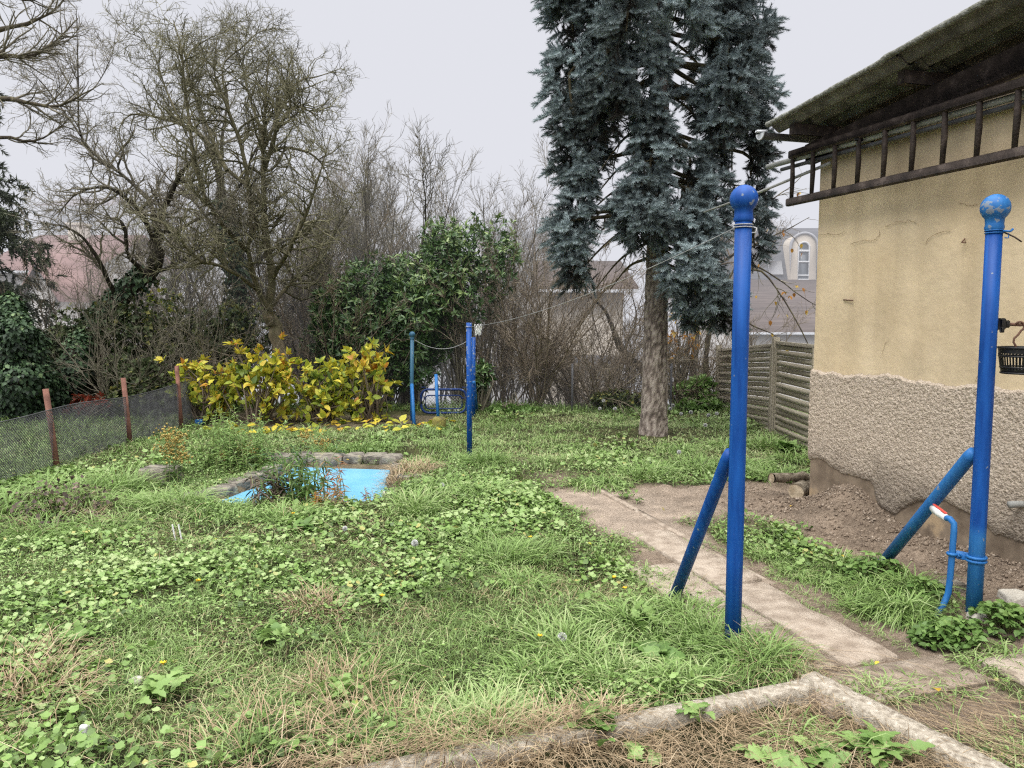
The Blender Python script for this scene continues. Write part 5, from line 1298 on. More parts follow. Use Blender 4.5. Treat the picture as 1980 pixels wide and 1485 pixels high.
# leaning ivied tree over the net fence
YL = 13.4
tr, trr = limbs_px([([(130, 740), (168, 650), (225, 582), (283, 532), (302, 500), (301, 450)], .17, .10)], YL)
lm, lr = limbs_px([
    ([(301, 450), (320, 400), (357, 325, -.3), (400, 290, -.6)], .075, .012),
    ([(301, 470), (275, 420, -.3), (258, 396, -.5), (212, 364, -.8), (150, 372, -1.0), (110, 420, -1.1)], .06, .010),
    ([(301, 450), (290, 390, .4), (240, 340, .6), (190, 305, .7), (155, 262, .8), (152, 190, .8), (150, 90, .8), (147, 10, .8)], .05, .004),
    ([(155, 262), (115, 205, .6), (72, 150, .4), (35, 122, .3)], .02, .004),
    ([(152, 195), (190, 160, .9), (215, 110, 1.0), (222, 80, 1.0)], .015, .003),
    ([(152, 190), (120, 140, .7), (96, 100, .6)], .014, .003),
    ([(283, 532), (250, 495, -.5), (240, 440, -.8), (222, 420, -.9)], .05, .02),
    ([(301, 450), (350, 440, -.6), (420, 410, -1.0), (480, 420, -1.2)], .05, .008),
    ([(225, 582), (200, 520, -.6), (170, 470, -.9), (130, 440, -1.1), (80, 430, -1.1)], .05, .008),
    ([(283, 532), (340, 510, .5), (390, 470, .8), (420, 400, 1.0)], .05, .008)], YL)
LV_OLD = [dict(per_m=9, l0=.5, l1=1.2, ang=1.0, up=.05, wig=.22, N=8, rr=.6, rmin=.006, t0=.2),
          dict(per_m=12, l0=.2, l1=.65, ang=.95, up=.05, wig=.25, N=6, rr=.6, rmin=.0042),
          dict(per_m=11, l0=.08, l1=.28, ang=.9, up=.05, wig=.25, N=4, rr=.7, rmin=.0034)]
tlean, _, _ = bare_tree('leaning_tree', tr[0, 0], 'dark leaning tree with an ivy-wrapped curved trunk behind the net fence', tr, trr, lm, lr, M['ivybark'], M['twig'], LV_OLD)

IVY = np.array([[0, 0, 0], [.35, .42, .06], [.45, 0, -.03], [.35, -.42, .06], [.7, .22, .0], [1, 0, -.08], [.7, -.22, 0]]); IVF = np.array([[0, 2, 1], [0, 3, 2], [1, 2, 4], [2, 5, 4], [2, 6, 5], [3, 6, 2]])
def ivy_on(mb, P, R, n, size, spread=.06, t0=0, t1=1, tint=.5, upper=False):
    idx = rng.integers(0, len(P), n); t = t0 + (t1 - t0) * rng.random(n); p, r, T = interp(P, R, idx, t)
    v = rng.normal(size=(n, 3)); 
    if upper: v[:, 2] = np.abs(v[:, 2]) * 1.5
    v -= (v * T).sum(1)[:, None] * T; v = nrm(v)
    pos = p + v * (r + rng.random(n) * spread)[:, None]
    d = nrm(v * .5 + rng.normal(size=(n, 3)) * .4 + A(0, 0, -.8))
    mb.inst(IVY, IVF, pos, frames(d, up=v), (size * (.6 + .8 * rng.random(n)))[:, None], np.clip(tint + rng.normal(size=n) * .2, 0, 1))
ib = MB(); ivy_on(ib, tr, trr, 2600, .07, .10, .0, .62, .55, True); ib.build('ivy', M['ivy'], tlean)

# tree behind with ivy-clad stem
YI = 14.6
tr, trr = limbs_px([([(468, 700), (465, 620), (460, 540), (444, 470), (432, 400), (424, 336)], .14, .09)], YI)
lm, lr = limbs_px([([(424, 336), (405, 290), (389, 262), (350, 240), (300, 226), (262, 212)], .07, .01), ([(424, 336), (430, 260, .4), (440, 190, .6), (425, 120, .8)], .05, .006), ([(444, 470), (400, 420, .4), (370, 380, .5), (330, 350, .6), (290, 300, .7)], .05, .006),
    ([(432, 400), (470, 350, -.5), (500, 280, -.6), (560, 250, -.8)], .04, .006), ([(460, 540), (530, 480, .4), (580, 450, .6), (650, 420, .8)], .05, .006), ([(424, 336), (380, 200, .8), (372, 130, .9), (400, 90, 1)], .035, .005)], YI)
LV_T = [dict(per_m=6, l0=.5, l1=1.3, ang=.9, up=.05, wig=.2, N=8, rr=.6, rmin=.006, t0=.2), dict(per_m=8, l0=.2, l1=.7, ang=.9, up=.05, wig=.22, N=6, rmin=.0045), dict(per_m=8, l0=.08, l1=.3, ang=.9, up=.05, wig=.22, N=4, rmin=.0032)]
tiv, _, _ = bare_tree('bare_tree', tr[0, 0], 'bare tree with a straight dark ivy-clad stem between apple and leaning tree', tr, trr, lm, lr, M['ivybark'], M['twig'], LV_T)
ib = MB(); ivy_on(ib, tr, trr, 2200, .08, .14, 0, .85, .4); ib.build('ivy', M['ivy'], tiv)

# big tree reaching in from beyond the frame edge
YD = 11.5
tr, trr = limbs_px([([(-330, 800), (-310, 500), (-300, 200), (-290, -200)], .22, .14)], YD)
lm, lr = limbs_px([
    ([(-300, 130), (-120, 70, .2), (0, 56, .4), (70, 40, .5), (120, 5, .6), (150, -60, .6)], .06, .006),
    ([(-300, 220), (-100, 125, .3), (0, 108, .4), (60, 108, .5), (115, 72, .6), (150, 35, .6)], .06, .006),
    ([(-310, 330), (-120, 210, .3), (0, 190, .4), (60, 200, .5), (110, 206, .6), (155, 185, .6), (200, 160, .7)], .06, .006),
    ([(-310, 430), (-100, 300, .4), (0, 265, .6), (60, 275, .8), (110, 250, 1), (150, 215, 1)], .05, .005),
    ([(-300, 60), (-100, -20), (0, -10), (60, 0), (100, -30)], .05, .005)], YD)
LV_F = [dict(per_m=6, l0=.4, l1=1.0, ang=.7, up=.06, wig=.14, N=8, rr=.6, rmin=.005, t0=.3), dict(per_m=8, l0=.15, l1=.5, ang=.75, up=.06, wig=.16, N=5, rmin=.0035), dict(per_m=6, l0=.06, l1=.2, ang=.8, up=.05, wig=.15, N=4, rmin=.0028)]
bare_tree('bare_tree', tr[0, 0], 'bare tree outside the frame sending long curved boughs in at the upper corner', tr, trr, lm, lr, M['bark'], M['twig'], LV_F)

# drooping dark conifer at the frame edge
def conifer():
    Y = 13.8; x0 = at(-85, 700, Y)[0]
    t = thing('conifer', (x0, Y, hz(x0, Y)), 'dark green conifer with drooping boughs at the frame edge by the net fence', 'tree')
    z0, z1 = -.3, 7.2
    P = np.array([[A(x0, Y, z0 + (z1 - z0) * k / 13) for k in range(14)]]); R = np.linspace(.17, .02, 14)[None]
    MB().tubes(P, R, 10).build('trunk', M['ivybark'], t, True)
    n = 200; tt_ = rng.random(n) ** 1.1; z_ = 1.2 + (z1 - 1.3) * tt_; L_ = (2.3 * (1 - (z_ - 1.0) / (z1 - .6)) + .25) * (.75 + .4 * rng.random(n)); a = rng.random(n) * 2 * pi
    p = np.stack([np.full(n, x0), np.full(n, Y), z_], 1); d = np.stack([np.cos(a), np.sin(a), np.full(n, .15)], 1); out = [p]
    for k in range(8):
        d = nrm(d + A(0, 0, -.14 if k < 5 else .05) + rng.normal(size=d.shape) * .05); p = p + d * (L_ / 8)[:, None]; out.append(p)
    Pb = np.stack(out, 1); Rb = np.full((n, 9), .016) * np.linspace(1, .3, 9)
    cb_ = MB(); cb_.tubes(Pb, Rb, 4, .25)
    Pt, Rt = grow(Pb, Rb, per_m=16, l0=.15, l1=.5, ang=1.0, up=-.22, wig=.12, N=6, rmin=.004, t0=.12); cb_.tubes(Pt, Rt, 3, .3)
    ndl = 100000; idx = rng.integers(0, len(Pt), ndl); tq = rng.random(ndl); p, r, T = interp(Pt, Rt, idx, tq)
    dd = nrm(T + rng.normal(size=(ndl, 3)) * .7); V = np.array([[0, -.12, 0], [0, .12, 0], [1, 0, 0]])
    cb_.inst(V, np.array([[0, 1, 2]]), p, frames(dd, roll=rng.random(ndl) * 6), (.085 + .04 * rng.random(ndl))[:, None] * A(1, 1, 1), np.clip(.45 + rng.normal(size=ndl) * .22, 0, 1))
    cb_.build('crown', M['conifer'], t)
conifer()

# ivy-smothered stumps
def ivy_mass(px, Y, ytop, wx, label, n=5200, lean=0, lobes=7, seed=0):
    rr = np.random.default_rng(seed); x0 = at(px, 700, Y)[0]; zt = at(px, ytop, Y)[2]; z0 = hz(x0, Y)
    t = thing('ivy_stump', (x0, Y, z0), label, 'ivy stump')
    MB().tube([(x0, Y, z0 - .1), (x0 + lean * .3, Y, z0 + (zt - z0) * .5), (x0 + lean, Y, zt - .2)], [.16, .13, .10], 12).build('trunk', M['ivybark'], t, True)
    mb = MB(); k = rr.integers(0, lobes, n); cz = z0 + (zt - z0) * (np.linspace(.12, .86, lobes)); cx = x0 + lean * np.linspace(0, 1, lobes) + rr.normal(size=lobes) * wx * .22; cy = Y + rr.normal(size=lobes) * .12
    rd = wx * (.75 + .4 * rr.random(lobes)) * np.where(np.linspace(0, 1, lobes) > .8, .75, 1)
    v = nrm(rr.normal(size=(n, 3))); rad = rd[k] * (.72 + .3 * rr.random(n)); hs_ = (zt - z0) / lobes * 1.25
    pos = np.stack([cx[k] + v[:, 0] * rad, cy[k] + v[:, 1] * rad, cz[k] + v[:, 2] * np.maximum(hs_, .28) * (.8 + .3 * rr.random(n))], 1)
    d = nrm(v * .6 + rr.normal(size=(n, 3)) * .35 + A(0, 0, -.8))
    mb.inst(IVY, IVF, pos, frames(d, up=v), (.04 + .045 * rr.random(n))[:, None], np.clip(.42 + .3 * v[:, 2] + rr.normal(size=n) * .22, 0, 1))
    nst = 160; Pq = [];
    mb.build('ivy', M['ivy'], t)
ivy_mass(38, 11.6, 578, .42, n=9000, label= 'tall rounded stump smothered in dark ivy at the frame edge behind the net', seed=1)
ivy_mass(112, 12.4, 650, .30, 'lower ivy-covered stump at the foot of the leaning tree', 4200, seed=2, lean=.25)

# bare thicket trees on the slope
def slope_tree(px, Y, ytop, label, n=7, spread=.35, mat=None, r=.045, name='bare_tree', group=None, dens=1.0, yb=None):
    x = at(px, 600, Y)[0]; z = hz(x, Y); h = at(px, ytop, Y)[2] - z
    lv = [dict(per_m=5.5 * dens, l0=.18 * h, l1=.36 * h, ang=.55, up=.07, wig=.12, N=8, rmin=.007, t0=.25), dict(per_m=8.5 * dens, l0=.25, l1=.8, ang=.65, up=.06, wig=.16, N=6, rmin=.005), dict(per_m=7.5 * dens, l0=.12, l1=.4, ang=.7, up=.05, wig=.16, N=4, rmin=.0038)]
    t = thing(name, (x, Y, z), label, 'tree', group)
    a = rng.random(n) * 2 * pi; rad = spread * np.sqrt(rng.random(n)); d = nrm(np.stack([np.cos(a) * rad, np.sin(a) * rad, np.ones(n)], 1)); p = A(x, Y, z - .1) + np.stack([np.cos(a), np.sin(a), 0 * a], 1) * .14
    L_ = h * (.72 + .3 * rng.random(n)) / 11; out = [p]
    for k in range(11): d = nrm(d + rng.normal(size=d.shape) * .09 + A(0, 0, .03)); p = p + d * L_[:, None]; out.append(p)
    P = np.stack(out, 1); R = (r * (.6 + .6 * rng.random(n)))[:, None] * np.linspace(1, .12, 12)[None]
    MB().tubes(P, R, 7).build('trunk', M['ivybark'], t, True)
    cb_ = MB(); P_, R_ = P, R
    for i_, kw in enumerate(lv): P_, R_ = grow(P_, R_, **kw); cb_.tubes(P_, R_, 3, np.clip(.5 + rng.normal(size=len(P_)) * .17, 0, 1))
    cb_.build('crown', mat or M['twig'], t)
slope_tree(738, 17.5, 240, 'bare many-stemmed tree standing tallest behind the laurel', 9, .32, M['twig'], .07)
slope_tree(830, 19.0, 315, 'bare rounded tree on the slope just beyond the laurel top', 8, .45, M['twig'], .05)
slope_tree(930, 20.0, 375, 'low bare spreading tree between laurel and blue spruce', 8, .55, M['twig'], .05, dens=.9)
slope_tree(640, 17.0, 300, 'bare twiggy tree filling the gap between apple tree and laurel', 8, .4, M['twig'], .05)
slope_tree(560, 18.5, 330, 'bare brownish tree standing directly behind the apple trunk', 8, .5, M['twig_brown'], .05)
slope_tree(400, 18.0, 340, 'bare grey tree behind the ivy-clad stem', 8, .5, M['twig'], .05)
slope_tree(240, 17.5, 360, 'bare brown tree in front of the red roof', 7, .5, M['twig_brown'], .045, dens=.8)
slope_tree(60, 16.5, 330, 'thin bare tree behind the dark conifer', 6, .45, M['twig'], .045, dens=.7)
bush_px('bare_shrub', 330, 14.8, 480, 'tangled brown bare shrub under the leaning tree', 26, .5, M['twig_brown'])
bush_px('bare_shrub', 600, 14.4, 400, 'tall straight-stemmed bare shrub right beside the apple trunk', 34, .35, M['twig_brown'], r=.011)
bush_px('bare_shrub', 640, 13.6, 520, 'pale arching bare shrub leaning over the yellow shrubs toward the gate', 30, .7, M['twig_brown'], arch=-.07)
bush_px('bare_shrub', 420, 15.2, 440, 'dense bare shrub between leaning tree and ivy-clad stem', 30, .45, M['twig_green'])
bush_px('bare_shrub', 1040, 13.9, 470, 'vase-shaped brown bare shrub between gate and spruce trunk', 46, .42, M['twig_brown'], r=.017)
bush_px('bare_shrub', 975, 14.3, 500, 'thin bare shrub close to the far gate post', 26, .5, M['twig_brown'])
bush_px('bare_shrub', 1130, 14.6, 560, 'sprawling bare brown shrub in front of the pale house wall', 36, .75, M['twig_brown'], arch=-.06)
bush_px('bare_shrub', 1210, 15.0, 560, 'bare shrub just behind the spruce trunk', 30, .6, M['twig_brown'], arch=-.05)
bush_px('bare_shrub', 1330, 15.0, 560, 'bare shrub between spruce trunk and slat fence', 32, .6, M['twig_brown'], arch=-.05)
bush_px('bare_shrub', 1090, 15.6, 520, 'upright fawn bare shrub under the low spruce boughs', 30, .4, M['twig_brown'])

bush_px('bare_shrub', 1155, 13.9, 600, 'pale criss-crossing bare shrub between vase-shaped shrub and spruce trunk', 40, .8, M['twig_brown'], arch=-.08)
bush_px('bare_shrub', 1215, 16.5, 500, 'tall fawn bare shrub on the slope between spruce boughs', 40, .5, M['twig_brown'])
bush_px('bare_shrub', 1120, 17.0, 470, 'tall thin bare shrub before the cream house roof', 40, .5, M['twig_brown'])
bush_px('bare_shrub', 1310, 13.8, 640, 'low fawn bare shrub beside the elder bush and spruce trunk', 34, .8, M['twig_brown'], arch=-.07)
bush_px('bare_shrub', 1420, 15.2, 560, 'bare shrub rising behind the slat fence end', 34, .6, M['twig_brown'], arch=-.03)
bush_px('bare_shrub', 1000, 15.5, 430, 'slender fawn shrub beside the laurel tops', 34, .45, M['twig_brown'])
bush_px('bare_shrub', 230, 12.5, 560, 'grey bare shrub standing before the dark undergrowth by the net', 34, .6, M['twig'])
bush_px('bare_shrub', 400, 12.9, 560, 'grey bare shrub before the dark bush near the apple trunk', 34, .6, M['twig'])
bush_px('bare_shrub', 130, 14.5, 470, 'bare brown shrub in front of the white house wall', 34, .5, M['twig_brown'])
# understorey of dark leafy shrubs
def leaf_shrub(name, px, Y, ytop, ybot, wx, wy, label, mat, n, size, tmpl='P', lobes=9, seed=0, tint=.5, cat='shrub', stems=14, stem_mat=None, inner=.45, asp=1.0):
    rr = np.random.default_rng(seed + 100); x0 = at(px, ybot, Y)[0]; z1 = at(px, ytop, Y)[2]; z0 = max(at(px, ybot, Y)[2], hz(x0, Y)) if ybot else hz(x0, Y)
    zb = hz(x0, Y)
    t = thing(name, (x0, Y, zb), label, cat)
    C = np.stack([x0 + rr.uniform(-1, 1, lobes) * wx * .66, Y + rr.uniform(-1, 1, lobes) * wy * .6, z0 + (z1 - z0) * rr.uniform(.2, .8, lobes)], 1); C[0] = (x0, Y, z1 - (z1 - z0) * .25)
    S = np.stack([wx * rr.uniform(.30, .46, lobes), wy * rr.uniform(.4, .6, lobes), (z1 - z0) * rr.uniform(.22, .36, lobes)], 1)
    # rosettes of leaves on branch tips
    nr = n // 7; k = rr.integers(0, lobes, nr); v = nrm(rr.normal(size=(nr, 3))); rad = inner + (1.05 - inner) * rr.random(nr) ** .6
    ctr = C[k] + v * S[k] * rad[:, None]
    ax_ = nrm(v * A(1, 1, .7) + A(0, 0, .45) + rr.normal(size=(nr, 3)) * .3)
    idx = np.repeat(np.arange(nr), 7); m = len(idx)
    d = nrm(ax_[idx] * (.15 + .7 * rr.random(m))[:, None] + nrm(rr.normal(size=(m, 3))) * .75)
    V_, F_ = (PLV, PLF) if tmpl == 'P' else (IVY, IVF) if tmpl == 'I' else (SLV, SLF)
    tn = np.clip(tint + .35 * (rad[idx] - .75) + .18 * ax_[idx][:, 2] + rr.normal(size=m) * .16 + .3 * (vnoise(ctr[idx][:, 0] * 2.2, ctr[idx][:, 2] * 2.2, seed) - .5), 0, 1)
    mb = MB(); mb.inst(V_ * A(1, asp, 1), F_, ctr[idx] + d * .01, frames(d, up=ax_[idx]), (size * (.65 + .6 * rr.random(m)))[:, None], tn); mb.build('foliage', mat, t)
    # stems
    sb_ = MB(); e = rr.integers(0, nr, stems * 3); P = []
    for q in e:
        b_ = A(x0 + rr.normal() * wx * .12, Y + rr.normal() * wy * .12, zb - .05); P.append(resample([b_, (b_ + ctr[q]) / 2 + rr.normal(size=3) * .08 + A(0, 0, .1), ctr[q]], 7))
    P = np.array(P); sb_.tubes(P, np.linspace(.016, .004, 7)[None].repeat(len(P), 0), 5, .4); sb_.build('stems', stem_mat or M['twig'], t)
    return t
leaf_shrub('laurel_bush', 725, 14.0, 500, 770, 1.6, .8, 'wide dark glossy cherry laurel behind the yellow shrubs and gate', M['laurel'], 17000, .12, lobes=16, seed=1, asp=.62)
leaf_shrub('laurel_bush', 905, 14.2, 424, 660, .98, .7, 'upright laurel branches rising above the gate, lighter at their tops', M['laurel'], 7600, .12, lobes=17, seed=6, tint=.5, inner=.3, asp=.62)
leaf_shrub('laurel_bush', 790, 14.3, 500, 700, .9, .5, 'middle laurel clump linking the wide mass and the upright branches', M['laurel'], 4500, .12, lobes=12, seed=8, tint=.45, asp=.62)
leaf_shrub('laurel_bush', 660, 13.7, 560, 780, .7, .5, 'dark laurel clump close beside the apple trunk', M['laurel'], 5200, .11, lobes=8, seed=3, tint=.42, asp=.62)
leaf_shrub('laurel_bush', 932, 13.0, 700, 800, .22, .2, 'small low laurel sprig against the far gate post', M['laurel'], 900, .11, lobes=4, seed=4, tint=.62, asp=.62)
for a_ in ((210, 13.0, 590, 830, 1.0, .6, 'dark undergrowth bush in the shade behind the net fence', 11), (330, 13.3, 560, 820, 1.0, .6, 'dark bush with a few yellowing leaves left of the apple trunk', 12), (440, 13.6, 600, 800, .9, .6, 'dark bush filling the shade behind the yellow shrubs', 13), (120, 13.6, 640, 860, .8, .5, 'dark low bush between the two ivy-covered stumps', 14), (290, 12.4, 700, 845, .8, .4, 'low dark shrub right behind the net between rusty posts', 15), (-40, 12.8, 640, 900, .8, .5, 'dark bush at the very edge of the frame below the conifer', 16)):
    leaf_shrub('dark_bush', a_[0], a_[1], a_[2], a_[3], a_[4], a_[5], a_[6], M['dark_leaf'], 7500, .07, 'I', 12, a_[7], tint=.42)
leaf_shrub('yellowing_shrub', 305, 13.9, 555, 700, .45, .4, 'thin shrub with scattered lime yellow leaves under the leaning trunk', M['yellow_leaf'], 520, .075, 'I', 8, 17, tint=.30, inner=.1)
leaf_shrub('red_shrub', 165, 12.0, 765, 840, .40, .25, 'low shrub with dull red leaves just behind the net', M['red_leaf'], 420, .085, 'P', 5, 18, tint=.4, inner=.1)
leaf_shrub('red_shrub', 185, 13.0, 690, 790, .3, .25, 'sparse upright shrub of reddish leaves in the dark undergrowth', M['red_leaf'], 200, .07, 'P', 5, 19, tint=.35, inner=.1)
leaf_shrub('elder_bush', 1352, 13.7, 728, 815, .42, .4, 'fresh green elder bush against the slat fence end', M['weed'], 2200, .11, 'P', 7, 20, tint=.45, asp=.7)
leaf_shrub('orange_shrub', 1310, 14.4, 600, 730, .62, .4, 'sparse shrub of orange and yellow leaves beyond the spruce trunk', M['orange_leaf'], 340, .075, 'P', 9, 21, tint=.5, inner=.05)
leaf_shrub('bramble_bush', 1190, 13.8, 755, 815, .6, .3, 'low dark green bramble behind the lawn edge by the spruce trunk', M['dark_leaf'], 2600, .06, 'I', 7, 22, tint=.6)
leaf_shrub('bramble_bush', 1000, 12.9, 788, 820, .5, .3, 'low leafy bramble at the lawn edge right of the gate', M['weed'], 1500, .07, 'I', 6, 23, tint=.4)
leaf_shrub('bramble_bush', 1330, 13.1, 775, 830, .5, .25, 'leafy weeds at the lawn edge under the elder bush', M['weed'], 1500, .07, 'I', 6, 24, tint=.3)
# yellow-leaved shrub row
def yellow(px, Y, ytop, wx, label, n, seed, h2=835):
    leaf_shrub('yellow_shrub', px, Y, ytop, h2, wx, .55, label, M['yellow_leaf'], int(n * .78), .125, 'P', 22, seed, tint=.47, stems=26, stem_mat=M['twig_brown'], inner=.25, asp=1.15)
yellow(398, 11.9, 685, .62, 'yellow-leaved shrub against the end of the net fence', 1000, 31)
yellow(502, 11.7, 660, .64, 'tallest yellow-green shrub in front of the apple trunk', 1150, 32)
yellow(620, 11.8, 700, .66, 'green-tinged yellow shrub between apple trunk and gate', 1050, 33)
yellow(716, 11.9, 664, .50, 'yellow and orange shrub nearest the teal gate post', 760, 34)

# crooked dark trees and hanging branches beyond the spruce
YB = 15.5
tr, trr = limbs_px([([(1290, 760), (1240, 715), (1205, 680), (1185, 640)], .12, .06)], YB)
lm, lr = limbs_px([([(1185, 640), (1170, 600), (1120, 560, -.4), (1080, 540, -.6)], .05, .008), ([(1240, 715), (1310, 700, -.3), (1370, 715, -.5)], .07, .03), ([(1205, 680), (1230, 620, .3), (1220, 560, .4)], .04, .006)], YB)
bare_tree('crooked_tree', tr[0, 0], 'black crooked leaning tree seen past the spruce trunk', tr, trr, lm, lr, M['ivybark'], M['twig_brown'], LV_T)
tr, trr = limbs_px([([(1345, 800), (1342, 720), (1348, 640), (1340, 560)], .10, .06)], 16)
lm, lr = limbs_px([([(1340, 560), (1380, 520), (1440, 480, -.3), (1500, 470, -.5)], .05, .006), ([(1345, 640), (1300, 560, .3), (1290, 500, .4)], .04, .006), ([(1340, 560), (1330, 480, -.3), (1370, 420, -.5)], .04, .006)], 16)
bare_tree('bare_tree', tr[0, 0], 'bare dark-stemmed tree between spruce trunk and slat fence', tr, trr, lm, lr, M['ivybark'], M['twig_brown'], LV_T)
YR = 14.2
lm, lr = limbs_px([([(1372, 640), (1410, 540), (1450, 480), (1520, 445), (1565, 420)], .035, .005), ([(1400, 560), (1460, 520, -.3), (1510, 570, -.5), (1560, 660, -.8), (1580, 720, -.9)], .03, .005), ([(1430, 500), (1490, 530, .4), (1560, 580, .5), (1600, 600, .6)], .025, .004), ([(1450, 480), (1480, 400, .2), (1530, 360, .3), (1560, 330, .3)], .02, .004), ([(1400, 560), (1440, 620, -.5), (1500, 650, -.6), (1540, 700, -.7)], .02, .004)], YR)
tr, trr = limbs_px([([(1362, 800), (1366, 700), (1372, 640), (1400, 560)], .06, .04)], YR)
th_, Pp_, Rp_ = bare_tree('nut_tree', tr[0, 0], 'bare branch-tangled tree with a few last orange leaves before the dormer house', tr, trr, lm, lr, M['bark'], M['twig'], [dict(per_m=4, l0=.3, l1=.9, ang=.8, up=-.02, wig=.16, N=7, rmin=.0045), dict(per_m=5, l0=.15, l1=.5, ang=.8, up=0, wig=.18, N=5, rmin=.003)])
lb2 = MB(); idx = rng.integers(0, len(Pp_), 75); lb2.inst(PLV * A(1, 1.3, 1), PLF, Pp_[idx, -1], frames(nrm(rng.normal(size=(75, 3)) * .4 + A(0, 0, -1))), (.06 + .05 * rng.random(75))[:, None], rng.random(75)); lb2.build('leaves', M['orange_leaf'], th_)

# ------------------------------------------------------------------ blue spruce
YS = 10.45
def spruce():
    sx = at(1262, 845, YS)[0]; t = thing('blue_spruce', (sx, YS, 0), 'tall blue spruce with a bare lower trunk and hanging curtains of blue-grey foliage', 'tree')
    # trunk with flaky bark
    S, n = 44, 230; z = np.linspace(-.12, 9.6, n); r = np.interp(z, [-.12, .0, .25, .8, 2.5, 6, 9.6], [.235, .205, .178, .165, .142, .11, .03])
    th = np.arange(S) * 2 * pi / S; T_, Z_ = np.meshgrid(th, z); u = np.cos(T_) * 1.6, np.sin(T_) * 1.6
    pl = np.abs(fbm(T_ * 7 / 1.0 + 3 * vnoise(Z_ * 3, T_, 4), Z_ * 6, 201, 3) - .5) * 2
    pl = np.minimum(pl, np.abs(fbm((T_ + .0) * 5 + 9, Z_ * 9, 205, 3) - .5) * 2.2)
    d = sstep(.02, .22, pl); d[:, -1] = d[:, -1]
    Rr = r[:, None] * (1 + .10 * (d - .5)) * (1 + .06 * np.cos(T_ * 3 + Z_ * .6) * (Z_ < 1))
    V = np.stack([sx + .06 * np.sin(Z_ * .5) * .4 + Rr * np.cos(T_), YS + Rr * np.sin(T_), Z_], -1).reshape(-1, 3)
    i = np.arange(n - 1)[:, None] * S; j = np.arange(S)[None]; j2 = (j + 1) % S
    MB().add(V, quads=np.stack([i + j, i + j2, i + S + j2, i + S + j], -1).reshape(-1, 4), tint=(.12 + .52 * d + .16 * (fbm(T_ * 3, Z_ * 5, 209) - .5)).ravel()).build('trunk', M['spruce_bark'], t, True)
    # hanging curtains: (px,py) top, (px,py) bottom, radius, dy
    cols = [((1092, -60), (1092, 150), .36, -.2), ((1090, 130), (1098, 330), .34, -.35), ((1095, 320), (1110, 440), .26, -.3), ((1098, 420), (1108, 505), .33, -.35), ((1080, 430), (1100, 520), .22, -.5),
            ((1160, -60), (1165, 110), .36, -.5), ((1165, 100), (1160, 215), .30, -.6), ((1140, 190), (1125, 330), .25, -.1), ((1185, 130), (1190, 200), .2, -.8), ((1130, -40), (1130, 260), .3, .6), ((1125, 240), (1112, 400), .24, .4),
            ((1215, -60), (1215, 40), .25, -.6), ((1250, 55), (1262, 120), .22, -.55), ((1278, 90), (1280, 130), .14, -.6), ((1232, 165), (1240, 215), .22, -.6), ((1285, 200), (1280, 250), .2, -.5), ((1255, 235), (1248, 275), .20, -.55), ((1262, 290), (1250, 350), .22, -.6), ((1290, 295), (1305, 320), .15, -.5), ((1238, 330), (1215, 400), .24, -.5),
            ((1205, 370), (1215, 440), .2, -.5), ((1250, 385), (1258, 435), .28, -.7), ((1300, 400), (1310, 440), .25, -.6), ((1222, 405), (1235, 450), .2, -.6),
            ((1330, -60), (1330, 60), .24, -.3), ((1352, 20), (1360, 50), .2, -.5), ((1395, -60), (1400, 90), .38, -.1), ((1440, -20), (1490, 55), .25, .1), ((1420, 80), (1395, 190), .36, -.35), ((1450, 130), (1420, 215), .30, -.55), ((1470, 70), (1440, 130), .24, -.2), ((1470, 160), (1505, 195), .18, -.1), ((1425, 200), (1405, 245), .24, -.5),
            ((1350, 180), (1340, 220), .2, -.2), ((1390, 210), (1400, 300), .24, .4), ((1455, 210), (1470, 310), .20, .1), ((1480, 220), (1490, 290), .16, 0), ((1340, 290), (1335, 380), .30, -.3), ((1375, 300), (1370, 350), .22, .5), ((1345, 370), (1345, 450), .32, -.45), ((1395, 360), (1395, 420), .22, -.2), ((1465, 300), (1475, 380), .15, .2),
            ((1470, 380), (1478, 480), .24, .2), ((1370, 430), (1370, 510), .24, .1), ((1375, 480), (1365, 510), .22, -.2),
            ((1345, 500), (1310, 540), .23, -.7), ((1360, 515), (1352, 570), .30, -.65), ((1392, 545), (1400, 600), .24, -.5), ((1340, 570), (1350, 615), .20, -.4), ((1405, 570), (1425, 615), .18, -.2),
            ((1180, -60), (1190, 60), .28, .9), ((1340, -60), (1300, 60), .25, .9), ((1380, 0), (1380, 200), .3, .9), ((1330, 300), (1320, 420), .28, .8), ((1230, 300), (1200, 420), .22, .9), ((1160, 60), (1140, 240), .3, 1.1), ((1430, 200), (1430, 330), .22, .9),
            ((1215, -40), (1205, 60), .25, -1.2), ((1320, -50), (1345, 30), .2, -1.1)]
    cols = [((1265 + (a_[0] - 1265) * .91, a_[1]), (1265 + (b_[0] - 1265) * .91, b_[1]), r_, y_) for a_, b_, r_, y_ in cols]
    # top of the tree above the picture
    rr = np.random.default_rng(5)
    for k in range(60):
        z = 5.9 + 3.6 * rr.random() ** .9; a = rr.random() * 2 * pi; ex = (1.9 * (1 - (z - 5.9) / 4.2)) * (.35 + .65 * rr.random())
        cols.append((A(sx + ex * cos(a), YS + ex * sin(a), z + .1), A(sx + ex * 1.1 * cos(a), YS + ex * 1.1 * sin(a), z - .5), .28, None))
    bb, PB = MB(), []
    sh_p, sh_d, sh_t, sh_s = [], [], [], []
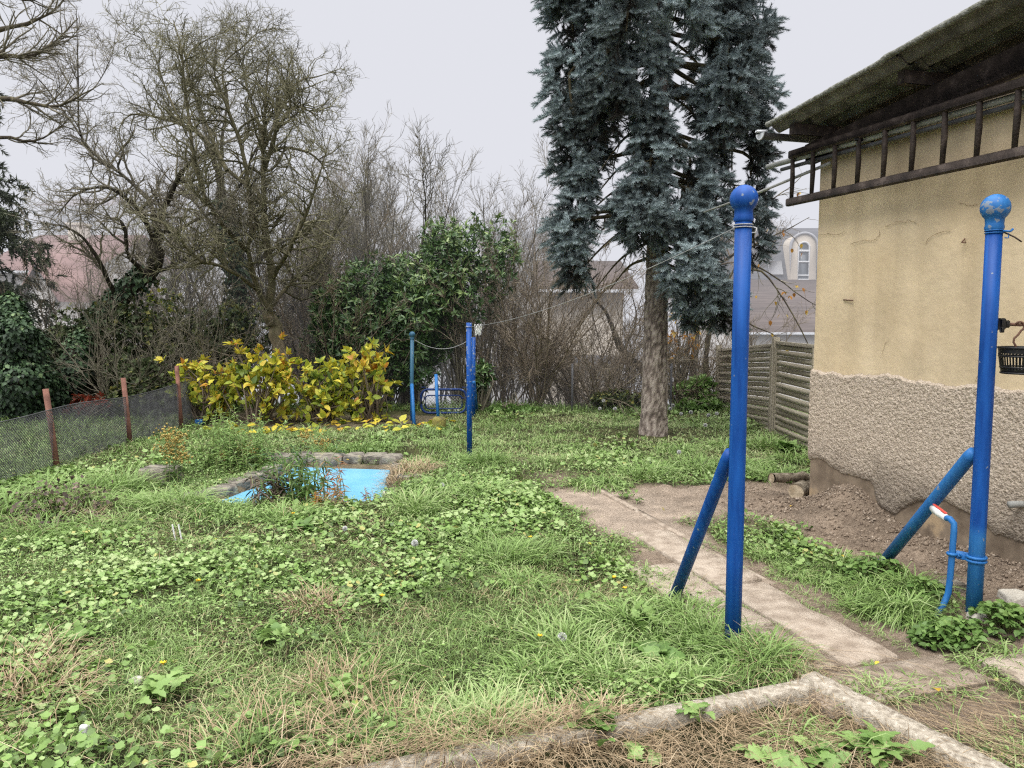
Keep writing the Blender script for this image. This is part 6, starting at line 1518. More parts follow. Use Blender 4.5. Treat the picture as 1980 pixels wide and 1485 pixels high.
    for c in cols:
        if c[3] is None: p0, p1, rad = c[0], c[1], c[2]
        else: p0, p1, rad = at(*c[0], YS + c[3]), at(*c[1], YS + c[3]), c[2] * .84
        ln = np.linalg.norm(p1 - p0); out_ = nrm(A(p0[0] - sx, p0[1] - YS, 0.001))
        # bough from the trunk
        zt = p0[2] + .25 + .12 * rr.random(); tb = A(sx, YS, zt)
        PB.append(resample([tb, tb + (p0 - tb) * .5 + A(0, 0, -.02), p0, (p0 + p1) / 2, p1], 12))
        ar = ln * rad * 2 * pi + 2 * pi * rad ** 2
        ns_ = int((ar * 40 + 12) * (.65 if (c[3] is not None and c[3] > .3) or c[3] is None else 1))
        u = rr.random(ns_) * 1.1 - .05; v = nrm(rr.normal(size=(ns_, 3))); rj = rad * (.75 + .5 * rr.random(ns_)) * (1 - .25 * np.clip(u, 0, 1)) * (.45 + .62 * rr.random(ns_) ** .5)
        org = p0 + np.outer(u, p1 - p0) + v * rj[:, None]
        # sprays hang over: outward then drooping
        dd = nrm(v * A(1, 1, .55) + out_ * .3 + A(0, 0, -.6) + rr.normal(size=(ns_, 3)) * .25)
        if c[3] is not None:
            # openings between the curtains where the sky and boughs show
            dp = org[:, 1] * cos(PITCH) - (org[:, 2] - 1.65) * sin(PITCH); ux = 990 + F * org[:, 0] / dp; uy = 742.5 - F * (org[:, 1] * sin(PITCH) + (org[:, 2] - 1.65) * cos(PITCH)) / dp
            op = np.zeros(ns_, bool)
            for (ex, ey, ea, eb, es) in ((1182, 345, 34, 95, -.35), (1310, 85, 24, 85, 0), (1312, 235, 26, 60, .1), (1215, 245, 14, 40, 0), (1222, 90, 12, 50, 0), (1312, 345, 18, 40, 0), (1430, 300, 18, 60, .1), (1440, 420, 16, 60, 0), (1160, 470, 26, 60, -.2), (1265, 145, 26, 14, 0), (1262, 380, 24, 16, 0), (1135, 75, 8, 60, 0), (1360, 100, 10, 50, .1)):
                op |= ((ux - ex - es * (uy - ey)) / ea) ** 2 + ((uy - ey) / eb) ** 2 < 1 + .7 * (rr.random(ns_) - .5)
            org, v, dd = org[~op], v[~op], dd[~op]; ns_ = len(org)
        L_ = .11 + .10 * rr.random(ns_)
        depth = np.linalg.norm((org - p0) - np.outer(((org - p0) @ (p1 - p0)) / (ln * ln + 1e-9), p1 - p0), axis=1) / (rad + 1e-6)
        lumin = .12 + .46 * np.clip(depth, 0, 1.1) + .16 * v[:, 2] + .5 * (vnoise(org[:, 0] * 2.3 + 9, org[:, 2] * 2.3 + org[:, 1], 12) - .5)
        for f_, side in ((.15, 1), (.35, -1), (.5, 1), (.68, -1), (.85, 1), (.9, -1), (1.0, 0), (.55, 2), (.3, 2)):
            s_ = np.cross(dd, A(0, 0, 1)); s_ = nrm(s_ + 1e-6)
            if side == 2: dir_ = nrm(dd * .5 + A(0, 0, .8) + rr.normal(size=dd.shape) * .2)
            else: dir_ = nrm(dd + s_ * side * .9 + A(0, 0, .06) + rr.normal(size=dd.shape) * .18)
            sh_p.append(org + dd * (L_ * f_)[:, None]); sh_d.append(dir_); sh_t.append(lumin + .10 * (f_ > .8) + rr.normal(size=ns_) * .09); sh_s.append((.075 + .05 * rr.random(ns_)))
    sp, sdr, st_, ss = map(np.concatenate, (sh_p, sh_d, sh_t, sh_s))
    # bottle-brush shoot
    V, Fc, vt = [], [], []
    rr2 = np.random.default_rng(2)
    for q in range(34):
        x_ = q / 34 * .85; a = q * 2.4; o = A(0, cos(a), sin(a)); tip = A(x_ + .26, 0, 0) + o * (.40 - .14 * x_); tv = nrm(np.cross(o, A(1, .2, 0)) + 1e-9) * .045
        b_ = len(V); V += [A(x_, 0, 0) - tv, A(x_, 0, 0) + tv, tip]; Fc.append([b_, b_ + 1, b_ + 2]); vt += [-.10, -.10, .14]
    b_ = len(V)
    for k in range(3): V.append(A(0, .12 * cos(k * 2.1), .12 * sin(k * 2.1)))
    V.append(A(1.05, 0, 0)); vt += [-.15] * 3 + [.1]; Fc += [[b_, b_ + 1, b_ + 3], [b_ + 1, b_ + 2, b_ + 3], [b_ + 2, b_, b_ + 3]]
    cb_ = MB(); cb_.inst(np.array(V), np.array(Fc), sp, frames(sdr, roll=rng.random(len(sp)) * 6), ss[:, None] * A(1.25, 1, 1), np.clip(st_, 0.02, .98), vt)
    print('spruce shoots', len(sp))
    cb_.build('crown', M['spruce'], t)
    PB = np.array(PB); RB = np.linspace(.034, .010, 12)[None].repeat(len(PB), 0)
    bb.tubes(PB, RB, 6, .3)
    # bare dead boughs low on the trunk
    db = []
    for (x0, y0, x1, y1, dy) in ((1245, 420, 1095, 555, -.5), (1245, 350, 1130, 420, -.3), (1245, 300, 1150, 380, -.4), (1250, 390, 1120, 490, .4), (1250, 240, 1160, 330, -.5), (1280, 180, 1370, 260, -.3), (1280, 110, 1360, 130, -.4), (1275, 400, 1420, 470, .4), (1275, 330, 1350, 410, .3), (1250, 470, 1150, 560, .2), (1275, 460, 1330, 500, -.3), (1250, 500, 1180, 560, .5), (1245, 440, 1165, 480, -.8), (1255, 60, 1200, 140, -.3), (1275, 30, 1320, 60, .4), (1285, 70, 1390, 180, .3), (1270, 280, 1400, 330, .5)):
        a, b = at(x0, y0, YS), at(x1, y1, YS + dy); db.append(resample([a, (a + b) / 2 + A(0, 0, .10), b], 12))
    db = np.array(db); RD = np.linspace(.024, .006, 12)[None].repeat(len(db), 0)
    for P_, R_ in ((db, RD), (PB, RB)):
        bb.tubes(db, RD, 6, .3) if P_ is db else None
        T1, R1 = grow(P_, R_, per_m=7 if P_ is db else 3, l0=.12, l1=.5, ang=.9, up=-.05, wig=.18, N=6, rmin=.004, t0=.2, t1=.75 if P_ is not db else 1); bb.tubes(T1, R1, 3, np.clip(.4 + rng.normal(size=len(T1)) * .2, 0, 1))
        T2, R2 = grow(T1, R1, per_m=9, l0=.05, l1=.2, ang=.9, up=-.05, wig=.2, N=4, rmin=.0025); bb.tubes(T2, R2, 3, np.clip(.5 + rng.normal(size=len(T2)) * .2, 0, 1))
    bb.build('branches', M['lichen_twig'], t)
spruce()

# ------------------------------------------------------------------ small plants in the lawn
def stem_plant(name, px, py, h, n, label, stem_m, leaf_m, lsize, per=14, lean=.25, asp=.5, tint=.5, top=None, droop=-.2, cat='plant', spread=.05, base=None, fl=60):
    p = on_ground(px, py) if base is None else A(*base); x, y = p[0], p[1]; z0 = hz(x, y) if base is None else p[2]
    t = thing(name, (x, y, z0), label, cat)
    P = []
    for k in range(n):
        a = random.random() * 2 * pi; l = lean * (.3 + random.random()); hh = h * (.65 + .45 * random.random()); b = A(x + random.gauss(0, spread), y + random.gauss(0, spread), z0 - .03)
        P.append(resample([b, b + A(cos(a) * l * hh * .3, sin(a) * l * hh * .3, hh * .5), b + A(cos(a) * l * hh, sin(a) * l * hh, hh)], 9))
    P = np.array(P); R = np.linspace(.005, .002, 9)[None].repeat(n, 0); MB().tubes(P, R, 5, .5).build('stems', stem_m, t)
    m = n * per; idx = np.repeat(np.arange(n), per); tt_ = np.tile(np.linspace(.15, 1, per), n); pp_, r_, T = interp(P, R, idx, tt_)
    v = rng.normal(size=(m, 3)); v[:, 2] *= .3; d = nrm(v + A(0, 0, droop) + T * .25)
    MB().inst(PLV * A(1, asp, 1), PLF, pp_, frames(d), (lsize * 1.2 * (.6 + .6 * rng.random(m)) * (1.15 - .5 * tt_))[:, None], np.clip(tint + rng.normal(size=m) * .16, 0, 1)).build('leaves', leaf_m, t)
    if top:
        q = np.repeat(P[:, -1], fl, 0); m = len(q); q = q + rng.normal(size=(m, 3)) * A(.05, .05, .04); MB().inst(OV, OF, q, frames(rand_dir(m)), (.008 + .008 * rng.random((m, 1))), rng.random(m)).build('blossom', top, t)
    return t
stem_plant('goldenrod_plant', 345, 940, .52, 7, 'clump of goldenrod with faded yellow plumes by the grey boulder', M['stem'], M['weed'], .10, 18, .18, .28, .35, M['goldenrod'], spread=.08, fl=40)
stem_plant('goldenrod_plant', 465, 905, .22, 3, 'short pale goldenrod spray beside the mint clump', M['stem'], M['weed'], .06, 8, .4, .3, .6, M['goldenrod'], fl=60)
stem_plant('goldenrod_plant', 605, 872, .22, 2, 'single yellow goldenrod sprig standing on the far pond rim', M['stem'], M['goldenrod'], .06, 9, .3, .3, .8, M['goldenrod'], fl=50)
stem_plant('mint_plant', 455, 905, .50, 60, 'dense bright green mint clump beside the pond', M['stem'], M['weed'], .075, 24, .45, .6, .75, None, droop=.05, spread=.22)
stem_plant('mint_plant', 435, 880, .55, 22, 'taller upright mint stems behind the dense clump', M['stem'], M['weed'], .065, 22, .3, .6, .8, None, droop=.05, spread=.14)
stem_plant('willowherb_plant', 575, 972, .54, 26, 'drooping dark willowherb growing in front of the blue water', M['stem'], M['weed'], .13, 20, .45, .30, .38, None, droop=-.6, spread=.13)
stem_plant('willowherb_plant', 538, 975, .32, 14, 'shorter withered willowherb beside the drooping clump', M['stem'], M['brown_leaf'], .12, 18, .5, .34, .6, None, droop=-.55, spread=.1)
stem_plant('willowherb_plant', 655, 970, .5, 7, 'thin willowherb with a red-leaved leaning stem over the water', M['stem'], M['redstem'], .11, 15, .35, .24, .6, None, droop=-.3, spread=.1)
stem_plant('withered_plant', 625, 985, .16, 12, 'low tangle of orange-brown withered stems on the pond lip', M['straw'], M['orange_leaf'], .06, 8, .9, .3, .2, None, spread=.07)
stem_plant('withered_plant', 720, 965, .14, 6, 'small withered rusty weed near the white pond stone', M['straw'], M['red_leaf'], .06, 8, .7, .3, .6, None, spread=.06)
stem_plant('dock_plant', 905, 1440, .0 + .16, 5, 'green-leaved weed growing through straw behind the kerb', M['stem'], M['weed'], .10, 8, .7, .5, .55, None, spread=.06) if False else None
def rosette(px, py, n, size, label, tint=.55, asp=.55, name='dandelion_plant', lift=.5, flower=False, m=None):
    p = on_ground(px, py); x, y = p[0], p[1]; z0 = hz(x, y); t = thing(name, (x, y, z0), label, 'plant'); n = int(n * 1.4); size = size * .68; tint = min(tint + .15, .8)
    a = np.arange(n) * 2.4 + rng.random(n) * .4; el = lift * (.5 + rng.random(n)); d = np.stack([np.cos(a) * np.cos(el), np.sin(a) * np.cos(el), np.sin(el)], 1)
    # toothed leaf
    K = 11; V, Fc = [], []
    for k in range(K):
        u = k / (K - 1); w_ = (.02 + .24 * sin(pi * min(u * 1.02, 1)) ** .8) * (1.0 if k % 2 else .62); zc = .18 * sin(pi * u * .9) - .22 * u * u
        V += [(u, w_, zc + .04), (u, 0, zc), (u, -w_, zc + .04)]
    for k in range(K - 1):
        b = 3 * k; Fc += [[b, b + 1, b + 3], [b + 1, b + 4, b + 3], [b + 1, b + 2, b + 4], [b + 2, b + 5, b + 4]]
    MB().inst(np.array(V) * A(1, asp / .55, 1), np.array(Fc), np.tile(A(x, y, z0 + .02), (n, 1)) + rng.normal(size=(n, 3)) * A(.035, .035, .005), frames(d, roll=rng.normal(size=n) * .3), (size * (.6 + .6 * rng.random(n)))[:, None], np.clip(tint + rng.normal(size=n) * .12, 0, 1)).build('leaves', m or M['weed'], t)
rosette(1700, 1462, 26, .17, 'jagged dandelion rosette at the bottom of the kerb bed', .5)
rosette(1590, 1470, 16, .14, 'broad-leaved weed in the straw near the dandelion rosette', .45, .9, 'broadleaf_weed')
rosette(1500, 1475, 8, .13, 'few flat round leaves at the bottom edge of the straw bed', .7, 1.1, 'broadleaf_weed', .25)
rosette(1150, 1425, 16, .13, 'green weed growing over the straw-covered kerb', .5, .9, 'broadleaf_weed', .8)
rosette(1235, 1460, 7, .09, 'small two-leaved seedling in the brown straw', .55, 1.1, 'broadleaf_weed', .5)
rosette(310, 1370, 16, .17, 'light green dandelion rosette beside the white pebble', .6)
rosette(1265, 1275, 12, .17, 'large dark-leaved weed in the tussock before the strut foot', .35, 1.1, 'broadleaf_weed', .6)
rosette(1245, 1215, 12, .15, 'upright dock leaves among the lush tussock', .6, .8, 'broadleaf_weed', .9)
rosette(1330, 1395, 10, .12, 'low dandelion leaves against the long kerb strip', .55)
rosette(660, 1355, 22, .08, 'upright nettle-leaved weed in the front lawn', .65, 1.2, 'broadleaf_weed', 1.0)
rosette(520, 1250, 18, .08, 'bright nettle-leaved weed amid the front ground cover', .7, 1.2, 'broadleaf_weed', .9)
rosette(575, 1040, 20, .16, 'dark green dandelion clump in mid lawn before the pond', .4)
rosette(1520, 870, 22, .26, 'leafy green weed against the building corner', .55, .8, 'broadleaf_weed', .8)
rosette(160, 1050, 24, .11, 'pale round leaves in front of the overgrown heap', .8, 1.4, 'broadleaf_weed', .35)
rosette(150, 1270, 12, .13, 'flat dandelion leaves in the dry corner of the lawn', .5)
def creeper(px, py, rad, n, label, seed, tint=.5, hmax=.11, size=.048):
    p = on_ground(px, py); x, y = p[0], p[1]; t = thing('strawberry_plant', (x, y, hz(x, y)), label, 'plant')
    a = rng.random(n) * 2 * pi; r = rad * np.sqrt(rng.random(n)); X, Y_ = x + r * np.cos(a), y + r * np.sin(a) * .8
    z = height(X, Y_) + hmax * (1 - (r / rad) ** 2) * (.4 + .6 * rng.random(n)) + .02
    c = np.stack([X, Y_, z], 1); yaw = rng.random(n) * 2 * pi; mb = MB()
    for k in (-1, 0, 1):
        yy = yaw + k * 1.5; d = nrm(np.stack([np.cos(yy), np.sin(yy), rng.normal(size=n) * .2 - .1], 1)); mb.inst(PLV * A(1, 1.35, 1), PLF, c, frames(d, roll=rng.normal(size=n) * .5), (size * (.6 + .5 * rng.random(n)))[:, None], np.clip(tint + .4 * (z - z.mean()) / hmax + rng.normal(size=n) * .12, 0, 1))
    mb.build('leaves', M['ivy'] if tint < .4 else M['weed'], t)
    st = MB(); g0 = np.stack([x + (X - x) * .6, y + (Y_ - y) * .6, height(X, Y_) - .02], 1); st.tubes(np.stack([g0, (g0 + c) / 2 + A(0, 0, .02), c], 1), np.full((n, 3), .0022), 3); st.build('stems', M['stem'], t)
creeper(1830, 1245, .17, 170, 'dark-leaved strawberry plant around the foot of the water pipe', 1, .42)
creeper(1950, 1225, .19, 190, 'dark strawberry leaves between post foot and pale stone', 2, .42)
creeper(1780, 1160, .14, 70, 'leafy weed clump behind the strut foot by the wall', 3, .5)
creeper(1690, 1120, .2, 110, 'low small-leaved weeds at the strut foot', 4, .45, .14, .05)
def heap():
    p = A(-3.62, 6.05, 0); t = thing('brush_heap', (p[0], p[1], hz(p[0], p[1]) - .3), 'brown heap of withered ivy and twigs in the long grass by the net fence', 'heap')
    n = 520; v = rand_dir(n); v[:, 2] = np.abs(v[:, 2]); pos = np.stack([p[0] + v[:, 0] * .40, p[1] + v[:, 1] * .34, .04 + v[:, 2] * .27], 1) + rng.normal(size=(n, 3)) * A(.05, .05, .035)
    MB().inst(IVY, IVF, pos, frames(nrm(v * .4 + rng.normal(size=(n, 3)) * .5 + A(0, 0, -.5)), up=v), (.018 + .03 * rng.random(n))[:, None], np.clip(.45 + rng.normal(size=n) * .3, 0, 1)).build('withered_leaves', M['brown_leaf'], t)
    mb = MB(); n = 700; a = rng.random(n) * 2 * pi; d = nrm(np.stack([np.cos(a), np.sin(a), .8 + .3 * rng.random(n)], 1)); q = p + rng.normal(size=(n, 3)) * A(.14, .12, .02); out = [q]
    for k in range(6): d = nrm(d + A(0, 0, -.34) + rng.normal(size=d.shape) * .12); q = q + d * .085; out.append(q)
    mb.tubes(np.stack(out, 1), np.full((n, 7), .0035), 3, np.clip(.4 + rng.normal(size=n) * .2, 0, 1)); mb.build('twigs', M['twig_brown'], t)
heap()
# dandelion clocks and flowers
def clock(px, py_head, py_foot, label, group=None, r=.022, Y=None):
    p = on_ground(px, py_foot) if Y is None else at(px, py_foot, Y); x, y = p[0], p[1]; h = at(px, py_head, y)
    t = thing('dandelion_clock', (x, y, hz(x, y)), label, 'dandelion', group)
    MB().tube([(x, y, hz(x, y) - .01), (x + .005, y, (h[2]) * .6), (h[0], y, h[2])], .0022, 6).build('stem', M['stem'], t)
    n = 260; d = rand_dir(n); mb = MB(); mb.tubes(np.stack([h + d * .003, h + d * r * .85], 1), np.full((n, 2), .0006), 3)
    tv = np.array([[0, 0, 0], [.3, .32, 0], [.3, -.32, 0], [.4, 0, .32], [.4, 0, -.32]]); mb.inst(tv, np.array([[0, 1, 2], [0, 3, 4]]), h + d * r * .7, frames(d, roll=rng.random(n) * 3), np.full((n, 1), r * .9)); mb.build('seed_head', M['seed'], t)
clock(802, 1050, 1082, 'white dandelion clock standing alone in mid lawn')
clock(1087, 1232, 1246, 'half-blown dandelion clock low in the lush tussock before the strut')
clock(667, 1022, 1040, 'small dandelion clock in the ground cover just before the pond', r=.018)
clock(855, 938, 962, 'dandelion clock in the tussock beside the dry pond end', r=.02)
clock(1313, 874, 900, 'dandelion clock in the grass between spruce trunk and tall post')
for (px, py, pf) in ((1167, 775, 812), (1189, 790, 815), (1296, 790, 815), (1301, 784, 818), (1317, 800, 820), (1336, 797, 822), (1364, 822, 838), (1370, 803, 828), (1386, 800, 826), (1160, 790, 812)):
    clock(px, py, pf, 'dandelion clock on a tall stem at the far lawn edge near the spruce', 'dandelion clocks along the far lawn edge', r=.026)
def dflower(px, py, label, group=None):
    p = on_ground(px, py); z = hz(p[0], p[1]); t = thing('dandelion_flower', (p[0], p[1], z), label, 'dandelion', group); c = A(p[0], p[1], z + .09)
    MB().tube([(p[0], p[1], z), (p[0], p[1], z + .05), c], .002, 5).build('stem', M['stem'], t)
    n = 40; a = rng.random(n) * 2 * pi; d = nrm(np.stack([np.cos(a), np.sin(a), .15 + .6 * rng.random(n)], 1)); MB().inst(np.array([[0, -.12, 0], [0, .12, 0], [1, .1, 0], [1, -.1, 0]]), np.array([[0, 1, 2, 3]]), np.tile(c, (n, 1)), frames(d), (.012 + .006 * rng.random(n))[:, None]).build('petals', M['petal'], t)
M['petal'] = flat('dandelion_petals', (.75, .50, .02), .1, rough=.6)
for (px, py) in ((739, 1186), (1044, 1256), (1025, 1066), (1187, 1142), (567, 1022), (318, 1348), (385, 1165), (1208, 1172)):
    dflower(px, py, 'single small yellow dandelion flower in the lawn', 'yellow dandelion flowers scattered in the lawn')

# ------------------------------------------------------------------ houses in the valley
def gable_house(name, x0, x1, y0, y1, z0, ze, zr, wallm, roofm, label, axis='x', over=.35, windows=(), cat='house', chim=None):
    t = thing(name, ((x0 + x1) / 2, (y0 + y1) / 2, z0), label, cat)
    wb_ = MB(); wb_.box(((x0 + x1) / 2, (y0 + y1) / 2, (z0 + ze) / 2), (x1 - x0, y1 - y0, ze - z0))
    if axis == 'x':
        ym = (y0 + y1) / 2; wb_.add([(x0, y0, ze), (x0, y1, ze), (x0, ym, zr - .08), (x1, y0, ze), (x1, y1, ze), (x1, ym, zr - .08)], tris=[[0, 2, 1], [3, 4, 5]])
        sl = (zr - ze) / ((y1 - y0) / 2); q = [[(x0 - over, y0 - over, ze - over * sl + .05), (x1 + over, y0 - over, ze - over * sl + .05), (x1 + over, ym, zr + .05), (x0 - over, ym, zr + .05)], [(x0 - over, y1 + over, ze - over * sl + .05), (x1 + over, y1 + over, ze - over * sl + .05), (x1 + over, ym, zr + .05), (x0 - over, ym, zr + .05)]]
    else:
        xm = (x0 + x1) / 2; wb_.add([(x0, y0, ze), (x1, y0, ze), (xm, y0, zr - .08), (x0, y1, ze), (x1, y1, ze), (xm, y1, zr - .08)], tris=[[0, 1, 2], [3, 5, 4]])
        sl = (zr - ze) / ((x1 - x0) / 2); q = [[(x0 - over, y0 - over, ze - over * sl + .05), (x0 - over, y1 + over, ze - over * sl + .05), (xm, y1 + over, zr + .05), (xm, y0 - over, zr + .05)], [(x1 + over, y0 - over, ze - over * sl + .05), (x1 + over, y1 + over, ze - over * sl + .05), (xm, y1 + over, zr + .05), (xm, y0 - over, zr + .05)]]
    wb_.build('wall', wallm, t); rb_ = MB()
    for f in q:
        f = np.array(f, float); rb_.add(np.concatenate([f, f + A(0, 0, .14)]), quads=[[0, 1, 2, 3], [4, 5, 6, 7], [0, 1, 5, 4], [1, 2, 6, 5], [2, 3, 7, 6], [3, 0, 4, 7]])
    r_ = rb_.build('roof', roofm, t)
    MB().bar((x0 - over, y0 - over - .06, q[0][0][2] - .0), (x1 + over, y0 - over - .06, q[0][0][2] - .0), .10, .10).build('gutter', M['zinc_end'], r_) if axis == 'x' else None
    for (cx, cz, w_, h_) in windows: window(t, cx, y0, cz, w_, h_)
    if chim: MB().bbox(chim, (.7, .7, 1.5)).bbox(A(*chim) + A(0, 0, .8), (.82, .82, .12)).build('chimney', M['cream'], r_)
    return t
def window(parent, cx, y, cz, w_, h_):
    f = MB(); 
    for sx_ in (-1, 1): f.bbox((cx + sx_ * w_ / 2, y - .03, cz), (.09, .1, h_ + .09))
    f.bbox((cx, y - .03, cz), (.07, .08, h_ - .09))
    for sz_ in (-1, 1): f.bbox((cx, y - .032, cz + sz_ * h_ / 2), (w_ - .09, .1, .09))
    fr_ = f.build('window', M['winframe'], parent); MB().box((cx, y - .012, cz), (w_ - .08, .02, h_ - .08)).build('pane', M['pane'], fr_)

def X(px, Y): return at(px, 600, Y)[0]
def Z(py, Y): return at(990, py, Y)[2]
# dormer house
Y = 40.0
t = thing('dormer_house', (X(1560, Y), Y, -6.5), 'house with a steep grey slate mansard and a round-topped cream dormer', 'house')
x0, x1 = X(1432, Y), X(1900, Y); zr, zm, ze = Z(437, Y + 3), Z(452, Y + 1.2), Z(552, Y)
MB().box(((x0 + x1) / 2, Y + 4.2, (ze - 6.5) / 2 - .0), (x1 - x0, 7.6, ze + 6.5)).build('wall', M['cream'], t)
rb_ = MB(); rb_.add([(x0 - .3, Y - .1, ze), (x1 + .3, Y - .1, ze), (x1 + .3, Y + 1.3, zm), (x0 - .3, Y + 1.3, zm), (x1 + .3, Y + 4, zr), (x0 - .3, Y + 4, zr), (x1 + .3, Y + 8.4, ze), (x0 - .3, Y + 8.4, ze)], quads=[[0, 1, 2, 3], [3, 2, 4, 5], [5, 4, 6, 7]]); rb_.add([(x0 - .3, Y - .1, ze), (x0 - .3, Y + 1.3, zm), (x0 - .3, Y + 4, zr), (x0 - .3, Y + 8.4, ze)], quads=[[0, 1, 2, 3]])
rf_ = rb_.build('roof', M['slate'], t)
xc = X(1546, Y); dw_ = (X(1570, Y) - X(1522, Y)) / 2; zb_, zt_ = Z(552, Y - .2), Z(453, Y - .2)
def arch(xc, w_, zb, zt, y, n=16):
    return [(xc - w_, y, zb)] + [(xc - w_ * cos(a), y, zt - w_ + w_ * sin(a)) for a in np.linspace(0, pi, n)] + [(xc + w_, y, zb)]
def arch_solid(xc, w_, zb, zt, ya, yb):
    a_, b_ = arch(xc, w_, zb, zt, ya), arch(xc, w_, zb, zt, yb); n = len(a_); mb = MB(); mb.add(a_ + b_ + [(xc, ya, zb), ], tris=[[2 * n, i, i + 1] for i in range(n - 1)], quads=[[i, n + i, n + i + 1, i + 1] for i in range(n - 1)]); return mb
dm = arch_solid(xc, dw_, zb_, zt_, Y - .35, Y + 1.6).build('dormer', M['cream'], rf_)
hood = MB(); hood.tubes(np.array(arch(xc, dw_ + .05, zb_ + .6, zt_ + .05, Y - .37))[None], np.full((1, 18), .07), 6); hood.build('dormer_hood', M['greyroof'], rf_)
wfr = MB(); ww = dw_ * .43; wzt, wzb = Z(468, Y - .4), zb_ + .02
wfr.tubes(np.array(arch(xc - .02, ww, wzb, wzt, Y - .39))[None], np.full((1, 18), .05), 6); wfr.bbox((xc, Y - .39, Z(486, Y)), (2 * ww, .08, .1)); wfr.bbox((xc, Y - .39, Z(507, Y)), (2 * ww, .08, .07)); wfr.bbox((xc, Y - .39, Z(533, Y)), (2 * ww, .08, .06)); wfr.bbox((xc, Y - .39, Z(541, Y)), (2 * ww, .08, .06)); wfr.bbox((xc, Y - .39, Z(548, Y)), (2 * ww, .08, .06))
wf_ = wfr.build('dormer_window', M['winframe'], t); arch_solid(xc - .02, ww, wzb, wzt, Y - .372, Y - .36).build('pane', M['pane'], wf_)
def skylight(px, py, w_, h_): 
    c = A(X(px, Y), Y + .9, 0); f = (Z(py, Y + .6) - ze) / (zm - ze); c = A(X(px, Y), Y - .1 + 1.4 * f, ze + (zm - ze) * f); u_ = nrm(A(0, 1.4, zm - ze)); MB().bbox(c + A(0, -.1, .03), (w_, h_, .10), np.array([A(1, 0, 0), u_, nrm(np.cross(A(1, 0, 0), u_))])).build('skylight', M['zinc_end'], t)
skylight(1563, 456, .40, .55); skylight(1500, 520, .7, .8)
# brown-roofed low house in front of it
Y = 35
gable_house('low_house', X(1428, Y), X(1760, Y), Y, Y + 8, -6.5, Z(604, Y), Z(548, Y + 4), M['cream_pale'], M['brownroof'], 'low house with a dull brown tiled roof below the dormer house', 'x', .4)
Y = 31
gable_house('garage', X(1440, Y), X(1700, Y), Y, Y + 2.6, -5.5, Z(640, Y), Z(603, Y + 1.3), M['cream_pale'], M['brownroof'], 'pale garage with a dark brown roof just above the slat fence', 'x', .25)
# pale yellow house behind the spruce trunk
Y = 24
hs_ = gable_house('cream_house', X(1062, Y), X(1205, Y), Y, Y + 7, -5, Z(560, Y), Z(515, Y + 3.5), M['cream'], M['brownroof'], 'cream house with brown roof half hidden by the spruce trunk', 'x', .4, windows=())
MB().bar((X(1090, Y), Y - .8, Z(690, Y)), (X(1210, Y), Y - .8, Z(694, Y)), 1.4, .18).build('porch_roof', M['slate'], hs_)
t = thing('garden_stairs', (X(1110, 19), 19, -2.5), 'pale outdoor stair with balusters descending by the cream house', 'stairs')
for k in range(7):
    MB().bbox((X(1098, 19) + .16 * k, 19, Z(745, 19) - .16 * k), (.2, 1.1, .16)).build('step', M['cream'], t)
for k in range(6):
    MB().lathe([(.06, 0), (.07, .08), (.035, .15), (.06, .35), (.03, .55), (.055, .62)], (X(1096, 19) + .17 * k, 18.4, Z(750, 19) - .14 * k + .15), 8).build('baluster', M['cream'], t)
MB().bar((X(1092, 19), 18.4, Z(715, 19) + .12), (X(1092, 19) + 1.1, 18.4, Z(715, 19) - .75), .12, .09).build('handrail', M['cream'], t)
MB().bbox((X(1122, 19), 19.2, -2.6), (.6, .5, 5.2)).build('pillar', M['cream'], t)
# red-roofed house and others to the north
Y = 33
gable_house('red_roof_house', X(-20, Y), X(172, Y), Y, Y + 9, -6.5, Z(522, Y), Z(462, Y + 4.5), M['cream_pale'], M['redroof'], 'white house with a dull red tiled roof seen through the conifer', 'x', .4, windows=((X(140, Y), Z(575, Y), 1.1, 1.5), (X(75, Y), Z(575, Y), 1.1, 1.5)), chim=(X(60, Y), Y + 4, Z(450, Y)))
Y = 29
gable_house('red_roof_annex', X(55, Y), X(108, Y), Y, Y + 4, -6, Z(560, Y), Z(515, Y), M['cream_pale'], M['redroof'], 'small red-roofed gable projecting in front of the red-roofed house', 'y', .3)
Y = 62
gable_house('pale_block', X(90, Y), X(215, Y), Y, Y + 10, -7, Z(400, Y), Z(386, Y + 5), M['cream_pale'], M['redroof'], 'pale hazy apartment block rising behind the red roof', 'x', .3, windows=tuple((X(px, Y), Z(py, Y), 1.6, 1.5) for px in (125, 170) for py in (432,)), cat='building')
Y = 58
gable_house('white_house', X(560, Y), X(715, Y), Y, Y + 9, -7, Z(420, Y), Z(385, Y + 4), M['cream_pale'], M['greyroof'], 'white house with grey roof glimpsed through the bare thicket', 'x', .4, windows=tuple((X(px, Y), Z(py, Y), 1.3, 1.6) for px in (600, 640, 690) for py in (455, 510)))
Y = 66
gable_house('long_hall', X(925, Y), X(1085, Y), Y, Y + 12, -7, Z(447, Y), Z(430, Y + 6), M['cream_pale'], M['greyroof'], 'long pale hazy hall between the bare tree and spruce', 'x', .3, windows=tuple((X(px, Y), Z(470, Y), 2.0, 1.4) for px in (960, 1000, 1040)), cat='building')
Y = 52
gable_house('cream_house', X(940, Y), X(1062, Y), Y, Y + 8, -7, Z(500, Y), Z(468, Y + 4), M['cream'], M['greyroof'], 'cream house with pale roof behind the vase-shaped shrub', 'x', .35, windows=((X(975, Y), Z(540, Y), 1.2, 1.6), (X(1025, Y), Z(540, Y), 1.2, 1.6)))
Y = 60
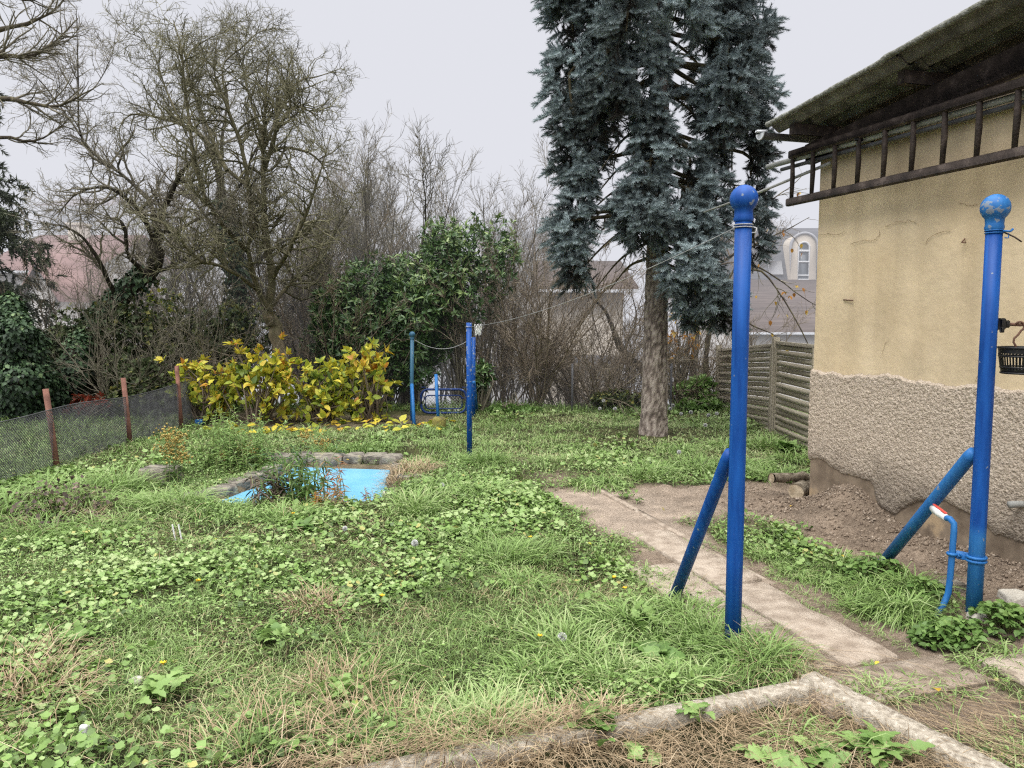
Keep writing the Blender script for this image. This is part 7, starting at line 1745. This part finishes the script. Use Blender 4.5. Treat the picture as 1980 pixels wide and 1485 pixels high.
gable_house('hazy_house', X(300, Y), X(420, Y), Y, Y + 9, -7, Z(470, Y), Z(430, Y + 4), M['cream_pale'], M['greyroof'], 'pale house with grey roof behind the leaning tree', 'x', .35, windows=((X(335, Y), Z(505, Y), 1.2, 1.6), (X(385, Y), Z(505, Y), 1.2, 1.6)))

# far wood on the ridge, swallowed by mist
fw = MB(); M['farwood'] = material('far_wood', [(0, (.06, .05, .035)), (.5, (.17, .13, .09)), (1, (.26, .24, .13))], rough=1)
nt_ = 420; tx = rng.uniform(-170, 190, nt_); ty = rng.uniform(75, 230, nt_); tz = height(tx, ty); n = 150
big = rng.uniform(4.5, 10, nt_)
idx = np.repeat(np.arange(nt_), n); v = rand_dir(len(idx)) * (.35 + .65 * rng.random((len(idx), 1)) ** .5)
pos = np.stack([tx[idx] + v[:, 0] * big[idx] * .42, ty[idx] + v[:, 1] * big[idx] * .42, tz[idx] + big[idx] * (.62 + .48 * v[:, 2])], 1)
fw.inst(np.array([[-.5, -.4, 0], [.5, -.4, 0], [0, .6, 0]]), np.array([[0, 1, 2]]), pos, frames(rand_dir(len(idx))), (big[idx] * (.07 + .06 * rng.random(len(idx))))[:, None], np.clip(rng.random(nt_)[idx] * .8 + rng.normal(size=len(idx)) * .12, 0, 1))
P = np.stack([np.stack([tx, ty, tz - .5], 1), np.stack([tx, ty, tz + big * .5], 1), np.stack([tx, ty, tz + big * .95], 1)], 1); fw.tubes(P, np.stack([big * .02, big * .014, big * .004], 1), 4, .2)
tag(fw.build('far_wood', M['farwood']), 'far hillside wood fading into mist', None, kind='stuff')

# autumn mist thickening down the valley
def mist(name, y0, y1, den, label):
    mm = bpy.data.materials.new('valley_mist'); mm.use_nodes = True; nt = mm.node_tree; nt.nodes.clear()
    o_ = nt.nodes.new('ShaderNodeOutputMaterial'); ab = nt.nodes.new('ShaderNodeVolumeAbsorption'); em = nt.nodes.new('ShaderNodeEmission'); ad = nt.nodes.new('ShaderNodeAddShader')
    ab.inputs['Color'].default_value = (0, 0, 0, 1); ab.inputs['Density'].default_value = den
    em.inputs['Color'].default_value = (.76, .77, .83, 1); em.inputs['Strength'].default_value = den  # emission in place of scattered daylight, so the mist itself glows
    nt.links.new(ab.outputs[0], ad.inputs[0]); nt.links.new(em.outputs[0], ad.inputs[1]); nt.links.new(ad.outputs[0], o_.inputs['Volume'])
    mb = MB(); mb.box((0, (y0 + y1) / 2, 22), (500, y1 - y0, 90)); tag(mb.build(name, mm), label, None, kind='stuff')
mist('mist', 13.4, 43.9, .009, 'thin grey mist among the slope trees and houses')
mist('mist', 44.0, 344, .034, 'thick grey autumn mist over the far valley')
